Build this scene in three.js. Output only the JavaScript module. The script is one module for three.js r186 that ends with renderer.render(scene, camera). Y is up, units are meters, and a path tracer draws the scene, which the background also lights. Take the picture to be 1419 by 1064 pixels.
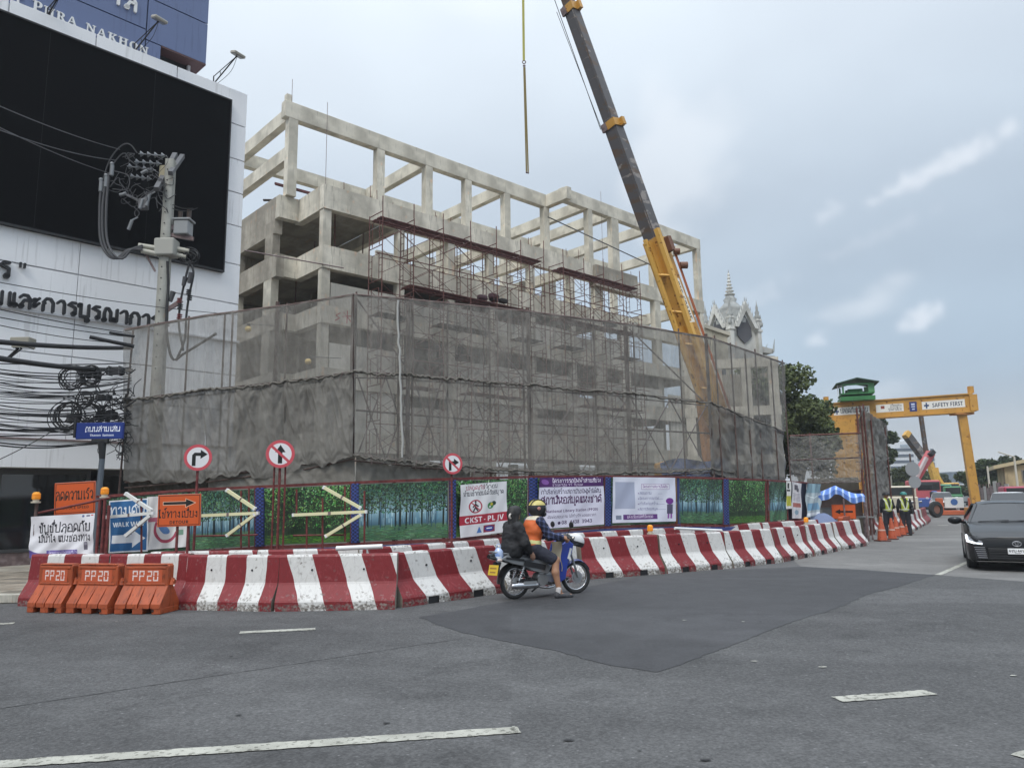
import * as THREE from 'three';
import { mergeGeometries, mergeVertices, toCreasedNormals } from 'three/addons/utils/BufferGeometryUtils.js';
import { RoundedBoxGeometry } from 'three/addons/geometries/RoundedBoxGeometry.js';
import { MarchingCubes } from 'three/addons/objects/MarchingCubes.js';
import { FontLoader } from 'three/addons/loaders/FontLoader.js';
import { TextGeometry } from 'three/addons/geometries/TextGeometry.js';

// ---------------------------------------------------------------- camera, sky, sun, exposure
const scene = new THREE.Scene();
const EYE = 1.65;
const camera = new THREE.PerspectiveCamera(54.18, 1024 / 767, 0.1, 3000);
camera.position.set(0, EYE, 0);
camera.rotation.order = 'XYZ';
camera.quaternion.setFromAxisAngle(new THREE.Vector3(1, 0, 0), THREE.MathUtils.degToRad(8.75)).multiply(new THREE.Quaternion().setFromAxisAngle(new THREE.Vector3(0, 0, 1), THREE.MathUtils.degToRad(-0.8)));
camera.updateMatrixWorld(true);
const renderer = new THREE.WebGLRenderer({ antialias: true });
renderer.toneMapping = THREE.LinearToneMapping;
renderer.toneMappingExposure = 1.27;
renderer.shadowMap.enabled = true;

// ---------------------------------------------------------------- noise
let seedState = 1;
const seed = (s) => { seedState = s >>> 0; };
function rnd() { seedState = (seedState + 0x6d2b79f5) >>> 0; let t = seedState; t = Math.imul(t ^ (t >>> 15), t | 1); t ^= t + Math.imul(t ^ (t >>> 7), t | 61); return ((t ^ (t >>> 14)) >>> 0) / 4294967296; }
const rr = (a, b) => a + (b - a) * rnd();
const hash = (x, y, s) => { let h = Math.imul(x, 374761393) + Math.imul(y, 668265263) + Math.imul(s, 2147483647 ^ 97531); h = Math.imul(h ^ (h >>> 13), 1274126177); return ((h ^ (h >>> 16)) >>> 0) / 4294967296; };
function vnoise(x, y, per, s) {   // value noise, periodic with per cells
  const ix = Math.floor(x), iy = Math.floor(y), fx = x - ix, fy = y - iy, u = fx * fx * (3 - 2 * fx), v = fy * fy * (3 - 2 * fy), m = (a) => ((a % per) + per) % per;
  const a = hash(m(ix), m(iy), s), b = hash(m(ix + 1), m(iy), s), c = hash(m(ix), m(iy + 1), s), d = hash(m(ix + 1), m(iy + 1), s);
  return a + (b - a) * u + (c - a) * v + (a - b - c + d) * u * v;
}
function fbm(x, y, per, s, oct = 4) { let t = 0, a = 0.5, n = 0; for (let i = 0; i < oct; i++) { t += a * vnoise(x, y, per, s + i); n += a; a *= 0.5; x *= 2; y *= 2; per *= 2; } return t / n; }
const clamp = (x, a = 0, b = 1) => Math.min(b, Math.max(a, x)), lerp = (a, b, t) => a + (b - a) * t, sstep = (a, b, x) => { const t = clamp((x - a) / (b - a)); return t * t * (3 - 2 * t); };

// ---------------------------------------------------------------- sky: an overcast, softly clouded dome
{
  const W = 1024, H = 512, data = new Float32Array(W * H * 4);
  for (let j = 0; j < H; j++) for (let i = 0; i < W; i++) {
    const el = ((j + 0.5) / H - 0.5) * Math.PI, az = ((i + 0.5) / W - 0.5) * 2 * Math.PI;
    const x = Math.cos(az) * Math.cos(el), y = Math.sin(el), z = Math.sin(az) * Math.cos(el);
    const t = Math.max(0, y), k = 1 / (t + 0.22), cx = x * k, cz = z * k;
    const right = clamp(0.5 + 0.75 * x);                       // the bank of darker blue cloud lies to the right of the road
    const n1 = fbm(cx * 1.3 + 40, cz * 1.3 + 40, 256, 3, 5), n2 = fbm(cx * 3.1 + 9, cz * 2.2 + 70, 256, 11, 5);
    // base veil: brighter overhead, blue-grey lower, pale and warm at the horizon
    let r = lerp(0.325, 0.62, sstep(0.10, 0.75, t)), g = lerp(0.415, 0.685, sstep(0.10, 0.75, t)), b = lerp(0.515, 0.765, sstep(0.10, 0.75, t));
    const left = 1 - right, lift = 0.13 * left * (1 - sstep(0.45, 0.9, t));
    r += lift; g += lift * 0.98; b += lift * 0.9;
    const up = 1 + 1.9 * sstep(0.55, 1.0, t); r *= up; g *= up; b *= up;
    const low = 1 - sstep(0.0, 0.17, t); r = lerp(r, 0.47, low * 0.85); g = lerp(g, 0.475, low * 0.85); b = lerp(b, 0.475, low * 0.85);
    const soft = 1 + (n1 - 0.5) * 0.44; r *= soft; g *= soft; b *= soft * (1 - (n1 - 0.5) * 0.05);
    const wisp = sstep(0.62, 0.8, n2) * sstep(0.03, 0.2, t) * 0.26; r = lerp(r, 0.88, wisp); g = lerp(g, 0.90, wisp); b = lerp(b, 0.93, wisp);
    // the few white cloudlets over the road: small clumps in the air
    for (const [dx, dy, dz, s1, s2, amt] of [[0.49, 0.365, -0.79, 0.055, 0.008, 0.46], [0.385, 0.335, -0.86, 0.014, 0.008, 0.26], [0.478, 0.205, -0.85, 0.017, 0.009, 0.5], [0.375, 0.19, -0.9, 0.010, 0.005, 0.34], [0.585, 0.415, -0.7, 0.026, 0.007, 0.3], [0.31, 0.25, -0.92, 0.03, 0.010, 0.14], [0.43, 0.30, -0.85, 0.045, 0.005, 0.1]]) {
      const q = (x * dz - z * dx) / Math.hypot(dx, dz), p = y - dy - q * -0.3, d = (q / s1) ** 2 + (p / s2) ** 2;
      if (d < 4 && x * dx + z * dz > 0) { const m = amt * sstep(0.25, 0.75, (1 - d / 4) * 0.75 + (fbm(q * 110 + 50, y * 150 + 50, 256, 21, 5) - 0.5) * 1.3) ; r = lerp(r, 0.80, m); g = lerp(g, 0.83, m); b = lerp(b, 0.88, m); }
    }
    if (y < 0) { r = 0.30; g = 0.30; b = 0.30; }
    data.set([r, g, b, 1], (j * W + i) * 4);
  }
  const sky = new THREE.DataTexture(data, W, H, THREE.RGBAFormat, THREE.FloatType);
  sky.mapping = THREE.EquirectangularReflectionMapping; sky.magFilter = sky.minFilter = THREE.LinearFilter; sky.needsUpdate = true;
  scene.background = sky; scene.environment = sky;
}
const sun = new THREE.DirectionalLight(new THREE.Color(1, 0.955, 0.89), 1.2);
sun.position.set(-18, 60, 22); sun.castShadow = true; sun.shadow.radius = 36; sun.shadow.mapSize.set(2048, 2048);
Object.assign(sun.shadow.camera, { left: -70, right: 70, top: 70, bottom: -70, near: 1, far: 220 });
sun.target.position.set(4, 0, -26); sun.name = 'sun_light'; scene.add(sun, sun.target);
scene.fog = new THREE.FogExp2(new THREE.Color(0.60, 0.64, 0.68), 0.0006);

// ---------------------------------------------------------------- measuring helpers (photograph 1419 x 1064)
const V = (x = 0, y = 0, z = 0) => new THREE.Vector3(x, y, z);
const ray = (u, v) => V((u / 1419) * 2 - 1, 1 - (v / 1064) * 2, 0.5).applyMatrix4(new THREE.Matrix4().copy(camera.projectionMatrix).invert()).applyQuaternion(camera.quaternion);
camera.updateProjectionMatrix();
const at = (u, v, d) => { const r = ray(u, v); return V(0, EYE, 0).addScaledVector(r, d / -r.z); };          // the point d metres ahead
const ground = (u, v, h = 0) => { const r = ray(u, v); return V(0, EYE, 0).addScaledVector(r, (h - EYE) / r.y); };

// ---------------------------------------------------------------- things, parts, geometry
const used = {};
const numbered = (n) => { const k = (used[n] = (used[n] ?? -1) + 1); return k ? n + '_' + String(k).padStart(3, '0') : n; };
function tag(o, label, category, group, kind) { if (label) o.userData.label = label; if (category) o.userData.category = category; if (group) o.userData.group = group; if (kind) o.userData.kind = kind; return o; }
function thing(name, label, category, p = V(), ry = 0, group) { const g = new THREE.Group(); g.name = numbered(name); g.position.copy(p); g.rotation.y = ry; scene.add(g); return tag(g, label, category, group); }
function dup(src, name, label, p, ry = 0, group) { const c = src.clone(); c.userData = { ...src.userData }; c.name = numbered(name); c.position.copy(p); c.rotation.y = ry; scene.add(c); return tag(c, label, null, group); }
function flat(g) { const n = g.index ? g.toNonIndexed() : g; for (const k of Object.keys(n.attributes)) if (!['position', 'normal', 'uv', 'color'].includes(k)) n.deleteAttribute(k); if (!n.attributes.normal) n.computeVertexNormals(); if (!n.attributes.uv) n.setAttribute('uv', new THREE.BufferAttribute(new Float32Array(n.attributes.position.count * 2), 2)); return n; }
function merge(list) { list = [list].flat(9).filter(Boolean).map(flat); const col = list.some((g) => g.attributes.color); if (!col) return list.length === 1 ? list[0] : mergeGeometries(list); for (const g of list) if (!g.attributes.color) g.setAttribute('color', new THREE.BufferAttribute(new Float32Array(g.attributes.position.count * 3).fill(1), 3)); return list.length === 1 ? list[0] : mergeGeometries(list); }
function boxUV(g, t, ox = 0, oy = 0) {   // uv in metres / t by the way each face points
  const p = g.attributes.position, uv = new Float32Array(p.count * 2), a = V(), b = V(), c = V(), n = V();
  for (let i = 0; i < p.count; i += 3) {
    a.fromBufferAttribute(p, i); b.fromBufferAttribute(p, i + 1); c.fromBufferAttribute(p, i + 2); n.copy(b).sub(a).cross(c.clone().sub(a));
    const x = Math.abs(n.x), y = Math.abs(n.y), z = Math.abs(n.z);
    [a, b, c].forEach((q, k) => { const [s, r] = y >= x && y >= z ? [q.x, q.z] : x >= z ? [q.z, q.y] : [q.x, q.y]; uv[(i + k) * 2] = s / t + ox; uv[(i + k) * 2 + 1] = r / t + oy; });
  }
  g.setAttribute('uv', new THREE.BufferAttribute(uv, 2)); return g;
}
function part(parent, name, geos, mat, label) {
  const g = merge(geos); if (mat.userData.tile) boxUV(g, mat.userData.tile, rnd(), 0);
  const m = new THREE.Mesh(g, mat); m.name = name; m.castShadow = m.receiveShadow = true; parent.add(m); if (label) m.userData.label = label; return m;
}
function partW(parent, name, geos, mat, label) {   // shapes given in the world, parent turned or not
  const m = part(parent, name, geos, mat, label); parent.updateWorldMatrix(true, false); m.geometry.applyMatrix4(parent.matrixWorld.clone().invert()); return m;
}
function struct(name, geos, mat) { const m = part(scene, numbered(name), geos, mat); m.userData.kind = 'structure'; return m; }
function solo(name, geos, mat, label, category, group) {  // a thing of one mesh, shapes in the world, pivot at its middle
  const g = merge(geos); if (mat.userData.tile) boxUV(g, mat.userData.tile, rnd(), 0); g.computeBoundingBox(); const c = g.boundingBox.getCenter(V()); c.y = g.boundingBox.min.y; g.translate(-c.x, -c.y, -c.z);
  const m = new THREE.Mesh(g, mat); m.name = numbered(name); m.position.copy(c); m.castShadow = m.receiveShadow = true; scene.add(m); return tag(m, label, category, group);
}
const bx = (w, h, d, x = 0, y = 0, z = 0, ry = 0) => { const g = new THREE.BoxGeometry(w, h, d); if (ry) g.rotateY(ry); return g.translate(x, y, z); };
const rb = (w, h, d, r, x = 0, y = 0, z = 0, s = 2) => new RoundedBoxGeometry(w, h, d, s, Math.min(r, w / 2.01, h / 2.01, d / 2.01)).translate(x, y, z);
const box2 = (x0, x1, y0, y1, z0, z1) => bx(x1 - x0, y1 - y0, z1 - z0, (x0 + x1) / 2, (y0 + y1) / 2, (z0 + z1) / 2);
function bar(p, q, r = 0.02, seg = 6, r2 = r) { const d = q.clone().sub(p), g = new THREE.CylinderGeometry(r2, r, d.length(), seg, 1); g.applyQuaternion(new THREE.Quaternion().setFromUnitVectors(V(0, 1, 0), d.normalize())); return g.translate((p.x + q.x) / 2, (p.y + q.y) / 2, (p.z + q.z) / 2); }
function beam(p, q, w, h, up = V(0, 1, 0)) { const d = q.clone().sub(p), l = d.length(); d.normalize(); const s = V().crossVectors(up, d).normalize(), u = V().crossVectors(d, s), g = new THREE.BoxGeometry(w, h, l); g.applyMatrix4(new THREE.Matrix4().makeBasis(s, u, d)); return g.translate((p.x + q.x) / 2, (p.y + q.y) / 2, (p.z + q.z) / 2); }
function pipe(pts, r = 0.01, seg = 5, n = pts.length * 4, closed = false, tension = 0.5) { return new THREE.TubeGeometry(new THREE.CatmullRomCurve3(pts, closed, 'catmullrom', tension), n, r, seg, closed); }
const lathe = (pts, seg = 20) => new THREE.LatheGeometry(pts.map(([r, y]) => new THREE.Vector2(r, y)), seg);
const cyl = (r, h, x = 0, y = 0, z = 0, seg = 14, axis = 'y', r2 = r) => { const g = new THREE.CylinderGeometry(r2, r, h, seg); if (axis === 'x') g.rotateZ(Math.PI / 2); if (axis === 'z') g.rotateX(Math.PI / 2); return g.translate(x, y, z); };
const ball = (r, x = 0, y = 0, z = 0, s = 12, sx = 1, sy = 1, sz = 1) => new THREE.SphereGeometry(r, s, Math.ceil(s * 0.7)).scale(sx, sy, sz).translate(x, y, z);
function prism(pts, depth, bevel = 0) { const g = new THREE.ExtrudeGeometry(new THREE.Shape(pts.map(([x, y]) => new THREE.Vector2(x, y))), { depth: depth - 2 * bevel, bevelEnabled: bevel > 0, bevelThickness: bevel, bevelSize: bevel, bevelOffset: -bevel, bevelSegments: 2 }); return g.translate(0, 0, -depth / 2 + bevel); }
function quad(a, b, c, d) { const g = new THREE.BufferGeometry(); const p = [a, b, c, a, c, d]; g.setAttribute('position', new THREE.BufferAttribute(new Float32Array(p.flatMap((q) => [q.x, q.y, q.z])), 3)); g.setAttribute('uv', new THREE.BufferAttribute(new Float32Array([0, 0, 1, 0, 1, 1, 0, 0, 1, 1, 0, 1]), 2)); g.computeVertexNormals(); return g; }
function grid(nu, nv, f) {   // surface f(u, v) -> Vector3
  const pos = [], uv = [], idx = [];
  for (let j = 0; j <= nv; j++) for (let i = 0; i <= nu; i++) { const p = f(i / nu, j / nv); pos.push(p.x, p.y, p.z); uv.push(i / nu, j / nv); }
  for (let j = 0; j < nv; j++) for (let i = 0; i < nu; i++) { const a = j * (nu + 1) + i, b = a + 1, c = a + nu + 1, d = c + 1; idx.push(a, b, d, a, d, c); }
  const g = new THREE.BufferGeometry(); g.setAttribute('position', new THREE.Float32BufferAttribute(pos, 3)); g.setAttribute('uv', new THREE.Float32BufferAttribute(uv, 2)); g.setIndex(idx); g.computeVertexNormals(); return g;
}
function face(w, h, mat) { return [new THREE.PlaneGeometry(w, h), mat]; }

// ---------------------------------------------------------------- materials
const RGB = (r, g, b) => new THREE.Color().setRGB(r, g, b);
function mat(c, rough = 0.8, o = {}) { const m = new THREE.MeshStandardMaterial({ color: Array.isArray(c) ? RGB(...c) : c, roughness: rough, ...o }); return m; }
function dataTex(n, fn, srgb = true, m = n) {
  const d = new Uint8Array(n * m * 4);
  for (let j = 0; j < m; j++) for (let i = 0; i < n; i++) { const c = fn(i / n, j / m, i, j), k = (j * n + i) * 4; if (typeof c === 'number') d[k] = d[k + 1] = d[k + 2] = clamp(c) * 255; else { d[k] = clamp(c[0]) * 255; d[k + 1] = clamp(c[1]) * 255; d[k + 2] = clamp(c[2]) * 255; } d[k + 3] = 255; }
  const t = new THREE.DataTexture(d, n, m); t.wrapS = t.wrapT = THREE.RepeatWrapping; t.magFilter = THREE.LinearFilter; t.minFilter = THREE.LinearMipmapLinearFilter; t.generateMipmaps = true; if (srgb) t.colorSpace = THREE.SRGBColorSpace; t.needsUpdate = true; return t;
}
function canvasTex(w, h, draw, srgb = true) { const c = document.createElement('canvas'); c.width = w; c.height = h; const x = c.getContext('2d'); draw(x, w, h); const t = new THREE.CanvasTexture(c); if (srgb) t.colorSpace = THREE.SRGBColorSpace; t.anisotropy = 8; return t; }
const tiled = (m, t) => { m.userData.tile = t; return m; };
const mul = (c, k) => [c[0] * k, c[1] * k, c[2] * k];

// concrete: cast marks, stains and pours (sRGB values around 0.7)
const concreteMap = dataTex(1024, (u, v) => {
  const n = fbm(u * 6, v * 6, 6, 5, 6), big = fbm(u * 2, v * 2, 2, 31, 3), drip = fbm(u * 40, v * 3, 40, 17, 3), fine = vnoise(u * 400, v * 400, 400, 8);
  let k = 0.84 + (n - 0.5) * 0.27 + (big - 0.5) * 0.20 + (fine - 0.5) * 0.07;
  k -= sstep(0.62, 0.82, drip) * 0.16 * sstep(0.35, 0.7, big);
  const seam = Math.min(Math.abs((v * 4) % 1 - 0.5), 1) < 0.006 || Math.abs((u * 3) % 1 - 0.5) < 0.004 ? 0.07 : 0; k -= seam;
  const rust = sstep(0.7, 0.85, fbm(u * 9 + 3, v * 5 + 7, 9, 77, 4)) * 0.07;
  return [k + 0.005 + rust, k - 0.003, k - 0.026 - rust * 0.6];
});
const grainBump = dataTex(512, (u, v) => fbm(u * 24, v * 24, 24, 4, 4), false);
const M = {};
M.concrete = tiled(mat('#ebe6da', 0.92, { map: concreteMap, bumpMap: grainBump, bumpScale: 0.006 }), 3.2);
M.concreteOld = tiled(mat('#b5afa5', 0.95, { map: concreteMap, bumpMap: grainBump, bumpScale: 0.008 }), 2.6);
M.render = tiled(mat('#e6e3dc', 0.9, { map: concreteMap }), 9);
M.dark = mat([0.012, 0.012, 0.014], 0.7); M.blackMatt = mat([0.02, 0.02, 0.022], 0.65); M.rubber = mat([0.022, 0.022, 0.023], 0.85);
const rustMap = dataTex(256, (u, v) => { const n = fbm(u * 8, v * 8, 8, 15, 4); return [0.62 + n * 0.5, 0.5 + n * 0.5, 0.48 + n * 0.5]; });
M.scaffold = tiled(mat([0.17, 0.088, 0.075], 0.7, { map: rustMap, metalness: 0.2 }), 0.7);
M.postGrey = tiled(mat([0.16, 0.15, 0.14], 0.7, { map: rustMap, metalness: 0.3 }), 0.9);
M.plank = tiled(mat([0.14, 0.055, 0.06], 0.8, { map: rustMap }), 0.8);
M.plankDark = tiled(mat([0.05, 0.045, 0.045], 0.85, { map: rustMap }), 0.8);
const wearMap = dataTex(512, (u, v) => { const n = fbm(u * 16, v * 16, 16, 25, 5), s = sstep(0.70, 0.76, n) * 0.8, d = fbm(u * 3, v * 3, 3, 9, 4); const k = 0.86 + d * 0.22; return [lerp(k, 0.45, s * 0.8), lerp(k, 0.33, s * 0.8), lerp(k, 0.26, s * 0.8)]; });
M.yellow = tiled(mat([0.55, 0.285, 0.05], 0.5, { map: wearMap, metalness: 0 }), 2.2);
M.yellowPale = tiled(mat([0.66, 0.38, 0.08], 0.5, { map: wearMap }), 2.2);
M.orangeRust = tiled(mat([0.46, 0.20, 0.05], 0.6, { map: wearMap }), 1.5);
const boomMap = dataTex(512, (u, v) => { const n = fbm(u * 5, v * 9, 5, 61, 5), s = sstep(0.52, 0.66, n), w = sstep(0.6, 0.72, fbm(u * 8 + 4, v * 12, 8, 5, 4)); let c = [0.34, 0.34, 0.36]; c = [lerp(c[0], 0.37, s), lerp(c[1], 0.31, s), lerp(c[2], 0.27, s)]; return [lerp(c[0], 0.55, w), lerp(c[1], 0.54, w), lerp(c[2], 0.54, w)]; });
M.boom = tiled(mat([0.95, 0.88, 0.80], 0.55, { map: boomMap, metalness: 0.2 }), 2.4);
M.steel = mat([0.42, 0.42, 0.44], 0.35, { metalness: 0.8 }); M.greyMetal = tiled(mat([0.30, 0.31, 0.32], 0.6, { metalness: 0.35, map: rustMap }), 1);
M.white = mat([0.72, 0.72, 0.71], 0.55); M.cable = mat([0.016, 0.016, 0.018], 0.6); M.cableGrey = mat([0.07, 0.07, 0.075], 0.6);
M.redFrame = tiled(mat([0.19, 0.05, 0.05], 0.65, { map: rustMap }), 0.5);
M.blueFrame = mat([0.04, 0.06, 0.22], 0.6);
M.amber = new THREE.MeshPhysicalMaterial({ color: RGB(0.95, 0.42, 0.02), roughness: 0.25, transmission: 0.35, thickness: 0, emissive: RGB(0.9, 0.4, 0.02), emissiveIntensity: 0.12 });
M.glassDark = new THREE.MeshPhysicalMaterial({ color: RGB(0.02, 0.022, 0.024), roughness: 0.06, metalness: 0, clearcoat: 1, clearcoatRoughness: 0.05 });
M.skin = mat([0.33, 0.17, 0.10], 0.6);

// ---------------------------------------------------------------- Thai stroke letters: [width, strokes]; each point is two base-36 digits, o = small loop
const TH = {
  'ก': [8, '000516072a5a7770'], 'ข': [7, 'o18 2714105 0'.replace(' 0', '0') + ' 10505a6a'], 'ค': [8, '00072a5a7770 o34 3300'], 'ง': [6, 'o38 494003'], 'จ': [7, 'o24 3450573a18'], 'ช': [8, 'o18 27141050576a7b'], 'ซ': [8, 'o18 27141050576a7b'],
  'ด': [8, '00072a5a7770 o33 3200'], 'ต': [8, '0007293859777 0'.replace(' ', '') + ' o33 3200'], 'ถ': [8, 'o10 1105162a5a7770'], 'ท': [9, 'o09 1a10 10366a8a80'], 'น': [9, 'o09 1a10 10601 o71 818a'.replace('10601', '1061')], 'บ': [8, 'o09 1a10707a'], 'ป': [8, 'o09 1a10707d'],
  'พ': [10, 'o09 1a1046709a'], 'ฟ': [10, 'o09 1a1046709d'], 'ภ': [9, 'o01 1005162a6a8780'], 'ม': [9, 'o09 1a12 o11 2170 707a'], 'ย': [8, 'o19 2816251410707a'], 'ร': [6, '5a2a08375651 o41'], 'ล': [8, '082a5a7770 763612 o11'], 'ว': [6, '082a4a6750 o42'], 'ส': [8, '082a5a7770 763612 o11 587c'], 'ห': [9, 'o09 1a10 10548 o79'.replace('548', '5488') + ' 5480'],
  'อ': [8, '060070775a2a08 o15'], 'ณ': [12, 'o10 11162a4a6760b0ba o81'], 'ธ': [8, '7a1a07377770000 4'.replace(' ', '')], 'ฉ': [8, 'o18 27105 0'.replace('5 0', '50') + ' 707a'], 'ผ': [9, 'o29 1a10468a8a80'], 'ฝ': [9, 'o29 1a10468d'],
  'เ': [3, '1a12 o21'], 'แ': [6, '1a12 o21 4a42 o51'], 'โ': [4, '1112193b0d4d o21'], 'ไ': [4, '111b0d2c3d o21'], 'ใ': [4, '111b2d0d o0c o21'], 'า': [6, '082a4a5850'], 'ะ': [4, 'o07 1739 o03 1335'], 'ำ': [7, '082a4a5850 o0d'],
  'ๆ': [8, 'o16 00072a5a7770'],
};
const MARK = { 'ั': 'o1c 2b4d', 'ี': '0b2d4b0b 4b4d', 'ิ': '0b2d4b0b', '็': '0b2d3c4d', '่': '3e3g', '้': 'o1e 1f4g', '์': 'o2e 3f4g', 'ื': '0b2d4b0b 4b4d 3b3d', 'ุ': '', 'ู': '' };
function strokes(str, emit) {   // emit(list of [x, y]) in units of a tenth of the letter height; returns the width
  let x = 0, lw = 8; const run = (code, ox, oy) => { for (const s of code.split(' ')) { if (!s) continue; if (s[0] === 'o') { const cx = parseInt(s[1], 36) + ox, cy = parseInt(s[2], 36) + oy, p = []; for (let i = 0; i <= 6; i++) p.push([cx + Math.cos(i * Math.PI / 3) * 1.1, cy + Math.sin(i * Math.PI / 3) * 1.1]); emit(p); } else { const p = []; for (let i = 0; i + 1 < s.length; i += 2) p.push([parseInt(s[i], 36) + ox, parseInt(s[i + 1], 36) + oy]); emit(p); } } };
  for (const ch of str) {
    if (ch === ' ') { x += 5; continue; }
    if (ch in MARK) { if (ch === 'ุ') run('o21 2020'.slice(0, 3) + ' 3130', x - 5, -4); else if (ch === 'ู') run('o11 2120404 2'.replace(' 2', '2'), x - 5, -4); else run(MARK[ch], x - 6, 0); continue; }
    const g = TH[ch]; if (!g) { x += 4; continue; } run(g[1], x, 0); lw = g[0]; x += lw + 2.2;
  }
  return x;
}
function thai(ctx, str, x, y, h, color, lw = 0.13, align = 'left', squeeze = 1) {
  const full = strokes(str, () => {}) * h / 10, room = ctx.canvas.width * 0.965 - (align === 'left' ? x : ctx.canvas.width * 0.035); squeeze = Math.min(squeeze, room / full); const w = full * squeeze; if (align === 'center') x -= w / 2; if (align === 'right') x -= w;
  ctx.strokeStyle = color; ctx.lineWidth = h * lw; ctx.lineCap = ctx.lineJoin = 'round';
  strokes(str, (p) => { ctx.beginPath(); p.forEach(([a, b], i) => (i ? ctx.lineTo(x + a * h / 10 * squeeze, y - b * h / 10) : ctx.moveTo(x + a * h / 10 * squeeze, y - b * h / 10))); ctx.stroke(); });
}
function latin(ctx, s, x, y, font, color, align = 'left') { ctx.font = font; ctx.fillStyle = color; ctx.textAlign = align; ctx.fillText(s, x, y); ctx.textAlign = 'left'; }
function thaiSolid(ch, h, thick, depth, mirrorless = true) { // raised letter from bent strips, origin at baseline left, facing +z
  const g = []; strokes(ch, (p) => { for (let i = 0; i + 1 < p.length; i++) { const a = V(p[i][0] * h / 10, p[i][1] * h / 10, depth / 2), b = V(p[i + 1][0] * h / 10, p[i + 1][1] * h / 10, depth / 2); if (a.distanceTo(b) < 1e-4) continue; g.push(beam(a, b, thick, depth, V(0, 0, 1))); } for (const [x, y] of p) g.push(cyl(thick / 2, depth * 1.02, x * h / 10, y * h / 10, depth / 2, 8, 'z')); }); return g;
}
const serif = await new FontLoader().loadAsync('fonts/droid/droid_serif_bold.typeface.json');

// ---------------------------------------------------------------- ground, road, pavements, markings
const roadTex = (base, speck, s) => dataTex(2048, (u, v, i, j) => {   // 16 m of asphalt: stones, tar, worn wheel paths and stains with their own outlines
  const fine = hash(i, j, s), st = vnoise(u * 900, v * 900, 900, s + 1), n = fbm(u * 5, v * 5, 5, s + 2, 6), stain = sstep(0.68, 0.72, fbm(u * 22, v * 26, 22, s + 9, 3)), mid = fbm(u * 60, v * 60, 60, s + 4, 3);
  let k = base + (st - 0.5) * 0.13 * speck + (fine - 0.5) * 0.10 * speck + (n - 0.5) * 0.13 + (mid - 0.5) * 0.07 + (sstep(0.45, 0.7, fbm(u * 3 + v * 2, v * 14 - u * 3, 64, s + 12, 4)) - 0.4) * 0.045;
  if (hash(i >> 1, j >> 1, s + 7) > 0.996) k += 0.16 * speck; k -= stain * 0.055 * vnoise(u * 300, v * 300, 300, s + 5);
  return [k, k, k + 0.004];
});
const asphaltMap = roadTex(0.40, 1, 100), stoneBump = dataTex(1024, (u, v, i, j) => 0.6 * vnoise(u * 170, v * 170, 170, 3) + 0.4 * hash(i, j, 3), false);
stoneBump.repeat.set(9, 9);
M.asphalt = tiled(mat('#bdbcba', 0.88, { map: asphaltMap, bumpMap: stoneBump, bumpScale: 0.006 }), 16);
M.asphaltNew = tiled(mat('#9c9c9f', 0.86, { map: roadTex(0.40, 0.45, 200), bumpMap: stoneBump, bumpScale: 0.003 }), 16);
M.concreteRoad = tiled(mat('#c9c6c0', 0.9, { map: roadTex(0.545, 0.5, 300), bumpMap: stoneBump, bumpScale: 0.003 }), 16);
const paintMap = dataTex(512, (u, v, i, j) => { const k = 0.74 + (fbm(u * 8, v * 8, 8, 41, 4) - 0.5) * 0.2 - (sstep(0.58, 0.7, fbm(u * 40, v * 40, 40, 44, 3)) + (hash(i, j, 9) > 0.86 ? 0.6 : 0)) * 0.2; return [k, k, k - 0.02]; });
M.roadPaint = tiled(mat('#dedcd4', 0.8, { map: paintMap }), 1.2);
const dirtMap = dataTex(512, (u, v) => { const n = fbm(u * 9, v * 9, 9, 71, 5); return [0.5 + (n - 0.5) * 0.3, 0.48 + (n - 0.5) * 0.3, 0.45 + (n - 0.5) * 0.3]; });
const shape2 = (pts, y) => { const g = new THREE.ShapeGeometry(new THREE.Shape(pts.map((p) => new THREE.Vector2(p.x, -p.z)))); g.rotateX(-Math.PI / 2); return g.translate(0, y, 0); };
struct('ground', new THREE.PlaneGeometry(2400, 2400).rotateX(-Math.PI / 2).translate(0, -0.012, 0), tiled(mat('#b8b3aa', 1, { map: dirtMap }), 7));
struct('road', shape2([V(-80, 0, 22), V(60, 0, 22), V(90, 0, -40), V(40, 0, -40), V(12, 0, -27), V(4, 0, -19), V(-2, 0, -14.5), V(-9, 0, -13.3), V(-80, 0, -13.3)], 0), M.asphalt);
function rough(pts, amp, step) { const out = []; pts.forEach((p, i) => { const q = pts[(i + 1) % pts.length], n = Math.max(1, Math.round(p.distanceTo(q) / step)); for (let k = 0; k < n; k++) { const r = p.clone().lerp(q, k / n); out.push(V(r.x + rr(-amp, amp), 0, r.z + rr(-amp, amp))); } }); return out; }
seed(5);
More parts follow.
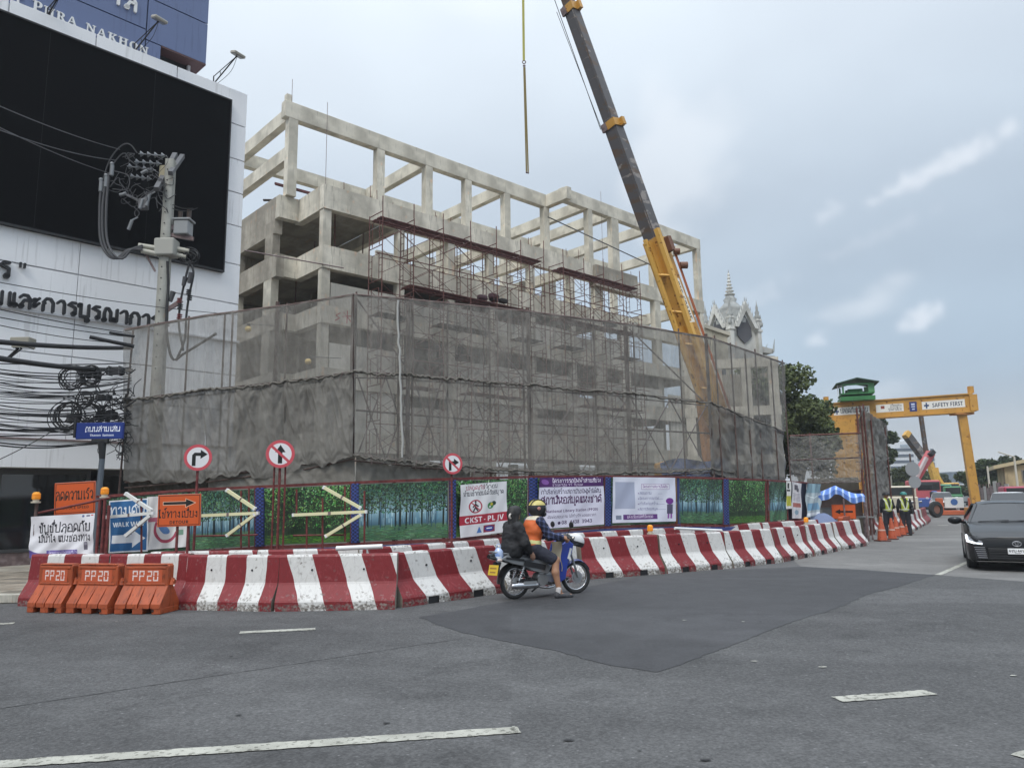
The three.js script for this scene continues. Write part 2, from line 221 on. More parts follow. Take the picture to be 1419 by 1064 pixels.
// the side street running away to the right is paler concrete
struct('road_side_street', shape2(rough([ground(1109, 785), ground(1199, 790), ground(1289, 796), ground(1419, 806), V(15, 0, -16.2), V(60, 0, -30), V(190, 0, -240), V(130, 0, -260), V(26, 0, -52), V(12.8, 0, -28), V(7.2, 0, -19.9)], 0.02, 3), 0.002), M.concreteRoad);
struct('road_patch', shape2(rough([[580, 856], [640, 877], [709, 891], [764, 901], [844, 922], [909, 931], [942, 921], [1009, 897], [1089, 865], [1169, 840], [1199, 825], [1249, 812], [1296, 797], [1199, 790], [1109, 785], [1000, 791], [880, 801], [760, 823], [690, 836]].map(([u, v]) => ground(u, v)), 0.022, 0.14), 0.004), M.asphaltNew);
function mark(a, b, w) { const d = b.clone().sub(a).normalize(), n = V(-d.z, 0, d.x).multiplyScalar(w / 2); struct('lane_marking', shape2(rough([a.clone().add(n), b.clone().add(n), b.clone().sub(n), a.clone().sub(n)], 0.008, 0.05), 0.007), M.roadPaint); }
mark(ground(332, 877), ground(437, 872), 0.16); mark(ground(-25, 866.5), ground(19, 864), 0.15); mark(ground(-60, 1064), ground(720, 1012), 0.155);
mark(ground(1160, 970), ground(1290, 960), 0.16); mark(ground(1300, 797), ground(1350, 775), 0.12); mark(ground(1300, 728), ground(1314, 728), 0.5); mark(ground(709, 1011), ground(712, 1011), 0.12); mark(ground(1412, 1050), ground(1440, 1042), 0.1);
{ // long crack across the near lane: a thin open joint filled with tar
  const pts = []; seed(9); for (let k = 0; k <= 60; k++) { const p = ground(0, 982).lerp(ground(640, 885), k / 60); pts.push(V(p.x + rr(-0.012, 0.012), 0, p.z + rr(-0.012, 0.012))); }
  const edge = []; for (const [i, p] of pts.entries()) edge.push(V(p.x, 0, p.z - 0.004 - rnd() * 0.008)); for (const p of pts.slice().reverse()) edge.push(V(p.x, 0, p.z + 0.003 + rnd() * 0.004));
  struct('road_crack', shape2(edge, 0.0025), mat([0.018, 0.018, 0.018], 0.95));
}
{ // scraps lying on the road
  seed(31); for (const [u, v, dark] of [[788, 1027, 1], [887, 1041, 1], [978, 1054, 1], [1030, 862, 0], [948, 860, 0], [1140, 925, 0], [1045, 917, 0], [1404, 937, 0], [162, 862, 0], [277, 861, 1], [320, 910, 1], [330, 992, 1], [535, 1003, 1], [993, 774, 0], [1054, 862, 1]]) {
    const p = ground(u, v), n = 7, s = 0.012 + rnd() * 0.03; const pts = []; for (let k = 0; k < n; k++) { const a = k / n * 6.283; pts.push(V(p.x + Math.cos(a) * s * rr(0.7, 1.5), 0, p.z + Math.sin(a) * s * rr(0.4, 0.8))); }
    struct(dark ? 'road_tar_spot' : 'road_scuff', shape2(pts, 0.0085), dark ? M.rubber : M.roadPaint);
  }
}
{ // pavement with kerb on the left, slabs near enough to tell apart
  const y = 0.14, k0 = V(-80, 0, -13.35), k1 = V(-7.4, 0, -13.35);
  const pv = thing('pavement', null, null, V(-20, 0, -16)); tag(pv, null, null, null, 'structure');
  partW(pv, 'bed', bx(71.6, 0.11, 8.6, -43.6, 0.055, -17.9), M.concreteOld);
  const paving = [tiled(mat('#a59c90', 0.9, { map: concreteMap }), 1.7), tiled(mat('#8f877d', 0.9, { map: concreteMap }), 1.9), tiled(mat('#b1a699', 0.9, { map: concreteMap }), 1.3)];
  seed(12); for (let i = 0; i < 16; i++) for (let j = 0; j < 11; j++) partW(pv, 'paving_slab', bx(0.392, 0.035, 0.392, -14.2 + i * 0.4, 0.122 + rr(-0.003, 0.003), -13.85 - j * 0.4), paving[(i * 7 + j * 5 + (rnd() * 3 | 0)) % 3]);
  partW(pv, 'outer_paving', bx(65.2, 0.03, 8.2, -46.9, 0.122, -17.9), paving[0]);
  const kerbRed = tiled(mat('#8d3c34', 0.85, { map: concreteMap }), 1.1), kerbWhite = tiled(mat('#cfccc4', 0.85, { map: concreteMap }), 1.1);
  for (let i = 0; i < 14; i++) partW(pv, 'kerb_stone', rb(0.985, 0.15, 0.2, 0.02, -7.95 - i, 0.075, -13.45), i % 2 ? kerbWhite : kerbRed);
}

// ---------------------------------------------------------------- white office building on the left
const dripMap = dataTex(1024, (u, v) => {   // rain runs and dirt on the cladding
  const d = fbm(u * 90, v * 5, 90, 3, 3), reg = fbm(u * 4, v * 6, 4, 12, 4), k = 0.955 + (fbm(u * 3, v * 3, 3, 5, 4) - 0.5) * 0.05; const s = sstep(0.58, 0.8, d) * sstep(0.5, 0.68, reg) * 0.075; return [k - s, k - s * 1.02, k - s * 1.06];
});
M.cladding = tiled(mat('#f7f7f8', 0.45, { map: dripMap }), 4.7);
M.claddingGrey = tiled(mat('#dcdde0', 0.5, { map: dripMap }), 5.3);
{
  const b = thing('office_building', 'white panelled office building with a huge black screen on its front at the left', 'building', V(-8.97, 0, -24), 0.8172);
  const P = (n, g, m, l) => part(b, n, g, m, l);
  P('wall', [box2(-16, -0.06, 2.66, 15.45, -12, -0.06)], M.claddingGrey);
  const rows = [[14.33, 15.55], [13.1, 14.31], [11.93, 13.08], [10.78, 11.91], [9.46, 10.76], [8.12, 9.44], [6.86, 8.1], [5.75, 6.84], [4.6, 5.73], [3.43, 4.58]], cols = [[-16, -11.62], [-11.6, -7.02], [-7, -4.8], [-4.78, -2.4], [-2.38, 0]];
  const pan = (x0, x1, y0, y1) => P('wall_panel', rb(x1 - x0 - 0.018, y1 - y0 - 0.016, 0.06, 0.008, (x0 + x1) / 2, (y0 + y1) / 2, -0.03 + rr(-0.004, 0.004), 1), M.cladding);
  seed(77);
  rows.forEach(([y0, y1], r) => { if (r === 0) cols.forEach(([x0, x1]) => pan(x0, x1, 15.05, 15.55)); if (r < 6) { if (r < 5) pan(-0.62, 0, y0, y1); } });
  for (const [x0, x1] of [[-16, -4.79], [-4.79, 0]]) for (const [y0, y1] of [[8.12, 9.44], [6.86, 8.1], [5.75, 6.84], [4.6, 5.73], [3.43, 4.58]]) pan(x0, x1, y0, y1);
  for (const [y0, y1] of rows.slice(0, 10)) P('side_panel', bx(0.04, y1 - y0 - 0.016, 11.8, -0.035, (y0 + y1) / 2, -6), M.cladding);
  P('string_course', [box2(-16, 0.02, 6.82, 6.87, -0.04, 0.1)], M.claddingGrey);
  P('fascia', [box2(-16, 0.05, 2.66, 3.38, -12, 0.16)], M.cladding);
  P('fascia_trim', [box2(-16, 0.06, 3.384, 3.43, -0.06, 0.2)], M.greyMetal);
  // ground floor: dark glass in grey frames
  P('ground_floor_wall', [box2(-16, -0.3, 0, 0.44, -11.8, -0.5), box2(-2.1, -0.3, 0.445, 2.655, -11.8, -0.5), box2(-16, -15.2, 0.445, 2.655, -11.8, -0.5)], M.greyMetal);
  P('room_wall', [box2(-15.2, -2.1, 0.45, 2.655, -7, -6.8)], mat([0.10, 0.09, 0.08], 0.9));
  for (const [x0, x1] of [[-15.1, -12], [-11.8, -9.2], [-9, -6.4], [-6.2, -3.95], [-3.75, -2.15]]) {
    const f = P('window', [box2(x0, x1, 0.45, 0.53, -0.62, -0.46), box2(x0, x1, 2.5, 2.65, -0.62, -0.46), box2(x0, x0 + 0.1, 0.531, 2.499, -0.62, -0.46), box2(x1 - 0.1, x1, 0.531, 2.499, -0.62, -0.46)], mat([0.06, 0.06, 0.062], 0.5));
    part(f, 'pane', box2(x0 + 0.1, x1 - 0.1, 0.53, 2.5, -0.56, -0.54), M.glassDark);
  }
  // blue tower block above
  const bluePaint = tiled(mat('#66759b', 0.5, { map: dripMap }), 6);
  P('tower_wall', [box2(-16, -2.78, 15.56, 15.75, -9, -0.45), box2(-16, -2.78, 15.75, 22, -9, -0.55), box2(-2.78, -1.34, 16.36, 22, -9, -0.55)], bluePaint);
  for (const [x0, x1, y0, y1] of [[-16, -3.27, 15.6, 16.62], [-16, -3.27, 16.64, 18.1], [-16, -3.27, 18.12, 20], [-3.25, -1.3, 16.3, 17.75], [-3.25, -2.78, 15.6, 16.28], [-3.25, -1.3, 17.77, 20]]) P('blue_panel', bx(x1 - x0 - 0.02, y1 - y0 - 0.02, 0.05, (x0 + x1) / 2, (y0 + y1) / 2, -0.46), bluePaint);
  P('soffit', [box2(-2.77, -1.31, 16.24, 16.29, -9, -0.42)], mat([0.10, 0.05, 0.05], 0.7));
  P('louvre_wall', [box2(-2.77, -1.75, 15.46, 16.23, -3, -0.9)], M.blackMatt);
  P('corner_post', [box2(-1.74, -1.66, 15.46, 16.235, -1.2, -0.8)], M.claddingGrey);
  b.updateMatrixWorld(true);
  const loc = (x, y, z) => V(x, y, z).applyMatrix4(b.matrixWorld);
  // black screen
  const s = thing('billboard_screen', 'huge switched-off black screen covering the upper front of the white building', 'screen', loc(-8, 9.07, 0), 0.8172);
  part(s, 'screen_panel', [box2(-8, 7.36, 0.05, 5.94, 0.02, 0.13)], new THREE.MeshPhysicalMaterial({ color: RGB(0.0035, 0.0036, 0.0044), roughness: 0.8, specularIntensity: 0.12 }));
  part(s, 'bezel', [box2(-8, 7.4, -0.01, 0.048, 0.0, 0.15), box2(-8, 7.4, 5.942, 5.99, 0.0, 0.15), box2(7.362, 7.4, 0.05, 5.94, 0.0, 0.15)], M.blackMatt);
  for (const [w, x] of [[0.006, -1], [0.006, 2], [0.006, 4.9]]) part(s, 'module_joint', bx(w, 5.8, 0.006, x, 3, 0.132), M.dark);
  // raised lettering
  const white = mat([0.75, 0.75, 0.74], 0.45), black = mat([0.012, 0.012, 0.014], 0.45);
  const ls = thing('tower_lettering', 'raised white capital letters along the foot of the blue tower front', 'lettering', loc(-6.85, 15.72, -0.44), 0.8172);
  let x = 0; for (const [ch, h] of [['T', 0.34], [' ', 0], ['P', 0.42], ['H', 0.36], ['R', 0.36], ['A', 0.36], [' ', 0], ['N', 0.36], ['A', 0.36], ['K', 0.36], ['H', 0.36], ['O', 0.36], ['N', 0.36]]) { if (ch === ' ') { x += 0.2; continue; } const g = new TextGeometry(ch, { font: serif, size: h * 0.72, depth: 0.06, curveSegments: 4 }); g.computeBoundingBox(); const w = g.boundingBox.max.x; part(ls, 'letter', g.translate(x, 0.03, 0), white); x += w + 0.035; }
  const lt = thing('tower_script', 'two large raised white script letters high on the blue tower', 'lettering', loc(-4.35, 17.05, -0.44), 0.8172);
  part(lt, 'letter', thaiSolid('า', 0.42, 0.09, 0.06), white); part(lt, 'letter', thaiSolid('ล', 0.42, 0.09, 0.06).map((g) => g.translate(0.42, 0, 0)), white);
  const l1 = thing('facade_script', 'black raised letter and quotation mark on the white wall below the screen', 'lettering', loc(-7.0, 7.66, 0.02), 0.8172);
  part(l1, 'letter', thaiSolid('าร', 0.4, 0.075, 0.09), black); for (const k of [0, 1]) part(l1, 'quotation_mark', bx(0.05, 0.14, 0.08, 0.78 + k * 0.1, 0.4, 0.05), black);
  const l2 = thing('facade_script', 'long line of black raised script letters on the white wall', 'lettering', loc(-7.1, 6.90, 0.1), 0.8172);
  x = 0; for (const grp of ['ว', 'ม', 'แ', 'ล', 'ะ', 'ก', 'า', 'ร', 'บู', 'ร', 'ณ', 'า', 'ก', 'า', 'ร']) { const h = 0.335, w = strokes(grp, () => {}) * h / 10; part(l2, 'letter', thaiSolid(grp, h, 0.075, 0.09).map((g) => g.translate(x, 0, 0)), black); x += w; }
  // floodlights on brackets
  const flood = (x, y, z, label, dark, dx, dy, tri) => {
    const f = thing('floodlight', label, 'floodlight', loc(x, y, z), 0.8172, null), tip = V(dx, dy, 0.75);
    part(f, 'bracket', [bar(V(0, 0, 0), tip, 0.022), bar(V(0, 0.28, 0), tip.clone().multiplyScalar(0.92), 0.014), bar(V(0, -0.05, 0), V(0, 0.3, 0), 0.02), bar(V(dx * 0.3, dy * 0.3, 0.22), V(dx * 0.26, dy * 0.26 + 0.2, 0.2), 0.012)], M.blackMatt);
    const hd = part(f, 'lamp_head', [rb(0.42, 0.1, 0.3, 0.03, 0, 0, 0)], dark ? M.blackMatt : mat('#b5b1a6', 0.6)); hd.position.copy(tip); hd.rotation.set(0.35, 0.1, -0.12);
    part(hd, 'lens', bx(0.36, 0.012, 0.24, 0, -0.056, 0), mat([0.3, 0.3, 0.29], 0.2));
    part(f, 'power_lead', pipe([tip.clone(), V(dx * 0.8, dy * 0.45, 0.5), V(dx * 0.25, dy * 0.05, 0.15), V(0, 0, 0)], 0.008), M.cable);
  };
  flood(-1.12, 15.55, -0.2, 'pale floodlight on an angled bracket at the right end of the parapet', false, 0.45, 0.95);
  flood(-3.66, 15.56, -0.2, 'pale floodlight on an arm over the last of the white capitals', false, 0.42, 0.95);
  flood(-6.05, 15.56, -0.2, 'black floodlight in front of the white capitals on the parapet', true, 0.1, 0.42);
}

// ---------------------------------------------------------------- concrete frame of the new building; local x along its front, z out towards the road
const LV = [17.15, 14.05, 11.05, 8.0, 4.95];   // tops of the floor beams
const BP = V(-9.12, 0, -35), BR = 0.7385;
const frameBuilding = thing('concrete_building', 'unfinished bare concrete frame building with open roof beams behind grey netting', 'building', BP.clone(), BR);
{
  const b = frameBuilding, c = M.concrete; seed(41);
  const col = (x, z, y0, y1, w = 0.62, d = 0.62, m = c) => part(b, 'column', bx(w, y1 - y0, d, x, (y0 + y1) / 2, z), m);
  const bm = (n, x0, x1, y0, y1, z0, z1, m = c) => part(b, n, box2(x0, x1, y0, y1, z0, z1), m);
  // open frame on the roof: front line set back (z -2.4) up to x 18, then a bay standing forward (z -0.8)
  const top = 22.25, und = 21.35, z1 = -2.4, z2 = -0.75, zr = -9.6;
  for (const [x0, x1] of [[-1.05, -0.3], [4.2, 5.0], [7.55, 8.35], [10.5, 11.35], [13.75, 14.6], [17.35, 18.2]]) { col(x1 - 0.25, z1 - 0.22, 17.16, und - 0.005, 0.5, 0.44); }
  for (const [x0, x1] of [[20.05, 20.75], [22.35, 23.55], [27.0, 28.1], [33, 33.8]]) { const w = (x1 - x0) * 0.62; col(x1 - w / 2, z2 - 0.22, x0 > 25 ? 0.002 : 17.16, und - 0.005, w, 0.44); }
  for (const x of [-0.55, 8.1, 14.35, 20.4, 27.5, 33.4]) col(x, zr, 17.16, und - 0.005, 0.5, 0.5);
  part(b, 'roof_beam', [rb(19.1, 0.9, 0.46, 0.03, 8.5, top - 0.45, z1 - 0.22)], c); part(b, 'roof_beam', [rb(16.0, 0.9, 0.46, 0.03, 25.85, top - 0.447, z2 - 0.22)], c);
  part(b, 'roof_beam', [rb(0.46, 0.86, 2.1, 0.03, 18.1, top - 0.45, -1.46)], c);
  for (const x of [-0.55, 8.1, 14.35, 20.4, 23, 27.5, 33.42]) { const zf = x < 18 ? z1 - 0.455 : z2 - 0.455; part(b, 'roof_beam', bx(0.42, 0.74, zf - zr - 0.36, x, top - 0.5, (zf + zr + 0.36) / 2), c); }
  part(b, 'roof_beam', [bx(35, 0.8, 0.45, 16.4, top - 0.5, zr)], c);
  part(b, 'tie_beam', bx(0.42, 0.72, 6.49, -0.55, 19.55, -6.1), c);
  bm('tie_beam', -0.4, 7.6, 17.2, 17.9, zr - 0.3, zr + 0.3); part(b, 'stub', bx(0.3, 0.6, 0.3, -0.75, top + 0.16, z1 - 0.3), c);
  // roof slab edge: front box, then the set-back part to the right
  bm('edge_beam', 0, 19.8, 15.93, LV[0], -0.42, 0); bm('edge_beam', -0.02, 0.4, 15.9, LV[0] - 0.01, -3.0, -0.421); bm('edge_beam', -1.1, -0.021, 15.95, LV[0] - 0.02, -3.02, -2.6);
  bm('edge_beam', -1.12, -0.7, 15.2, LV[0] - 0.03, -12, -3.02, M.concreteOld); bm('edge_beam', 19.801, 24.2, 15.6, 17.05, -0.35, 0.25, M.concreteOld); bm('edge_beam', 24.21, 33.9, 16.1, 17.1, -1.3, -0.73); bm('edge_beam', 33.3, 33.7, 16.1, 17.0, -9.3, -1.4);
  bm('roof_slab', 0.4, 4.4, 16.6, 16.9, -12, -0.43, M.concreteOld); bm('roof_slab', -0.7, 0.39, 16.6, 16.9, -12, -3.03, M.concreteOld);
  for (const x of [4.6, 8, 11, 14.2, 17.8]) bm('joist', x - 0.2, x + 0.2, 15.95, 16.59, -11.5, -0.43, c);
  // floors below, each with a front beam, a side beam, columns and slab
  for (let k = 1; k < 5; k++) {
    const y = LV[k], h = k === 1 ? 1.15 : k === 2 ? 0.88 : 0.95, x1 = k === 1 ? 23.4 : 34;
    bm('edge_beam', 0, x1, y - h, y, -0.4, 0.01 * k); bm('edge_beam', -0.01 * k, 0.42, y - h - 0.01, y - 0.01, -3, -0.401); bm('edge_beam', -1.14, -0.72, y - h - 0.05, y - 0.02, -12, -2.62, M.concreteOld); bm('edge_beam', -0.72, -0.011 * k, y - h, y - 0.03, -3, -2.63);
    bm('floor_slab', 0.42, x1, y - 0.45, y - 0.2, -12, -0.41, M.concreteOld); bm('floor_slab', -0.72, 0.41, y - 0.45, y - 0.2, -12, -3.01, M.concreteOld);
    if (k === 1) bm('edge_beam', 23.41, 33.9, y - 0.9, y, -1.3, -0.73);
  }
  const ys = [0, ...LV.slice().reverse()];
  for (let k = 0; k < 5; k++) {
    const y0 = ys[k] + 0.001, y1 = (k === 4 ? 15.92 : k === 3 ? LV[1] - 1.16 : k === 2 ? LV[2] - 0.89 : ys[k + 1] - 0.96);
    for (const x of [0.26, 4.6, 7.95, 10.9, 14.2, 17.8, 20.4, ...(k < 4 ? [23.0] : [])]) col(x, -0.26, y0, y1, x > 20 ? 0.85 : 0.44, 0.38);
    for (const x of [30.6]) if (k < 3) col(x, -0.4, y0, y1, 0.9, 0.6);
    for (const z of [-3.6, -7.9, -11.6]) col(-0.93, z, y0, y1 - 0.02, 0.4, z === -3.6 ? 0.9 : 0.8, k % 2 ? c : M.concreteOld);
    for (const x of [4.6, 10.9, 17.8, 23]) col(x, -6, y0, y1 - (k === 4 ? 0 : 0), 0.5, 0.5, M.concreteOld);
    for (const x of [4.6, 10.9, 17.8]) col(x, -11.7, y0, y1, 0.6, 0.5, M.concreteOld);
  }
  // interior and infill walls
  const w = M.render;
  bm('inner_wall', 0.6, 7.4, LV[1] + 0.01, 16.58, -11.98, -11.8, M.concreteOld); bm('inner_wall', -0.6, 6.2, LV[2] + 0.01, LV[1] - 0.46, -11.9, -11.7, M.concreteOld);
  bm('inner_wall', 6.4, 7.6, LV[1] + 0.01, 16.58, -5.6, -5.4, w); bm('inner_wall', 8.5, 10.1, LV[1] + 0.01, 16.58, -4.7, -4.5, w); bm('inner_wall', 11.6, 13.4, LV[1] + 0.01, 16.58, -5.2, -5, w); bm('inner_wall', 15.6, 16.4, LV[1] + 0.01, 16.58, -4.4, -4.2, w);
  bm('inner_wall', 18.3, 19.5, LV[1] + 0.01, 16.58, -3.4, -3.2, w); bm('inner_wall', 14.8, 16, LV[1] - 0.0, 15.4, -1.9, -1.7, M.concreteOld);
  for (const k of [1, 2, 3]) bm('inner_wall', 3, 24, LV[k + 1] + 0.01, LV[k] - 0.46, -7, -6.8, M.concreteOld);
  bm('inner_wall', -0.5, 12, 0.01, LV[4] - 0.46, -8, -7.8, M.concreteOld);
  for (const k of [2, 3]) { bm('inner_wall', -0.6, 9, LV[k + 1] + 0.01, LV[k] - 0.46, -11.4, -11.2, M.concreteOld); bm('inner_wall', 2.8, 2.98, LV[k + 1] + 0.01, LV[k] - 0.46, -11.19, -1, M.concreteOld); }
  const bays = [0.55, 4.31, 4.89, 7.66, 8.24, 10.61, 11.19, 13.91, 14.49, 17.51, 18.09, 19.84, 20.96, 22.44, 23.56, 26.94, 27.86, 30.14, 31.06, 33.04];
  for (let i = 0; i < bays.length; i += 2) {
    const [x0, x1] = [bays[i], bays[i + 1]], j = i / 2;
    bm('infill_wall', x0, x1, LV[4] + 0.01, LV[4] + (j % 3 === 1 ? 1.5 : 2.09), -0.3, -0.12, w); if (j % 4 !== 1) bm('infill_wall', x0, x1, LV[3] + 0.01, LV[3] + (j > 7 ? 1.0 : 1.25), -0.28, -0.1, w);
    if (j < 7) bm('infill_wall', x0, x1, LV[2] + 0.01, LV[2] + (j % 2 ? 0.9 : 1.2), -0.3, -0.12, w);
    if (j % 2 === 0 || j > 6) bm('infill_wall', x0, x1, 0.01, 3.98, -0.3, -0.12, w);
  }
  for (let k = 1; k < 5; k++) for (let i = 0; i < 12; i++) { const x = rr(0.8, 22), z = rr(-8, -1), y0 = LV[k] - 0.19, y1 = (k === 1 ? 16.58 : LV[k - 1] - 0.46); part(b, 'shoring_post', bar(V(x, y0, z), V(x + rr(-0.05, 0.05), y1, z), 0.035, 5), M.scaffold); }
  // red site marks sprayed on the third floor beam
  const red = mat([0.36, 0.04, 0.05], 0.8), mk = [];
  for (const [a, d] of [[[0.75, 10.35], [1.0, 10.5]], [[1.0, 10.5], [0.8, 10.62]], [[0.8, 10.62], [1.05, 10.78]], [[1.4, 10.3], [1.42, 10.95]], [[1.15, 10.6], [1.7, 10.72]], [[1.2, 10.85], [1.62, 10.42]]]) mk.push(beam(V(a[0], a[1], 0.024), V(d[0], d[1], 0.024), 0.05, 0.004, V(0, 0, 1)));
  part(b, 'spray_mark', mk, red);
  // starter bars and leftover shuttering on the roof
  for (let i = 0; i < 26; i++) part(b, 'starter_bar', [bar(V(rr(0.5, 24), 17, rr(-1.8, -0.3)), V(rr(0, 0.1), 0.0001, 0), 0.001)].map(() => { const x = rr(0.5, 26), z = rr(-2, -0.2); return bar(V(x, 16.9, z), V(x + rr(-0.05, 0.05), 17.15 + rr(0.25, 0.9), z), 0.018, 5); }), M.scaffold);
  for (const [x, z, h] of [[0.18, -0.2, 4.5], [-0.7, z1, 4.9], [21.9, -0.9, 1.6]]) part(b, 'aerial_rod', bar(V(x, x < 0 ? 22.2 : 17.1, z), V(x, (x < 0 ? 18.6 : 17.1) + h + (x > 20 ? 4.4 : 0), z), 0.014, 5), M.greyMetal);
}
frameBuilding.updateMatrixWorld(true);
const FB = (x, y, z) => V(x, y, z).applyMatrix4(frameBuilding.matrixWorld);
{ // boards and bars lying on the roof corner
  const o = thing('timber_pile', 'loose pile of dark shuttering boards and bars on the roof corner', 'timber', FB(0.9, 17.0, -3.6), BR); seed(8);
  for (let i = 0; i < 13; i++) { const a = V(rr(-1.2, 1.4), rr(0.2, 0.45), rr(-2.2, 1)), q = V(a.x + rr(-1.6, 1.9), a.y + rr(-0.1, 0.15), a.z + rr(-0.9, 0.9)); part(o, 'board', beam(a, q, 0.2, 0.05), i % 3 ? M.plankDark : M.plank); }
  part(o, 'board', beam(V(-1.9, 1.0, 0.2), V(0.6, 0.1, 2.2), 0.2, 0.1), M.plank);
}

// ---------------------------------------------------------------- walk-through frame scaffold along the front
{
  const o = thing('scaffold', 'rust brown tubular frame scaffold with dark planks standing along the concrete front', 'scaffold', FB(0, 0, 1.6), BR);
  const bay = 1.83, H = 1.7, tr = 0.026, t = M.scaffold;
  const frameGeo = merge([bar(V(0, 0, -0.6), V(0, H, -0.6), tr), bar(V(0, 0, 0.6), V(0, H, 0.6), tr), bar(V(0, H - 0.06, -0.6), V(0, H - 0.06, 0.6), tr), bar(V(0, 1.25, -0.32), V(0, 1.25, 0.32), 0.018), bar(V(0, 0, -0.32), V(0, 1.25, -0.32), 0.018), bar(V(0, 0, 0.32), V(0, 1.25, 0.32), 0.018), ...[0.3, 0.65, 1.0].flatMap((y) => [bar(V(0, y, -0.6), V(0, y, -0.32), 0.014), bar(V(0, y, 0.32), V(0, y, 0.6), 0.014)])]); boxUV(frameGeo, 0.7);
  const braceGeo = merge([bar(V(0, 0.25, 0), V(bay, H - 0.35, 0), 0.014, 5), bar(V(0, H - 0.35, 0.02), V(bay, 0.25, 0.02), 0.014, 5)]); boxUV(braceGeo, 0.7);
  const plankGeo = merge([bx(bay - 0.02, 0.045, 0.4, bay / 2, 0, -0.24), bx(bay - 0.02, 0.045, 0.4, bay / 2, 0.01, 0.24)]); boxUV(plankGeo, 0.8);
  const guardGeo = merge(bar(V(-0.1, 0, 0), V(bay + 0.1, 0.02, 0), 0.02, 5)); boxUV(guardGeo, 0.7);
  const put = (n, g, m, x, y, z) => { const q = new THREE.Mesh(g, m); q.name = n; q.position.set(x, y, z); q.castShadow = q.receiveShadow = true; o.add(q); return q; };
  seed(3);
  const runs = [[2.2, 6, 9], [14.4, 4, 9]];   // two runs with a gap
  for (const [x0, n, lv] of [[2.0, 6, 9], [14.6, 4, 9]]) for (let k = 0; k < lv; k++) {
    const y = 0.35 + k * H;
    for (let i = 0; i <= n; i++) if (k < lv) put('scaffold_frame', frameGeo, t, x0 + i * bay + rr(-0.02, 0.02), y, (k % 2) * 0.01);
    for (let i = 0; i < n; i++) { if (rnd() < 0.95) put('cross_brace', braceGeo, t, x0 + i * bay, y, 0.63); if (rnd() < 0.85) put('cross_brace', braceGeo, t, x0 + i * bay, y, -0.62); if (k > 4) { put('guard_tube', guardGeo, t, x0 + i * bay, y + 0.95 + rr(-0.05, 0.05), 0.6); if (rnd() < 0.6) put('guard_tube', guardGeo, t, x0 + i * bay, y + 0.5, -0.6); } }
    if (k === 8 || k === 6 || k === 7 || k === 4 || k === 2) for (let i = 0; i < n; i++) if (k === 8 || rnd() < 0.8) put('plank', plankGeo, k === 6 ? M.plankDark : M.plank, x0 + i * bay, y + (k === 8 ? 1.4 : 0.02) + rr(-0.02, 0.02), k === 7 ? -0.1 : 0);
  }
  for (const [x0, n] of [[2.0, 6], [14.6, 4]]) for (let i = 0; i <= n; i++) put('standard_top', boxUV(merge(bar(V(0, 0, 0), V(0, 0.5 + rnd() * 0.5, 0), tr)), 0.7), t, x0 + i * bay, 0.35 + 9 * H, 0.6);
  put('guard_rail', boxUV(merge(bar(V(13.5, 18.2, 0.5), V(22.9, 17.1, 0.8), 0.035)), 0.7), M.cableGrey, 0, 0, 0);
  for (const y of [5.2, 8.4, 11.2, 13.4]) put('ledger', boxUV(merge(bar(V(1.6, y, 0.66), V(22.4, y + 0.1, 0.66), 0.026)), 0.7), t, 0, 0, 0);
}
{ // bundles left on the scaffold
  const o = thing('scaffold_clutter', 'dark bundle of sacks and tools on the scaffold planks near its middle', 'bundle', FB(9.6, 12.34, 1.5), BR); seed(19);
  for (let i = 0; i < 6; i++) part(o, 'sack', rb(rr(0.4, 0.75), rr(0.2, 0.5), 0.36, 0.09, rr(-0.9, 0.9), 0.2 + rr(0, 0.3), rr(-0.1, 0.1)), i % 2 ? mat([0.03, 0.025, 0.025], 0.9) : mat([0.09, 0.05, 0.06], 0.9));
  const p = thing('scaffold_clutter', 'small dark heap on the planks of the right-hand scaffold bay', 'bundle', FB(19.8, 12.34, 1.5), BR);
  for (let i = 0; i < 5; i++) part(p, 'sack', rb(rr(0.4, 0.7), rr(0.2, 0.45), 0.34, 0.08, rr(-0.7, 0.7), 0.2 + rr(0, 0.25), rr(-0.1, 0.1)), M.blackMatt);
}
{ // pole with a tilted sheet leaning at the left bay
  const o = solo('scaffold_pole', bar(FB(-3.2, 13.45, -1.6), FB(0.9, 12.9, 0.5), 0.03), M.greyMetal, 'long grey steel tube lashed across the left corner columns', 'pole');
}

// ---------------------------------------------------------------- safety netting on its own pole scaffold along the site edge
const NP = [[172, 18.6, 457, 555, 668], [285, 18.7, 437, 540, 660], [395, 18.7, 423, 529, 648], [490, 18.2, 408, 515, 630], [570, 18.9, 415, 519, 640], [650, 19.6, 423, 526, 646], [735, 20.3, 432, 533, 652], [875, 21.9, 450, 545, 655], [985, 23.8, 468, 558, 650], [1087, 28, 503, 598, 662]];
const netMap = dataTex(1024, (u, v, i, j) => { const n = fbm(u * 6, v * 6, 6, 51, 5), s = fbm(u * 34, v * 3, 34, 57, 3), k = 0.62 + (n - 0.5) * 0.08 + (s - 0.5) * 0.12 + (hash(i, j, 6) - 0.5) * 0.12; return [k * 1.01, k * 0.99, k * 0.955]; });
const netAlpha = (lo, sd) => dataTex(1024, (u, v, i, j) => { const n = fbm(u * 5, v * 5, 5, sd, 4), s = fbm(u * 50, v * 6, 50, sd + 4, 3), w = ((i % 4) === 0 || (j % 4) === 0) ? 0.06 : -0.02; return lo + (n - 0.5) * 0.06 + (s - 0.5) * 0.15 + w; }, false);
const netMat = (lo, sd, k) => { const m = new THREE.MeshStandardMaterial({ color: RGB(0.42 * k, 0.416 * k, 0.405 * k), roughness: 0.95, map: netMap, alphaMap: netAlpha(lo, sd), transparent: true, side: THREE.DoubleSide, depthWrite: false }); return m; };
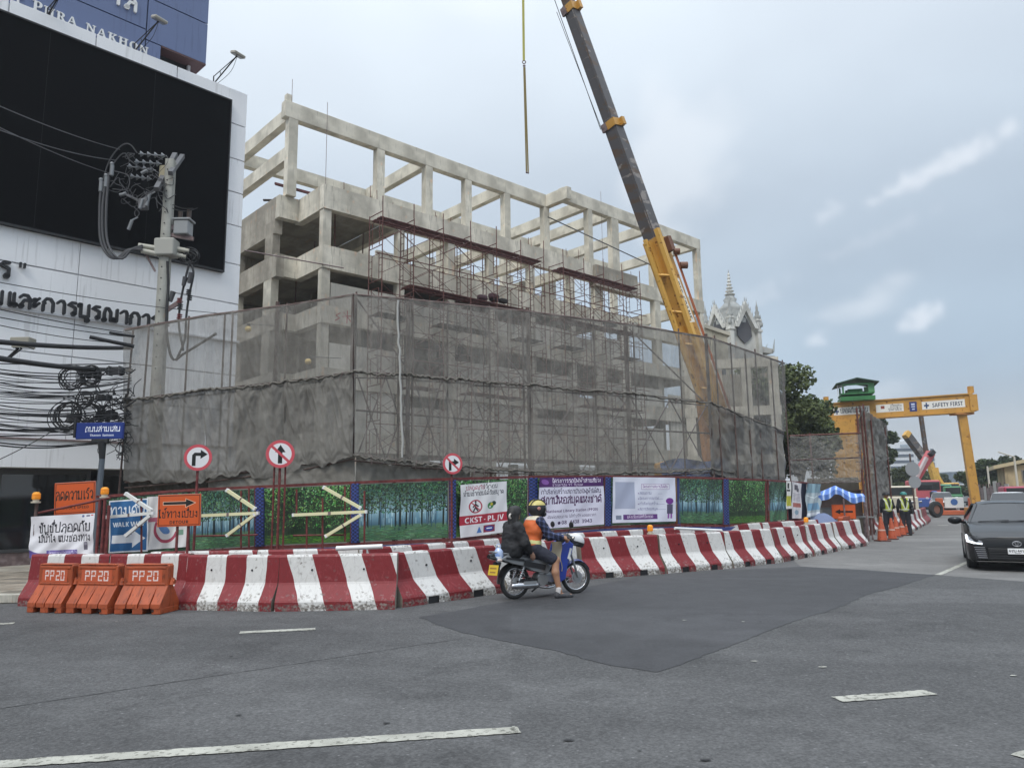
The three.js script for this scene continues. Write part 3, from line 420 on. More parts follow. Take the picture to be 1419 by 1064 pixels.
const NETA = [netMat(0.53, 31, 1.55), netMat(0.58, 83, 1.5)], NETDENSE = netMat(0.86, 47, 1.16);
function netSheet(name, A, B, C, D, m, label, o = {}) {   // A..B top edge, D..C bottom edge; folds hang from the ties and the hem scallops
  const { fold = 0.10, sag = 0.1, n = 90, k = 60, s = 1, ties = 5, hem = 0.12 } = o; seed(s * 131 + 7);
  const out = V().crossVectors(B.clone().sub(A), D.clone().sub(A)).normalize(); if (out.z < 0) out.negate();
  const W = A.distanceTo(B), f = s * 17.3, ox = rnd(), oy = rnd();
  const g = grid(n, k, (u, v) => {
    const top = A.clone().lerp(B, u), bot = D.clone().lerp(C, u), tie = Math.abs(Math.sin(u * ties * Math.PI));
    const p = top.lerp(bot, v + (fbm(u * 7 + f, 3, 64, 2, 3) - 0.5) * hem * v * v * 0.16);
    p.y -= sag * tie * (1 - v) * 0.35;
    const r1 = fbm(u * 5 + f, v * 3 + f, 64, 5, 3) - 0.5, r2 = Math.abs(fbm(u * 12 - v * 3 + f, v * 2 + u * 4, 64, 9, 2) - 0.5), diag = Math.sin((u * 9 + v * (u < 0.5 ? 4 : -4)) * 2.2 + f) * 0.25;
    let cr = 0; for (let q = 0; q <= ties; q++) for (const row of [0, 1]) { const du = (u - q / ties) * 2.2, dv = (v - row) * 1.1 + 1e-4, r = Math.hypot(du, dv), a = Math.atan2(du, Math.abs(dv)); cr += Math.exp(-r * 3.2) * Math.min(1, r * 6) * Math.abs(Math.sin(a * 6.5 + q * 2.1 + row + f)); }
    const ridge = 1 - Math.abs(fbm(u * 9 + v * 5 + f, v * 7 - u * 3 + f, 64, 13, 3) * 2 - 1); p.addScaledVector(out, fold * (cr * 0.3 + Math.pow(ridge, 5) * 0.1 - 0.12));
    return p.addScaledVector(out, fold * (r1 * 0.9 - r2 * 1.3 + diag * 0.35) * (0.25 + 0.75 * Math.sin(Math.PI * Math.min(1, v + 0.12))) + 0.05);
  });
  const uv = g.attributes.uv; for (let i = 0; i < uv.count; i++) uv.setXY(i, uv.getX(i) * W / 4 + ox, uv.getY(i) * A.distanceTo(D) / 4 + oy);
  return solo(name, g, m, label, 'safety net', null);
}
{
  const P = NP.map(([u, d, a, b, c]) => [at(u, a, d), at(u, b, d), at(u, c, d)]);
  const pn = thing('net_frame', 'dark pole framework of posts and ledgers carrying the grey netting', 'scaffold', V(P[3][0].x, 0, P[3][0].z));
  seed(23);
  const postU = [[185, 18.75], [207, 18.8], [262, 18.85], [312, 18.9], [323, 18.9], [385, 18.85], [398, 18.85], [490, 18.35], [494, 18.5], [553, 18.95], [566, 19.0], [572, 19.05], [620, 19.5], [678, 20], [724, 20.3], [731, 20.4], [822, 21.3], [866, 21.9], [877, 22], [940, 23], [978, 23.8], [990, 24], [1012, 24.8], [1032, 25.7], [1046, 26.3], [1068, 27.2], [1084, 28]];
  const topAt = (u, row) => { let i = 0; while (i < NP.length - 2 && NP[i + 1][0] < u) i++; const f = (u - NP[i][0]) / (NP[i + 1][0] - NP[i][0]); return NP[i][row] + f * (NP[i + 1][row] - NP[i][row]); };
  for (const [u, d] of postU) { const top = at(u, topAt(u, 2) - rr(0, 6), d + 0.12), thick = [385, 490, 566, 731, 866, 978].includes(u) ? 0.055 : 0.026; partW(pn, 'post', bar(V(top.x + (u < 300 ? rr(-0.15, 0) : 0), 0, top.z), top, thick, 8), M.postGrey); }
  for (let i = 0; i < P.length - 1; i++) for (const r of [0, 1, 2]) { const a = P[i][r].clone(), q = P[i + 1][r].clone(); a.z -= 0.04; q.z -= 0.04; partW(pn, 'ledger', bar(a, q, r === 0 ? 0.036 : 0.032, 6), M.postGrey); if (r) { a.y -= 0.14; q.y -= 0.1; partW(pn, 'ledger', bar(a, q, 0.02, 6), M.postGrey); } }
  for (let i = 3; i < P.length - 1; i++) for (const y of [0.45]) { const a = P[i][1].clone().lerp(P[i][2], y), q = P[i + 1][1].clone().lerp(P[i + 1][2], y); a.z -= 0.3; q.z -= 0.3; partW(pn, 'ledger', bar(a, q, 0.026, 6), M.postGrey); }
  for (let i = 3; i < P.length - 2; i++) for (let k = 0; k < 2; k++) { const f = k / 2, a = P[i][1].clone().lerp(P[i + 1][1], f), q = P[i][2].clone().lerp(P[i + 1][2], f + 0.5); a.z -= 0.4; q.z -= 0.4; partW(pn, 'diagonal_brace', bar(a, q, 0.02, 5), M.greyMetal); const c = P[i][2].clone().lerp(P[i + 1][2], f), e = P[i][1].clone().lerp(P[i + 1][1], f + 0.5); c.z -= 0.45; e.z -= 0.45; partW(pn, 'diagonal_brace', bar(c, e, 0.02, 5), M.greyMetal); }
  for (let i = 3; i < P.length - 2; i++) { const a = P[i][0].clone(), q = P[i + 1][1].clone(); a.z -= 0.5; q.z -= 0.5; if (i % 2) partW(pn, 'diagonal_brace', bar(a, q, 0.022, 5), M.greyMetal); }
  seed(91); const hemM = mat([0.40, 0.385, 0.355], 0.95, { map: netMap });
  for (let i = 0; i < P.length - 1; i++) for (const r of i < 3 ? [1] : [1, 2]) { const pts = []; for (let k = 0; k <= 26; k++) { const q = P[i][r].clone().lerp(P[i + 1][r], k / 26); q.y += rr(-0.035, 0.03) - 0.04 * Math.sin(Math.PI * k / 26); q.z += 0.06 + rr(-0.02, 0.03); pts.push(q); } partW(pn, 'hem_roll', pipe(pts, r === 1 ? 0.03 : 0.026, 5, 104), hemM); for (let k = 1 + (rnd() * 4 | 0); k < 26; k += 4 + (rnd() * 9 | 0)) partW(pn, 'tie', pipe([pts[k].clone().add(V(rr(-0.03, 0.03), 0.06, 0.01)), pts[k].clone().add(V(0.02, 0, 0.035)), pts[k].clone().add(V(rr(-0.06, 0.06), -0.05 - rnd() * 0.2, 0.02))], 0.007, 4, 8), rnd() < 0.4 ? hemM : M.greyMetal); }
  const names = ['far left, beside the cables', 'left of the round turn-right sign', 'left of the net corner, over the struck-out straight arrow', 'just right of the corner post', 'above the struck-out turn sign', 'above the white safety banner', 'above the purple headed banner', 'in front of the lower crane boom', 'at its right end by the trees'];
  for (let i = 0; i < P.length - 1; i++) {
    const [a, b2, c] = P[i], [d, e, f] = P[i + 1], dense = i < 3 || i === 8;
    netSheet('safety_net', a, d, e, b2, i === 8 ? NETA[1] : NETA[i % 2], `upper sheet of thin grey netting ${names[i]}`, { s: i + 1, fold: 0.085, ties: i === 6 ? 4 : 3 });
    const drop = i === 8 ? 0.35 : 0.12; const cc = c.clone(), ff = f.clone(); cc.y -= drop * 0.4; ff.y -= drop;
    netSheet('safety_net', b2, e, ff, cc, dense ? NETDENSE : NETA[(i + 1) % 2], `lower sheet of ${dense ? 'dense brownish' : 'thin grey'} netting ${names[i]}`, { s: i + 21, fold: dense ? 0.17 : 0.09, ties: 3, hem: 0.9 });
  }
  // loose second layer at the foot behind the hoarding
  const skirt = (i, j, lab, s, m = NETDENSE) => { const a = P[i][2].clone(), q = P[j][2].clone(); a.z -= 0.25; q.z -= 0.25; a.y += 0.05; q.y += 0.05; const c = V(a.x, 1.0, a.z), d = V(q.x, 1.0, q.z); netSheet('site_sheet', a, q, d, c, m, lab, { s, fold: 0.12 }); };
  const pale = mat('#c9c8c4', 0.85, { map: netMap }), paleDark = mat('#77736c', 0.9, { map: netMap });
  skirt(0, 1, 'dull grey sheet hanging behind the blue walkway poster', 61, paleDark); skirt(1, 3, 'pale grey sheet at the foot of the netting behind the forest panels', 62, pale); skirt(3, 5, 'pale sheet under the net corner behind the bushy forest panel', 63, pale); skirt(5, 8, 'thin net skirt behind the two white station banners', 64, NETA[1]); skirt(8, 9, 'dense net skirt at the right end of the big netting', 65, NETDENSE);
  // return of the net at the left end, towards the pavement and away
  const l = P[0], bk = V(-1.4, 0, -4.2);
  const rope = thing('rope', 'white knotted rope hanging down the netting right of its corner', 'rope', at(552, 640, 18.6)); seed(4);
  const pts = []; for (let k = 0; k <= 22; k++) pts.push(at(551 + k * 0.3 + rr(-1.1, 1.1), 416 + k * 9.9, 18.62)); partW(rope, 'rope_line', pipe(pts, 0.028, 5, 90, false, 0.4), mat([0.42, 0.42, 0.4], 0.9));
}
for (const [u, v, lab] of [[344, 456, 'yellow globe lamp inside the netting beside the left corner column'], [427, 501, 'orange globe lamp inside the netting left of the net corner']]) {
  const p = at(u, v, 20.5), o = thing('site_lamp', lab, 'lamp', p.clone()); part(o, 'globe', ball(0.09, 0, 0, 0, 14), mat([0.75, 0.55, 0.2], 0.4)); part(o, 'cap', cyl(0.05, 0.08, 0, 0.11, 0), M.blackMatt); part(o, 'arm', bar(V(0, 0.14, 0), V(0.9, 0.1, -0.1), 0.012), M.cableGrey);
}

// ---------------------------------------------------------------- utility pole with switchgear, cables and coils at the left
const PD = 20.3;   // distance of the pole
const pp = (u, v, d = PD) => at(u, v, d);
{
  const foot = pp(203, 800); foot.y = 0;
  const top = pp(231, 222), o = thing('utility_pole', 'square concrete utility pole in front of the white wall, half behind netting', 'utility pole', V(foot.x, 0, foot.z));
  const cw = 0.36, tall = top.y;
  partW(o, 'pole_shaft', (() => { const g = new THREE.CylinderGeometry(0.115 * 1.414, 0.165 * 1.414, tall, 4, 1); g.rotateY(Math.PI / 4 + 0.12); return g.translate(foot.x, tall / 2, foot.z); })(), tiled(mat('#bfc0bc', 0.9, { map: concreteMap }), 2));
  const holes = []; for (let y = 5; y < tall - 0.3; y += 0.32) holes.push(cyl(0.018, 0.02, foot.x - 0.02, y, foot.z + 0.165 - y * 0.0035, 8, 'z')); partW(o, 'bolt_hole', holes, M.dark);
  const darkSteel = mat([0.13, 0.13, 0.135], 0.6, { metalness: 0.3 });
  const T = (u, v, dz = 0) => pp(u, v, PD + dz);
  // two crossarms running back from the street
  partW(o, 'crossarm', beam(T(217, 262, -0.5), T(243, 214, 0.9), 0.13, 0.13), darkSteel); partW(o, 'crossarm', beam(T(236, 240, -0.4), T(253, 216, 1.2), 0.12, 0.12), darkSteel);
  partW(o, 'pole_cap_plate', rb(0.3, 0.55, 0.22, 0.04, top.x - 0.02, top.y - 0.45, top.z - 0.02), mat('#a39a80', 0.8));
  const ins = tiled(mat([0.2, 0.2, 0.21], 0.3, { map: rustMap }), 1), insL = mat([0.24, 0.25, 0.26], 0.3);
  const string = (a, b, n = 4) => { const g = [bar(a, b, 0.016)]; const d = b.clone().sub(a).normalize(); for (let i = 0; i < n; i++) { const c = a.clone().lerp(b, (i + 0.5) / n), k = new THREE.CylinderGeometry(0.025, 0.085, 0.075, 10); k.applyQuaternion(new THREE.Quaternion().setFromUnitVectors(V(0, 1, 0), d)); g.push(k.translate(c.x, c.y, c.z)); } return g; };
  for (const [a, b] of [[[192, 213], [231, 216]], [[186, 224], [224, 227]], [[180, 244], [210, 248]], [[176, 230], [216, 236]]]) partW(o, 'insulator_string', string(T(...a, -0.25), T(...b, -0.1)), insL);
  for (const [a, b] of [[[183, 305], [178, 318]], [[207, 270], [203, 285]], [[196, 240], [204, 236]], [[166, 270], [175, 268]], [[198, 276], [194, 289]]]) partW(o, 'fuse_tube', [bar(T(...a, -0.4), T(...b, -0.4), 0.045, 8), bar(T(a[0] + 8, a[1] - 4, -0.3), T(...a, -0.4), 0.02)], insL);
  partW(o, 'switch_bracket', [beam(T(192, 282, -0.3), T(216, 262, 0), 0.09, 0.09), beam(T(172, 268, -0.4), T(196, 280, -0.3), 0.06, 0.06), rb(0.24, 0.3, 0.2, 0.03, ...T(199, 283, -0.3).toArray())], darkSteel);
  for (const [u, v] of [[155, 236], [147, 252], [140, 258]]) partW(o, 'surge_arrester', [cyl(0.055, 0.3, ...T(u, v, -0.5).toArray(), 10), ball(0.06, ...T(u, v - 9, -0.5).toArray(), 8)], insL);
  partW(o, 'cable_riser', [[151, 240, 148], [146, 253, 143], [140, 258, 139]].flatMap(([u, v, w], i) => [pipe([T(u, v, -0.5), T(w - 1, 290, -0.5), T(w, 330, -0.5), T(w + 9, 352, -0.5), T(w + 22, 358, -0.45), T(182 - i * 2, 346, -0.4), T(198, 340 + i * 3, -0.35)], 0.035, 6, 40)]), M.cableGrey);
  partW(o, 'riser_loop', [pipe([T(140, 258, -0.5), T(152, 222, -0.5), T(168, 202, -0.5), T(180, 200, -0.5), T(190, 212, -0.4)], 0.018, 5, 30), pipe([T(147, 252, -0.5), T(158, 226, -0.5), T(172, 212, -0.5), T(180, 222, -0.4), T(205, 240, -0.2)], 0.016, 5, 30), pipe([T(155, 236, -0.5), T(178, 244, -0.4), T(176, 262, -0.4), T(156, 262, -0.5)], 0.014, 5, 30)], M.cableGrey);
  seed(52); const jum = []; for (let i = 0; i < 26; i++) { let q = T(rr(165, 226), rr(212, 285), rr(-0.5, 0)); const p = [q.clone()]; for (let k = 0; k < 4; k++) { q = q.clone().add(V(rr(-0.28, 0.28), rr(-0.32, 0.2), rr(-0.08, 0.08))); p.push(q); } jum.push(pipe(p, rr(0.008, 0.014), 4, 16)); } partW(o, 'loose_lead', jum, M.cableGrey);
  // voltage transformer on its bracket, arms with sleeves
  partW(o, 'transformer', [rb(0.42, 0.42, 0.36, 0.04, ...T(254, 317, 0.1).toArray()), rb(0.5, 0.06, 0.42, 0.02, ...T(255, 306, 0.1).toArray())], mat('#8d8f90', 0.6)); partW(o, 'bushing', [cyl(0.06, 0.2, ...T(250, 298, 0.1).toArray(), 10), cyl(0.06, 0.24, ...T(262, 297, 0.1).toArray(), 10)], mat([0.06, 0.04, 0.03], 0.3)); partW(o, 'bracket', [beam(T(233, 325, 0), T(268, 331, 0.1), 0.1, 0.1), beam(T(234, 318), T(245, 312, 0.1), 0.12, 0.1)], M.greyMetal);
  partW(o, 'jumper_lead', [pipe([T(216, 262), T(226, 280), T(245, 291), T(262, 292), T(274, 288)], 0.012, 4, 30), pipe([T(222, 258), T(232, 278), T(250, 288), T(268, 289)], 0.012, 4, 30)], M.cable);
  for (const [a, b, z] of [[[192, 340], [218, 344], -0.3], [[196, 347], [218, 352], -0.3], [[240, 344], [262, 348], 0], [[238, 352], [258, 356], 0]]) partW(o, 'sleeve_arm', bar(T(...a, z), T(...b, z + 0.12), 0.072, 8), mat('#b4b1a4', 0.6)); partW(o, 'clamp_plate', rb(0.56, 0.5, 0.42, 0.05, ...T(231, 344, -0.05).toArray()), mat('#a5a49c', 0.75)); partW(o, 'strut', bar(T(202, 352, -0.2), T(215, 376, -0.1), 0.03), M.greyMetal);
  seed(15); const coil = []; for (let i = 0; i < 9; i++) { const c = T(263 + rr(-3, 3), 356 + rr(-2, 4), 0.1), r = rr(0.12, 0.3), p = []; for (let k = 0; k < 10; k++) { const a = k / 10 * 6.283; p.push(V(c.x + Math.cos(a) * r, c.y + Math.sin(a) * r * 0.8, c.z + Math.sin(a * 2 + i) * 0.05)); } coil.push(pipe(p, 0.016, 5, 30, true)); } partW(o, 'cable_coil', coil, M.cable);
  partW(o, 'conduit', [pipe([T(232, 362, -0.1), T(233, 400, -0.1), T(231, 430, -0.15), T(232, 470, -0.15), T(240, 498, -0.1), T(255, 490, 0), T(300, 462, 0.1)], 0.035, 6, 50), pipe([T(265, 366), T(268, 380), T(262, 410), T(258, 440), T(256, 470), T(244, 500)], 0.03, 6, 50), pipe([T(262, 366), T(256, 390), T(250, 420), T(248, 450), T(254, 486)], 0.03, 6, 50)], M.cable);
  for (const [a, b] of [[[265, 378], [262, 392]], [[257, 384], [254, 396]], [[240, 404], [236, 418]]]) partW(o, 'cable_termination', [bar(T(...a, -0.05), T(...b, -0.05), 0.075, 9, 0.05)], M.cableGrey);
  for (const [u, v] of [[262, 402], [263, 410], [249, 414], [250, 422], [232, 446], [249, 436]]) partW(o, 'shed_ring', [0, 1, 2].map((k) => cyl(0.07, 0.02, ...T(u - k * 0.4, v + k * 2.6, -0.03).toArray(), 10)), u === 249 ? mat([0.2, 0.03, 0.03], 0.6) : M.cable);
  partW(o, 'support_arm', beam(T(231, 430, -0.1), T(252, 416, 0), 0.09, 0.11), M.greyMetal);
}
{ // conductors and telephone cables: every span is its own thing
  const span = (name, label, a, b, sag, r, m = M.cable, grp = null, dA = 13, dB = PD) => { const A = at(...a, dA), B = at(...b, dB), p = []; for (let i = 0; i <= 8; i++) { const f = i / 8, q = A.clone().lerp(B, f); q.y -= sag * 4 * f * (1 - f); p.push(q); } return solo(name, pipe(p, r, 5, 24), m, label, 'cable', grp); };
  span('power_line', 'topmost thin power line crossing the black screen to the pole head', [-60, 120], [166, 207], 0.1, 0.012, M.cableGrey); span('power_line', 'middle thin power line crossing the black screen to the pole head', [-60, 156], [160, 222], 0.15, 0.012, M.cableGrey); span('power_line', 'lowest thin power line crossing the black screen to the pole head', [-60, 146], [152, 240], 0.1, 0.012, M.cableGrey);
  span('service_wire', 'thin wire just above the long line of black script letters', [-60, 380], [330, 436], 0.1, 0.009); span('service_wire', 'thin wire through the line of black script letters', [-60, 415], [182, 462], 0.05, 0.012); span('service_wire', 'thin wire below the line of black script letters, upper of two', [-60, 428], [182, 467], 0.05, 0.011); span('service_wire', 'thin wire below the line of black script letters, lower of two', [-60, 437], [182, 476], 0.1, 0.01);
  span('trunk_cable', 'thick black bundled cable above the small lamp on the cables', [-60, 468], [182, 482], 0.06, 0.055); span('trunk_cable', 'thick black bundled cable under the small lamp on the cables', [-60, 486], [182, 513], 0.1, 0.06);
  span('cable_stub', 'short thick black cable sleeve at the left edge of the netting, upper', [124, 467], [186, 480], 0, 0.05, M.cable, null, 18, 18.5); span('cable_stub', 'short thick black cable sleeve at the left edge of the netting, top', [152, 461], [186, 466], 0, 0.035, M.cable, null, 18, 18.5);
  seed(44); const grp = 'thin black telephone cables strung in front of the white wall';
  for (let i = 0; i < 42; i++) { const v0 = 498 + i * 2.7 + rr(-5, 5), v1 = 508 + i * 2.35 + rr(-7, 7); span('telephone_cable', i % 14 === 0 ? ['uppermost', 'middle', 'lowest'][i / 14] + ' strand of the telephone cables across the lower white wall' : 'thin black cable in the tangle of lines across the lower white wall', [-60, v0], [182, v1], rr(0.02, 0.32), rr(0.007, 0.016), M.cable, grp, rr(14, 16), rr(18, 19.4)); }
  span('drop_wire', 'single wire slanting up to the cable coils from the lower left', [-20, 645], [84, 590], 0.05, 0.01, M.cable, null, 15.6, 18.5); span('drop_wire', 'single cable along the fascia above the ground floor windows', [-60, 582], [182, 606], 0.05, 0.012, M.cable, null, 15.6, 18.5);
  const coil = (u, v, r, n, label, sx = 1) => { const c = at(u, v, 18.2), g = []; for (let i = 0; i < n; i++) { const R = r * rr(0.75, 1.12), ox = rr(-0.07, 0.07), oy = rr(-0.06, 0.06), oz = rr(-0.12, 0.12), p = []; for (let k = 0; k < 12; k++) { const a = k / 12 * 6.283; p.push(V(c.x + ox + Math.cos(a) * R * sx * rr(0.95, 1.05), c.y + oy + Math.sin(a) * R * rr(0.93, 1.05), c.z + oz + Math.sin(a + i) * 0.05)); } g.push(pipe(p, rr(0.009, 0.016), 5, 36, true)); } solo('cable_coil', g, M.cable, label, 'cable coil', 'coils of spare cable hung on the lines'); };
  seed(45); coil(98, 524, 0.26, 9, 'left one of the two upper black cable coils on the lines', 1.15); coil(125, 522, 0.25, 12, 'right one of the two upper black cable coils, darker and denser'); coil(116, 553, 0.2, 4, 'small thin cable coil between the upper and lower coils'); coil(92, 576, 0.36, 11, 'big loose cable coil left of the blue street sign');
  coil(122, 572, 0.26, 8, 'untidy cable coil right above the blue street sign', 1.3);
  const box = (u, v, w, h, label) => { const o = thing('splice_closure', label, 'cable joint', at(u, v, 18.3)); part(o, 'housing', rb(w, h, 0.16, 0.04), M.blackMatt); part(o, 'clamp', [bx(0.03, h + 0.03, 0.18, -w * 0.3, 0, 0), bx(0.03, h + 0.03, 0.18, w * 0.3, 0, 0)], M.cableGrey); for (const s of [-1, 1]) part(o, 'tail', pipe([V(s * w * 0.5, 0, 0), V(s * w * 0.8, -0.08, 0), V(s * w * 1.2, 0.03, 0.02)], 0.015), M.cable); };
  box(144, 551, 0.38, 0.13, 'black cable joint box above the blue street sign'); box(160, 514, 0.42, 0.2, 'black cable joint box at the net edge under the thick cables'); box(148, 576, 0.5, 0.2, 'black cable joint box right above the blue sign panel'); box(102, 580, 0.3, 0.2, 'black cable joint box inside the big loose coil'); box(127, 519, 0.25, 0.18, 'black joint box within the upper right coil');
  seed(46); const knot = []; for (let i = 0; i < 46; i++) { const p = []; let q = at(rr(120, 182), rr(545, 592), rr(18, 18.8)); for (let k = 0; k < 5; k++) { p.push(q.clone()); q.add(V(rr(-0.22, 0.22), rr(-0.2, 0.2), rr(-0.06, 0.06))); } knot.push(pipe(p, rr(0.008, 0.016), 4, 18)); } for (let i = 0; i < 14; i++) { const a = at(rr(140, 182), rr(595, 610), 18.4), p = [a]; for (let k = 1; k < 5; k++) p.push(a.clone().add(V(rr(-0.2, 0.2), -k * 0.14, 0))); knot.push(pipe(p, 0.008, 4, 14)); }
  tag(solo('cable_tangle', knot, M.cable, 'dense black tangle of loose wires above and behind the blue street sign', 'cable tangle'), null, null, null, 'stuff');
  const lp = at(32, 474, 17.4), lamp = thing('floodlight', 'small grey floodlight clamped between the two thick cables at the far left', 'floodlight', lp.clone());
  part(lamp, 'lamp_head', [rb(0.46, 0.2, 0.3, 0.03), bx(0.4, 0.05, 0.26, 0.02, -0.12, 0)], mat('#8f8b7e', 0.6)); part(lamp, 'lens', bx(0.36, 0.02, 0.22, 0.02, -0.152, 0), M.glassDark); part(lamp, 'arm', [bar(V(-0.05, -0.1, 0), V(-0.35, -0.4, 0), 0.03), bar(V(0.05, -0.1, 0), V(-0.3, -0.4, 0), 0.015)], M.blackMatt);
}
{ // street name sign on its pole
  const a = at(107, 586, 16.6), c = at(171, 608, 16.6), w = c.x - a.x, h = a.y - c.y, base = at(137, 690, 16.6), o = thing('street_name_sign', 'blue street name sign with white lettering on a black and grey post', 'street sign', V(base.x, 0, base.z));
  partW(o, 'post', bar(V(base.x - 0.04, 0.1, base.z), at(141.5, 636, 16.6), 0.07, 10, 0.06), mat('#5a626b', 0.6)); partW(o, 'post_top', bar(at(141.5, 636, 16.6), at(141.5, 612, 16.6), 0.06, 10, 0.09), M.blackMatt);
  partW(o, 'cap', rb(w * 0.36, 0.11, 0.1, 0.03, at(139, 613, 16.6).x, at(139, 611.5, 16.6).y, a.z), M.blackMatt);
  partW(o, 'panel', rb(w, h, 0.06, 0.015, (a.x + c.x) / 2, (a.y + c.y) / 2, a.z), mat('#17307c', 0.45));
  const f = partW(o, 'lettering_face', new THREE.PlaneGeometry(w * 0.97, h * 0.94).translate((a.x + c.x) / 2, (a.y + c.y) / 2, a.z + 0.034), mat('#ffffff', 0.45, { map: canvasTex(512, 176, (x) => { x.fillStyle = '#16327f'; x.fillRect(0, 0, 512, 176); thai(x, 'ถนนสามเสน', 100, 96, 52, '#f2f4f8', 0.15, 'left', 0.95); latin(x, 'Thanon  Samsen', 285, 150, 'bold 34px sans-serif', '#eef1f7', 'center'); }) }));
  partW(o, 'edge_bar', box2(a.x - 0.05, a.x - 0.005, a.y - 0.33, a.y + 0.12, a.z - 0.03, a.z + 0.04), M.blackMatt);
}

// ---------------------------------------------------------------- hoarding of printed panels
const forest = (kind, sd) => canvasTex(512, 330, (x, w, h) => {   // printed photograph of a wood
  seed(sd); const g = x.createLinearGradient(0, 0, 0, h); if (kind === 'bush') { g.addColorStop(0, '#12261a'); g.addColorStop(0.75, '#16301a'); g.addColorStop(1, '#41662c'); } else { g.addColorStop(0, '#1c3a2c'); g.addColorStop(0.5, '#93b3be'); g.addColorStop(0.72, '#43697a'); g.addColorStop(0.74, '#4d7058'); g.addColorStop(1, '#3a5c42'); }
  x.fillStyle = g; x.fillRect(0, 0, w, h);
  if (kind === 'bush') {
    for (let i = 0; i < 40; i++) { x.strokeStyle = rnd() < 0.5 ? '#0c1e0e' : '#2a4526'; x.lineWidth = rr(2, 6); const px = rr(0, w); x.beginPath(); x.moveTo(px, h * 0.86); x.lineTo(px + rr(-14, 14), h * 0.2); x.stroke(); }
    for (let i = 0; i < 2600; i++) { const py = Math.pow(rnd(), 1.3) * h * 0.74; x.fillStyle = `hsl(${rr(84, 128)},${rr(24, 44)}%,${rr(10, 60) * (1 - py / h * 0.4) * (0.5 + vnoise(i * 0.02, 5, 64, sd))}%)`; x.beginPath(); x.ellipse((i * 0.02 * 60 + rr(-50, 50) + w) % w, py, rr(2, 8), rr(1.5, 5), rr(0, 3), 0, 7); x.fill(); }
    for (let i = 0; i < 500; i++) { x.fillStyle = `hsl(${rr(80, 105)},${rr(45, 65)}%,${rr(20, 42)}%)`; x.fillRect(rr(0, w), h * rr(0.84, 0.98), rr(4, 22), rr(1, 3)); }
  } else {
    for (let i = 0; i < 120; i++) { x.fillStyle = rnd() < 0.5 ? '#bcd9dd' : '#5e93a8'; x.globalAlpha = 0.5; x.fillRect(rr(0, w), h * rr(0.4, 0.62), rr(2, 7), h * rr(0.05, 0.16)); } x.globalAlpha = 1;
    for (let i = 0; i < 26; i++) { const px = rr(0, w), t = rr(3, 13); x.fillStyle = ['#14262b', '#1d3a4d', '#22465f', '#132418'][i & 3]; x.beginPath(); x.moveTo(px - t * 0.5, h * rr(0.72, 0.86)); x.lineTo(px + t * 0.5, h * rr(0.72, 0.86)); x.lineTo(px + t * 0.3 + 6, 0); x.lineTo(px - t * 0.3 + 6, 0); x.fill(); }
    for (let i = 0; i < 2200; i++) { const py = Math.pow(rnd(), 1.5) * h * 0.52; x.fillStyle = `hsl(${rr(95, 165)},${rr(14, 32)}%,${rr(9, 44) * (0.6 + 0.8 * vnoise(i * 0.013, 3, 64, sd))}%)`; x.beginPath(); x.ellipse((i * 0.013 * 90 + rr(-60, 60)) % w, py, rr(2, 9), rr(1.5, 5), rr(0, 3), 0, 7); x.fill(); }
    for (let i = 0; i < 600; i++) { x.fillStyle = `hsl(${rr(95, 150)},${rr(16, 32)}%,${rr(20, 50)}%)`; x.fillRect(rr(0, w), h * rr(0.76, 0.99), rr(6, 34), rr(1, 3)); }
  }
});
const clothBump = dataTex(256, (u, v) => fbm(u * 5, v * 4, 5, 12, 4), false);
const printed = (t) => mat('#ffffff', 0.55, { map: t, side: THREE.DoubleSide });
const forestA = [forest('open', 3), forest('open', 9)], forestB = forest('bush', 5);
// key points along the hoarding: u, distance, v of the top, v of the foot
const HK = [[132, 14.35, 690, 772], [215, 14.4, 684, 768], [272, 14.45, 680, 763], [358, 14.5, 676, 757], [492, 14.75, 670, 752], [624, 15.4, 665, 746], [698, 16.9, 663, 740], [733, 17.6, 662, 737], [836, 19.6, 661, 729], [937, 21, 662, 726], [1004, 22.4, 664, 727], [1060, 23.9, 666, 724], [1090, 25, 668, 721], [1120, 26.2, 670, 716]];
const hk = (u) => { let i = 0; while (i < HK.length - 2 && HK[i + 1][0] < u) i++; const f = (u - HK[i][0]) / (HK[i + 1][0] - HK[i][0]), d = lerp(HK[i][1], HK[i + 1][1], f); return [at(u, lerp(HK[i][2], HK[i + 1][2], f), d), at(u, lerp(HK[i][3], HK[i + 1][3], f), d)]; };
function sheetOn(u0, u1, t0, t1, o = {}) { // printed sheet between two stations of the hoarding, a little wavy; t0/t1 = height shares of the foot and the top
  const [ta, ba] = hk(u0), [tb, bb] = hk(u1), out = V().crossVectors(tb.clone().sub(ta), V(0, 1, 0)).normalize(); if (out.z < 0) out.negate(); const w = o.wave ?? 0.012, off = o.off ?? 0.03, ph = u0 * 0.37;
  return grid(16, 8, (s, t) => { const T = ta.clone().lerp(tb, s), B = ba.clone().lerp(bb, s), p = B.lerp(T, lerp(t0, t1, t)); if (o.skew) p.y += o.skew * (s - 0.5); return p.addScaledVector(out, off + w * (Math.sin(s * 9 + ph) * Math.cos(t * 5 + ph) + 0.6 * Math.sin(s * 21 - t * 9 + ph)) + (o.lean ?? 0) * t); });
}
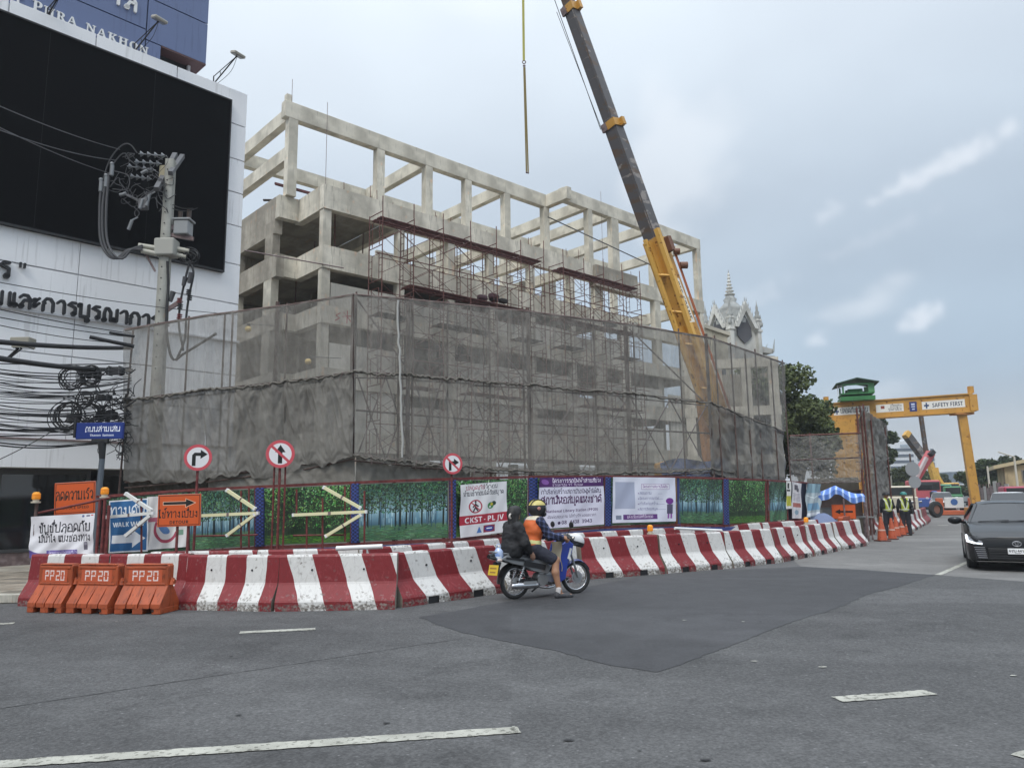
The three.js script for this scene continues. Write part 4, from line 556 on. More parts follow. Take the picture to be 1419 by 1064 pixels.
{
  const [t0] = hk(420), o = thing('hoarding_frame', 'maroon and blue steel post frame carrying the printed forest panels along the site', 'fence frame', V(t0.x, 0, t0.z)); seed(6);
  const us = [146, 196, 262, 355, 366, 486, 497, 546, 615, 629, 690, 736, 744, 838, 846, 934, 940, 1001, 1008, 1060, 1064, 1090, 1120];
  for (const u of us) { const [t, b] = hk(u); partW(o, 'post', beam(V(b.x, 0, b.z - 0.03), V(t.x, t.y + 0.03, t.z - 0.03), 0.06, 0.06, V(0, 0, 1)), [358, 366, 497, 629, 744, 846, 940, 1008].includes(u) ? M.blueFrame : M.redFrame); }
  for (let i = 0; i < HK.length - 1; i++) { const [a, c] = hk(HK[i][0]), [b, d] = hk(HK[i + 1][0]); partW(o, 'top_rail', beam(a.clone().add(V(0, 0.02, 0)), b.clone().add(V(0, 0.02, 0)), 0.05, 0.05), M.redFrame); partW(o, 'bottom_rail', beam(c.clone().add(V(0, -0.03, 0)), d.clone().add(V(0, -0.03, 0)), 0.05, 0.06), M.redFrame); partW(o, 'skirt_rail', beam(c.clone().add(V(0, -0.12, 0.02)), d.clone().add(V(0, -0.12, 0.02)), 0.03, 0.1), M.blueFrame); }
}
const checks = canvasTex(64, 512, (x) => { x.fillStyle = '#25315f'; x.fillRect(0, 0, 64, 512); for (let j = 0; j < 32; j++) for (let i = 0; i < 4; i++) { x.fillStyle = (i + j) % 2 ? '#3a4e96' : '#1a2249'; x.fillRect(i * 16, j * 16, 15, 12); } x.fillStyle = '#5a2b34'; x.fillRect(0, 0, 8, 512); });
for (const [u0, u1, lab] of [[353, 366, 'left of the bushy forest panel'], [485, 497, 'between the bushy and the open forest panels'], [620, 630, 'at the right end of the wide open forest panel'], [729, 743, 'left of the purple headed banner'], [836, 845, 'between the two white station banners'], [1000, 1008, 'between the last two forest panels']]) { solo('woven_strip', sheetOn(u0, u1, 0, 1, { off: 0.045, wave: 0.006 }), printed(checks), `narrow blue checked tarpaulin strip ${lab}`, 'tarpaulin'); }
for (const [u0, u1, t, lab] of [[148, 262, forestA[1], 'leftmost forest print, behind the blue walkway poster'], [264, 353, forestA[0], 'forest print with open trunks under the second light arrow'], [367, 486, forestB, 'bushy green forest print under the third light arrow'], [497, 620, forestA[1], 'wide print of open woodland with a row of trunks'], [630, 729, forestB, 'dark bushy forest print partly behind the white safety banner'], [743, 836, forestB, 'forest print behind the purple headed banner'], [845, 934, forestA[0], 'forest print behind the white banner with purple bubbles'], [940, 1000, forestA[0], 'open forest print right of the white banners'], [1009, 1059, forestB, 'bright bushy forest print, last but one on the right'], [1064, 1090, forestA[1], 'narrow crumpled teal forest print at the right end']]) solo('forest_panel', sheetOn(u0, u1, 0.02, 0.98, { wave: u0 > 1060 ? 0.04 : 0.014 }), printed(t), `printed ${lab}`, 'printed panel');
const W9 = '#e9e7e6';
function banner(u0, u1, t0, t1, tw, th, draw, label, o = {}) { return solo(o.name ?? 'banner', sheetOn(u0, u1, t0, t1, { off: 0.09, wave: 0.014, ...o }), printed(canvasTex(tw, th, draw)), label, o.cat ?? 'banner'); }
banner(633, 698, 0.02, 0.93, 512, 560, (x, w, h) => {
  x.fillStyle = W9; x.fillRect(0, 0, w, h); thai(x, 'ปลอดภัย', 60, 62, 34, '#b9546a', 0.14); thai(x, 'ไว้ก่อน', 250, 60, 34, '#333', 0.14); thai(x, 'ห้ามเข้าก่อนได้รับอนุญาต', 256, 128, 38, '#55555a', 0.16, 'center', 0.72);
  x.strokeStyle = '#b23044'; x.lineWidth = 13; x.beginPath(); x.arc(160, 245, 66, 0, 7); x.stroke(); x.strokeStyle = '#222'; x.lineWidth = 16; x.lineCap = 'round'; for (const s of [[160, 215, 158, 255], [158, 255, 135, 295], [158, 255, 184, 292], [158, 222, 188, 245], [158, 222, 134, 248]]) { x.beginPath(); x.moveTo(s[0], s[1]); x.lineTo(s[2], s[3]); x.stroke(); } x.beginPath(); x.arc(160, 196, 11, 0, 7); x.fillStyle = '#222'; x.fill(); x.strokeStyle = '#b23044'; x.lineWidth = 11; x.beginPath(); x.moveTo(113, 200); x.lineTo(207, 290); x.stroke();
  x.fillStyle = '#3f8a4a'; x.beginPath(); x.arc(325, 250, 36, 0, 7); x.fill(); x.fillStyle = '#1c3d26'; x.beginPath(); x.arc(362, 228, 24, 0, 7); x.fill(); x.fillStyle = '#d8c33c'; x.beginPath(); x.arc(338, 236, 16, 0, 7); x.fill(); x.fillStyle = W9; x.beginPath(); x.arc(320, 262, 12, 0, 7); x.fill();
  x.fillStyle = '#b22238'; x.fillRect(0, 335, w, 98); latin(x, 'CKST - PL JV', 258, 414, 'bold 78px sans-serif', '#f6eeee', 'center');
  x.fillStyle = '#4b7fc0'; x.beginPath(); x.moveTo(165, 530); x.lineTo(190, 462); x.lineTo(228, 530); x.fill(); x.fillStyle = '#8c2440'; x.fillRect(246, 458, 128, 76); x.fillStyle = '#2d3f8f'; x.beginPath(); x.ellipse(310, 496, 50, 27, 0, 0, 7); x.fill(); x.fillStyle = '#fff'; x.fillRect(280, 488, 60, 10);
}, 'white safety banner with a red CKST - PL JV stripe and a no-entry pictogram', { skew: 0.05 });
banner(743, 833, 0.04, 1.0, 768, 560, (x, w, h) => {
  x.fillStyle = '#dfdcea'; x.fillRect(0, 0, w, h); x.fillStyle = '#4e1d63'; x.fillRect(0, 0, w, 108); x.fillStyle = '#8d5aa8'; x.beginPath(); x.ellipse(66, 50, 44, 28, 0.3, 0, 7); x.fill();
  thai(x, 'โครงการรถไฟฟ้าสายสีม่วง', 150, 58, 36, '#f3eef7', 0.17, 'left', 0.92); thai(x, 'ช่วงเตาปูน ราษฎร์บูรณะ', 150, 96, 22, '#e8def0', 0.16, 'left', 1.1);
  thai(x, 'กำลังก่อสร้างสถานีรถไฟฟ้าใต้ดิน', w / 2, 182, 38, '#3a3050', 0.15, 'center', 0.82); thai(x, 'สถานีหอสมุดแห่งชาติ', w / 2, 292, 70, '#4a1c50', 0.16, 'center', 0.86);
  latin(x, 'National Library Station (PP20)', w / 2, 390, 'bold 41px sans-serif', '#4a2a58', 'center'); thai(x, 'ติดต่อสอบถาม ได้ที่ บริษัท ตลอดเวลา', w / 2, 452, 24, '#5b4f6a', 0.14, 'center', 0.95);
  latin(x, '08  4438  3943', 250, 524, 'bold 56px sans-serif', '#3c2350'); x.fillStyle = '#3c2350'; x.beginPath(); x.arc(222, 508, 17, 0, 7); x.fill();
}, 'white banner with purple heading and the words National Library Station', { skew: 0.0 });
banner(846, 933, 0.06, 1.0, 768, 560, (x, w, h) => {
  x.fillStyle = '#d9dbe8'; x.fillRect(0, 0, w, h); x.fillStyle = '#a9afc4'; x.fillRect(28, 60, 232, 330);
  x.fillStyle = '#e7e7ef'; x.strokeStyle = '#8a5a9c'; x.lineWidth = 4; x.fillRect(340, 84, 350, 66); x.strokeRect(340, 84, 350, 66); thai(x, 'โครงการสถานีใต้ดิน', 515, 130, 26, '#8a5a9c', 0.16, 'center', 0.9);
  for (const [i, s] of ['สอบถาม', 'โครงการรถไฟ', 'กำลังก่อสร้าง', 'สถานีหอสมุด'].entries()) { x.fillStyle = '#6a4a8c'; x.fillRect(296, 196 + i * 66, 12, 12); thai(x, s, 318, 212 + i * 66, 25, '#70709a', 0.15, 'left', 1); x.fillStyle = '#8c8cb0'; x.fillRect(318 + 220, 204 + i * 66, 60 + i * 14, 4); }
  x.fillStyle = '#63377c'; x.fillRect(120, 462, 420, 62); thai(x, 'แจ้งเรื่องได้ที่นี่ตลอด', 330, 505, 28, '#efe6f5', 0.15, 'center', 0.85); x.fillStyle = '#7c8496'; x.fillRect(40, 470, 60, 50);
  x.fillStyle = '#6e2a86'; x.beginPath(); x.ellipse(690, 300, 46, 40, 0, 0, 7); x.fill(); x.fillStyle = '#54506a'; x.fillRect(654, 340, 74, 120); x.fillStyle = '#8e4fa0'; x.fillRect(664, 460, 22, 60); x.fillRect(700, 460, 22, 60);
}, 'white banner with purple bubbles, bullet lines and a grey square at its left');
banner(154, 208, 0.06, 0.93, 300, 400, (x, w, h) => {
  x.fillStyle = '#e8ebee'; x.fillRect(0, 0, w, h); x.fillStyle = '#2b6396'; x.fillRect(10, 10, w - 20, h - 20); thai(x, 'ทางเดิน', w / 2, 112, 58, '#e6eaee', 0.15, 'center', 0.85); latin(x, 'WALK WAY', w / 2, 205, 'bold 48px sans-serif', '#e6eaee', 'center');
  x.fillStyle = '#e6eaee'; x.beginPath(); x.moveTo(22, 268); x.lineTo(175, 268); x.lineTo(175, 232); x.lineTo(278, 300); x.lineTo(175, 368); x.lineTo(175, 330); x.lineTo(22, 330); x.fill();
}, 'blue and white WALK WAY poster with a big white arrow pointing right', { wave: 0.02, name: 'poster', cat: 'poster' });
banner(206, 261, 0.08, 0.95, 256, 300, (x, w, h) => { x.fillStyle = '#d8d6d4'; x.fillRect(0, 0, w, h); x.strokeStyle = '#a8455a'; x.lineWidth = 18; x.beginPath(); x.arc(120, 190, 70, 0.3, 3.8); x.stroke(); x.fillStyle = '#5a7fb0'; x.beginPath(); x.ellipse(110, 190, 40, 22, 0.6, 0, 7); x.fill(); x.fillStyle = '#b3667a'; x.fillRect(0, 120, 256, 24); x.fillStyle = '#7ba08a'; x.fillRect(190, 200, 40, 30); }, 'crumpled white poster with a red ring beside the WALK WAY poster', { wave: 0.03, off: 0.07, name: 'poster', cat: 'poster' });
banner(1094, 1107, 0.02, 1.0, 128, 420, (x, w, h) => { x.fillStyle = '#d5d2d4'; x.fillRect(0, 0, w, h); x.fillStyle = '#55505a'; x.fillRect(34, 30, 40, 60); x.fillRect(60, 70, 30, 40); x.fillStyle = '#b06a60'; x.fillRect(10, 240, 108, 50); for (let i = 0; i < 6; i++) { x.fillStyle = '#a09aa4'; x.fillRect(16, 130 + i * 16, 90, 7); } x.fillStyle = '#8fa9b8'; x.beginPath(); x.arc(60, 350, 30, 0, 7); x.fill(); }, 'narrow white poster with a brown band near the right end of the hoarding', { name: 'poster', cat: 'poster', skew: -0.05 });
banner(1086, 1093, 0.3, 1.02, 64, 300, (x, w, h) => { x.fillStyle = '#dedcd8'; x.fillRect(0, 0, w, h); x.fillStyle = '#333'; x.fillRect(20, 20, 14, 60); x.fillRect(14, 90, 30, 20); x.fillStyle = '#b8b63a'; x.fillRect(4, 160, 56, 110); }, 'tiny white and yellow notice strip left of the narrow poster', { name: 'poster', cat: 'poster' });
banner(1114, 1134, 0.0, 1.0, 160, 420, (x, w, h) => { x.fillStyle = '#a8b6bb'; x.fillRect(0, 0, w, h); x.fillStyle = '#7d9aa6'; x.fillRect(0, 0, w, 120); x.fillStyle = '#6f98b4'; x.fillRect(20, 250, 120, 90); x.strokeStyle = '#dfe5e6'; x.lineWidth = 9; x.beginPath(); x.moveTo(10, 150); x.lineTo(80, 190); x.lineTo(150, 140); x.stroke(); x.fillStyle = '#d8dde0'; x.fillRect(10, 370, 140, 36); }, 'pale blue grey poster sagging at the right end of the hoarding', { name: 'poster', cat: 'poster', wave: 0.04 });
solo('barrier_board', sheetOn(1090, 1120, -0.05, 1.02, { off: -0.06, wave: 0 }), tiled(mat([0.045, 0.05, 0.09], 0.8), 1), 'dark blue grey backing sheet behind the narrow posters', 'sheet');

// ---------------------------------------------------------------- painted concrete barriers
const stripeTex = (sd, slant, phase, bands, clean = 1) => canvasTex(1024, 512, (x, w, h) => {   // u along the barrier, v up the front, over the top and down the back
  seed(sd); x.fillStyle = '#c9c7c2'; x.fillRect(0, 0, w, h); const bw = w / bands;
  const jit = []; for (let i = 0; i < 20; i++) jit.push(sd > 1 ? rr(-0.09, 0.09) * bw : 0); for (let i = -3; i < bands + 3; i++) {   // bands, with a hand-painted wavering edge
    x.fillStyle = (i + phase) & 1 ? '#cfcdc9' : '#77151b'; x.beginPath();
    const edge = (k) => { const p = []; for (let j = 0; j <= 30; j++) { const t = j / 30, up = t < 0.5 ? t * 2 : (1 - t) * 2; p.push([k * bw + jit[k + 5] - slant * w * up + (vnoise(t * 14, k * 7.3, 64, sd) - 0.5) * 9, h * (1 - t)]); } return p; };
    [...edge(i), ...edge(i + 1).reverse()].forEach(([a, b], q) => (q ? x.lineTo(a, b) : x.moveTo(a, b))); x.fill();
  }
  for (let i = 0; i < 1500; i++) { x.globalAlpha = rr(0.02, 0.09); x.fillStyle = rnd() < 0.6 ? '#3c302c' : '#f0efec'; x.beginPath(); x.ellipse(rr(0, w), rr(0, h), rr(2, 26), rr(1, 7), rr(0, 3), 0, 7); x.fill(); }
  for (let i = 0; i < 46; i++) { x.globalAlpha = rr(0.1, 0.3); x.strokeStyle = rnd() < 0.5 ? '#2a2624' : '#8c857c'; x.lineWidth = rr(0.6, 2.4); const a = rr(0, w), b = rr(0, h * 0.5); x.beginPath(); x.moveTo(a, b); x.lineTo(a + rr(-60, 60), b + rr(-14, 14)); x.stroke(); }
  const dirt = (y0, y1, n, al) => { for (let i = 0; i < n; i++) { x.globalAlpha = rr(0.2, al); x.fillStyle = ['#6f6a63', '#57504a', '#8a847b'][i % 3]; const cx = rr(0, w), cy = rr(y0, y1); x.beginPath(); for (let k = 0; k < 8; k++) { const a = k * 0.785, r = rr(2, 11); x.lineTo(cx + Math.cos(a) * r * 1.8, cy + Math.sin(a) * r * 0.7); } x.fill(); } };
  dirt(h * 0.955, h, 240, 0.75); dirt(h * 0.86, h, 120 / clean, 0.5); dirt(0, h * 0.05, 60, 0.5); dirt(h * 0.45, h * 0.55, 70, 0.55); dirt(0, h, 50, 0.55);
  x.globalAlpha = 1;
});
const bmats = [stripeTex(1, 0.0, 0, 4.6), stripeTex(2, 0.17, 0, 4.6), stripeTex(3, 0.15, 0, 4.4), stripeTex(4, 0.12, 1, 4.3, 0.6), stripeTex(8, 0.06, 1, 6.4)].map((t) => mat('#ffffff', 0.6, { map: t, bumpMap: grainBump, bumpScale: 0.003 }));
const bVariants = [stripeTex(21, 0.15, 0, 4.3), stripeTex(22, 0.13, 1, 4.6), stripeTex(23, 0.17, 1, 4.2, 0.5)].map((t) => mat('#ffffff', 0.62, { map: t, bumpMap: grainBump, bumpScale: 0.003 }));
let bCount = 0;
const bareConcrete = tiled(mat('#9a948a', 0.95, { map: concreteMap }), 1.5);
const BPROF = [[0.3, 0.0], [0.3, 0.13], [0.285, 0.16], [0.135, 0.375], [0.12, 0.41], [0.085, 0.80], [0.065, 0.83], [-0.065, 0.83], [-0.085, 0.80], [-0.12, 0.41], [-0.135, 0.375], [-0.285, 0.16], [-0.3, 0.13], [-0.3, 0]];
function barrierShell(L, notch) { // skin of the profile with two notches at the foot of the front and back
  const cuts = notch ? [0, 0.23, 0.33, 0.67, 0.77, 1] : [0, 1], g = []; let len = 0; const acc = [0]; for (let i = 1; i < BPROF.length; i++) { len += Math.hypot(BPROF[i][0] - BPROF[i - 1][0], BPROF[i][1] - BPROF[i - 1][1]); acc.push(len); }
  for (let s = 0; s + 1 < cuts.length; s++) {
    const cut = s % 2 === 1, x0 = (cuts[s] - 0.5) * L, x1 = (cuts[s + 1] - 0.5) * L, P = BPROF.map(([z, y], i) => (cut && (i === 0 || i === BPROF.length - 1) ? [z, 0.11] : [z, y])), pos = [], uv = [];
    const n = 6; for (let k = 0; k < n; k++) for (let i = 0; i + 1 < P.length; i++) { const a = lerp(x0, x1, k / n), b = lerp(x0, x1, (k + 1) / n), q = [[a, i], [b, i], [b, i + 1], [a, i], [b, i + 1], [a, i + 1]]; for (const [xx, m] of q) { pos.push(xx, P[m][1], P[m][0]); uv.push(xx / L + 0.5, acc[m] / len); } }
    const sk = new THREE.BufferGeometry(); sk.setAttribute('position', new THREE.Float32BufferAttribute(pos, 3)); sk.setAttribute('uv', new THREE.Float32BufferAttribute(uv, 2)); sk.computeVertexNormals(); g.push(sk);
  }
  return g;
}
function barrierCore(L) { const s = new THREE.Shape(BPROF.map(([z, y]) => new THREE.Vector2(z * 0.985, y * 0.994))), g = new THREE.ExtrudeGeometry(s, { depth: L - 0.006, bevelEnabled: false }); g.translate(0, 0, -L / 2 + 0.003).rotateY(-Math.PI / 2); const h = new THREE.Shape([[-0.25, 0.0], [0.25, 0.0], [0.25, 0.11], [-0.25, 0.11]].map((p) => new THREE.Vector2(...p))); return g; }
const bProto = {};
function makeBarrier(kind, name, label, a, b, group) {   // a, b: foot of the front edge at both ends
  a.y = b.y = 0; const d = b.clone().sub(a), L = d.length(), ry = Math.atan2(-d.z, d.x), nrm = V(Math.sin(ry), 0, Math.cos(ry)), c = a.clone().add(b).multiplyScalar(0.5).addScaledVector(nrm, -0.3);
  let o; if (!bProto[kind]) {
    o = bProto[kind] = thing(name, label, 'traffic barrier', c, ry, group); const LL = 2.0;
    part(o, 'painted_shell', barrierShell(LL, kind > 1), bmats[kind]);
    const ends = []; for (const s of [-1, 1]) { const sh = new THREE.ShapeGeometry(new THREE.Shape(BPROF.map(([z, y]) => new THREE.Vector2(z, y)))); sh.rotateY(Math.PI / 2).translate(s * (LL / 2 - 0.001), 0, 0); ends.push(sh); }
    part(o, 'end_face', ends[0], bareConcrete); part(o, 'end_face', ends[1], bareConcrete);
    part(o, 'inner_core', bx(LL - 0.02, 0.1, 0.36, 0, 0.055, 0), bareConcrete);
    for (const x of [-0.44, 0.44]) for (const s of [1]) part(o, 'lifting_hole', cyl(0.017, 0.03, x, 0.6, s * 0.102, 8, 'z'), M.dark);
    if (kind > 1) for (const x of [-0.45, 0.45]) part(o, 'foot_slot', bx(0.19, 0.1, 0.2, x, 0.052, 0.19), M.dark);
  } else o = dup(bProto[kind], name, label, c, ry, group);
  if ((kind === 2 || kind === 3) && bCount++ % 4) o.children[0].material = bVariants[bCount % 3]; o.scale.x = (L - 0.02) / 2.0; return o;
}
{
  const F = 'red and white concrete barriers of the front row', B = 'red and white concrete barriers of the row behind', n = 'concrete_barrier', gp = (u, v) => ground(u, v);
  const F1 = [[0, [-8.36, -12.98], [-6.86, -12.72], 'red and white concrete barrier behind the first two orange water barriers'], [0, [-6.84, -12.7], [-5.42, -12.52], 'red and white concrete barrier behind the rightmost orange water barrier'], [0, [244, 845], [376, 847.5], 'upright-striped concrete barrier right beside the rightmost orange water barrier'], [1, [379, 847.5], [548, 844.5], 'slant-striped concrete barrier below the third light arrow'], [2, [557, 842], [700, 821.5], 'slant-striped concrete barrier left of the motorcycle'], [2, [703, 821], [811, 803.5], 'concrete barrier right behind the motorcycle'], [2, [813, 803], [922, 795], 'concrete barrier just right of the motorcycle front wheel'], [3, [924, 794.7], [1015, 787.5], 'concrete barrier carrying the nearer amber beacon at its left end'], [3, [1016.5, 787.2], [1084, 779.5], 'concrete barrier left of the one with the farther amber beacon'], [3, [1085, 779], [1129, 771], 'concrete barrier carrying the farther amber beacon'], [3, [1130, 770.7], [1166, 763], 'last but one concrete barrier before the gap at the right'], [3, [1167, 762.7], [1204, 756], 'last concrete barrier of the front row before the gap at the right']];
  for (const [k, a, b, l] of F1) makeBarrier(k, n, l, a[1] < 0 ? V(a[0], 0, a[1]) : gp(...a), b[1] < 0 ? V(b[0], 0, b[1]) : gp(...b), F);
  const R = [[205, 13.15], [355, 13.25], [508, 13.45], [628, 14.85], [718, 16.6], [808, 18.3], [898, 19.9], [983, 21.6], [1063, 23.5], [1140, 25.9]], w = ['below the DETOUR board', 'below the third light arrow', 'behind the slant-striped front barrier left of the motorcycle', 'below the white safety banner', 'behind the motorcycle rider', 'below the purple headed banner', 'below the white banner with purple bubbles', 'below the last but one forest panels', 'below the narrow posters at the right'];
  for (let i = 0; i + 1 < R.length; i++) { const f = ([u, d], k) => { const p = at(u, 690, d); return V(p.x, 0, p.z); }; makeBarrier(i % 2 ? 2 : 3, n, 'rear-row concrete barrier ' + w[i], f(R[i]), f(R[i + 1]), B); }
  const X = 'red and white concrete barriers beyond the gap';
  makeBarrier(4, n, 'narrow-striped concrete barrier left of the two workers', gp(1206, 740), gp(1229, 733), X); makeBarrier(4, n, 'narrow-striped concrete barrier between the two workers', gp(1231, 735), gp(1258, 727), X); makeBarrier(4, n, 'narrow-striped concrete barrier right of the two workers', gp(1265, 737.5), gp(1284, 727), X);
  const redEnd = makeBarrier(4, n, 'plain dark red concrete barrier end beside the white pickup', gp(1285, 727), gp(1290, 722), X); redEnd.children[0].material = mat([0.2, 0.025, 0.03], 0.6);
  // pipes lying on the rear barriers
  solo('white_pipe', bar(at(466, 760, 13.2), at(530, 757, 13.15), 0.04, 8), M.white, 'white pipe laid along the top of the rear barriers', 'pipe');
  solo('white_pipe', bar(at(935, 732, 17.3), at(1000, 735, 18.2), 0.03, 8), M.white, 'thin white pipe on the barriers right of the nearer beacon', 'pipe');
}
// orange water-filled barriers
{
  const orange = tiled(mat([0.50, 0.095, 0.025], 0.55, { map: dataTex(512, (u, v) => { const n = fbm(u * 6, v * 6, 6, 91, 5), s = sstep(0.62, 0.72, fbm(u * 30, v * 12, 30, 4, 3)); const k = 0.86 + (n - 0.5) * 0.3 - s * 0.15; return [k, k, k]; }) }), 1.1), dark = mat([0.03, 0.012, 0.008], 0.9);
  const stencil = canvasTex(512, 160, (x) => { seed(9); x.fillStyle = '#b9532f'; x.fillRect(0, 0, 512, 160); x.strokeStyle = '#e0d3cf'; x.lineWidth = 17; x.lineCap = 'butt'; const seg = (p) => { x.beginPath(); p.forEach(([a, b], i) => (i ? x.lineTo(a, b) : x.moveTo(a, b))); x.stroke(); }; for (const o of [70, 172]) { seg([[o, 138], [o, 70]]); seg([[o, 60], [o, 24], [o + 62, 24], [o + 62, 70]]); seg([[o + 4, 82], [o + 66, 82]]); } const o = 290; seg([[o, 26], [o + 60, 26], [o + 60, 72]]); seg([[o + 62, 82], [o, 82], [o, 134], [o + 60, 134]]); const q = 385; seg([[q, 76], [q, 26], [q + 60, 26], [q + 60, 76]]); seg([[q, 86], [q, 134], [q + 60, 134], [q + 60, 86]]); for (let i = 0; i < 500; i++) { x.globalAlpha = 0.35; x.fillStyle = '#b9532f'; x.beginPath(); x.ellipse(rr(40, 480), rr(10, 150), rr(1, 7), rr(1, 3), 0, 0, 7); x.fill(); } });
  const make = (label, p, ry) => {
    const o = thing('water_barrier', label, 'water barrier', p, ry, 'orange water barriers in a row'), L = 0.88;
    const prof = (s, y0) => [[0.235 * s, y0], [0.24 * s, y0 + 0.06], [0.225 * s, 0.14], [0.075, 0.40], [0.06, 0.71], [0.04, 0.725], [-0.04, 0.725], [-0.06, 0.71], [-0.075, 0.40], [-0.225 * s, 0.14], [-0.24 * s, y0 + 0.06], [-0.235 * s, y0]];
    part(o, 'body', [prism(prof(0.9, 0.085), L - 0.02, 0.012).rotateY(-Math.PI / 2), rb(L, 0.33, 0.15, 0.025, 0, 0.555, 0), rb(L - 0.06, 0.02, 0.17, 0.01, 0, 0.725, 0)], orange);
    part(o, 'panel', [rb(L - 0.1, 0.04, 0.17, 0.012, 0, 0.675, 0), rb(L - 0.1, 0.03, 0.17, 0.012, 0, 0.43, 0)], orange);
    for (const [x, w] of [[-0.335, 0.21], [-0.105, 0.21], [0.125, 0.21], [0.345, 0.19]]) { const rib = part(o, 'rib', prism([[0.07, 0.41], [0.25, 0.15], [0.252, 0.085], [0.0, 0.085], [0, 0.41]], w, 0.01).rotateY(-Math.PI / 2).translate(x, 0, 0), orange); const r2 = part(o, 'rib', prism([[-0.07, 0.41], [-0.25, 0.15], [-0.252, 0.085], [0.0, 0.085], [0, 0.41]], w, 0.01).rotateY(-Math.PI / 2).translate(x, 0, 0), orange); }
    for (const x of [-0.36, 0.0, 0.36]) part(o, 'foot', rb(x ? 0.17 : 0.2, 0.09, 0.49, 0.012, x, 0.045, 0), orange);
    part(o, 'underside', bx(L - 0.05, 0.02, 0.4, 0, 0.09, 0), dark);
    part(o, 'tongue', [cyl(0.055, 0.1, L / 2 + 0.03, 0.47, 0, 14, 'y', 0.03), cyl(0.03, 0.16, L / 2, 0.47, 0, 10, 'x')], orange);
    part(o, 'drain_plug', cyl(0.022, 0.02, 0.3, 0.055, 0.245, 10, 'z'), dark);
    const f = part(o, 'stencilled_panel', new THREE.PlaneGeometry(0.66, 0.2).translate(-0.01, 0.555, 0.0775), mat('#ffffff', 0.6, { map: stencil }));
    return o;
  };
  const ps = [ground(38, 849), ground(92, 850), ground(157, 851.5), ground(228, 851.5)];
  const lab = ['leftmost of the three orange PP20 water barriers', 'middle one of the three orange PP20 water barriers', 'rightmost of the three orange PP20 water barriers, nearest the striped barriers'];
  for (let i = 0; i < 3; i++) { const a = ps[i], b = ps[i + 1], d = b.clone().sub(a), c = a.clone().lerp(b, 0.5); c.z -= 0.25; const o = make(lab[i], c, Math.atan2(-d.z, d.x) - 0.05); o.scale.x = Math.min(1, (d.length() - 0.02) / 0.93); }
  const g = ground(1207, 757); const far = make('worn orange water barrier beyond the end of the front row', V(g.x - 0.1, 0, g.z - 1.6), 1.0); far.userData.group = undefined; delete far.userData.group; far.children.find((c) => c.name === 'stencilled_panel').material = orange; far.scale.set(1.6, 1.25, 1.2);
}
// ---------------------------------------------------------------- beacons
const beaconProto = (() => {
  const o = thing('warning_beacon', 'amber warning beacon standing on the front barriers right of the motorcycle', 'beacon', V(), 0, 'amber beacons');
  part(o, 'base', [cyl(0.075, 0.03, 0, 0.015, 0), cyl(0.05, 0.04, 0, 0.05, 0)], mat([0.5, 0.45, 0.35], 0.6)); part(o, 'lens', [lathe([[0, 0.21], [0.04, 0.205], [0.062, 0.18], [0.066, 0.08], [0.06, 0.07]], 16), ...[0.1, 0.13, 0.16].map((y) => new THREE.TorusGeometry(0.066, 0.006, 5, 18).rotateX(Math.PI / 2).translate(0, y, 0))], M.amber); part(o, 'reflector', cyl(0.02, 0.1, 0, 0.11, 0, 8), M.steel); return o;
})();
{
  const p1 = at(901, 735, 17.3); p1.y = 0.832; beaconProto.position.copy(p1); const p2 = at(1117, 722, 21.6); p2.y = 0.832; dup(beaconProto, 'warning_beacon', 'amber warning beacon on the front barriers near their far end', p2, 0, 'amber beacons');
  for (const [u, v, d, l] of [[49.5, 697, 13.7, 'amber beacon on the post at the left end of the white road safety banner'], [144.5, 690, 13.9, 'amber beacon on the post right of the white road safety banner']]) { const q = at(u, v, d), b = dup(beaconProto, 'warning_beacon', l, q, 0, 'amber beacons'); b.scale.set(1.05, 0.95, 1.05); }
}
// ---------------------------------------------------------------- boards and signs
function board(name, label, cat, u0, v0, u1, v1, d, tex, o = {}) {   // flat sign with a thick back on posts
  const a = at(u0, v0, d), b = at(u1, v1, d), w = b.x - a.x, h = a.y - b.y, cx = (a.x + b.x) / 2, cy = (a.y + b.y) / 2, g = thing(name, label, cat, V(cx, 0, a.z), o.ry ?? 0);
  const hold = new THREE.Group(); const f = part(g, 'panel', rb(w, h, 0.03, 0.01), o.back ?? M.greyMetal); f.position.y = cy; f.rotation.z = o.tilt ?? 0;
  part(f, 'face', new THREE.PlaneGeometry(w * 0.985, h * 0.98).translate(0, 0, 0.0175), mat('#ffffff', 0.55, { map: tex }));
  for (const x of o.posts ?? []) part(g, 'post', bar(V(x * w, 0, -0.045), V(x * w, cy + h * 0.45, -0.045), o.pr ?? 0.025, 8), o.postMat ?? M.redFrame);
  return g;
}
const orangeBoard = (draw) => canvasTex(400, 320, (x, w, h) => { seed(7); x.fillStyle = '#c9551c'; x.fillRect(0, 0, w, h); x.strokeStyle = '#1c1512'; x.lineWidth = 6; x.strokeRect(12, 12, w - 24, h - 24); draw(x, w, h); for (let i = 0; i < 160; i++) { x.globalAlpha = rr(0.03, 0.12); x.fillStyle = rnd() < 0.5 ? '#3a1a08' : '#e9915c'; x.fillRect(rr(0, w), rr(0, h), rr(1, 22), rr(1, 3)); } x.globalAlpha = 1; });
const arrowR = (x, y0, flip) => { const A = [[48, y0 - 16], [258, y0 - 16], [258, y0 - 44], [350, y0], [258, y0 + 44], [258, y0 + 16], [48, y0 + 16]]; x.fillStyle = '#15110f'; x.beginPath(); A.forEach(([a, b], i) => { const q = flip ? 400 - a : a; i ? x.lineTo(q, b) : x.moveTo(q, b); }); x.closePath(); x.fill(); x.strokeStyle = '#e6c2a8'; x.lineWidth = 5; if (!flip) x.stroke(); };
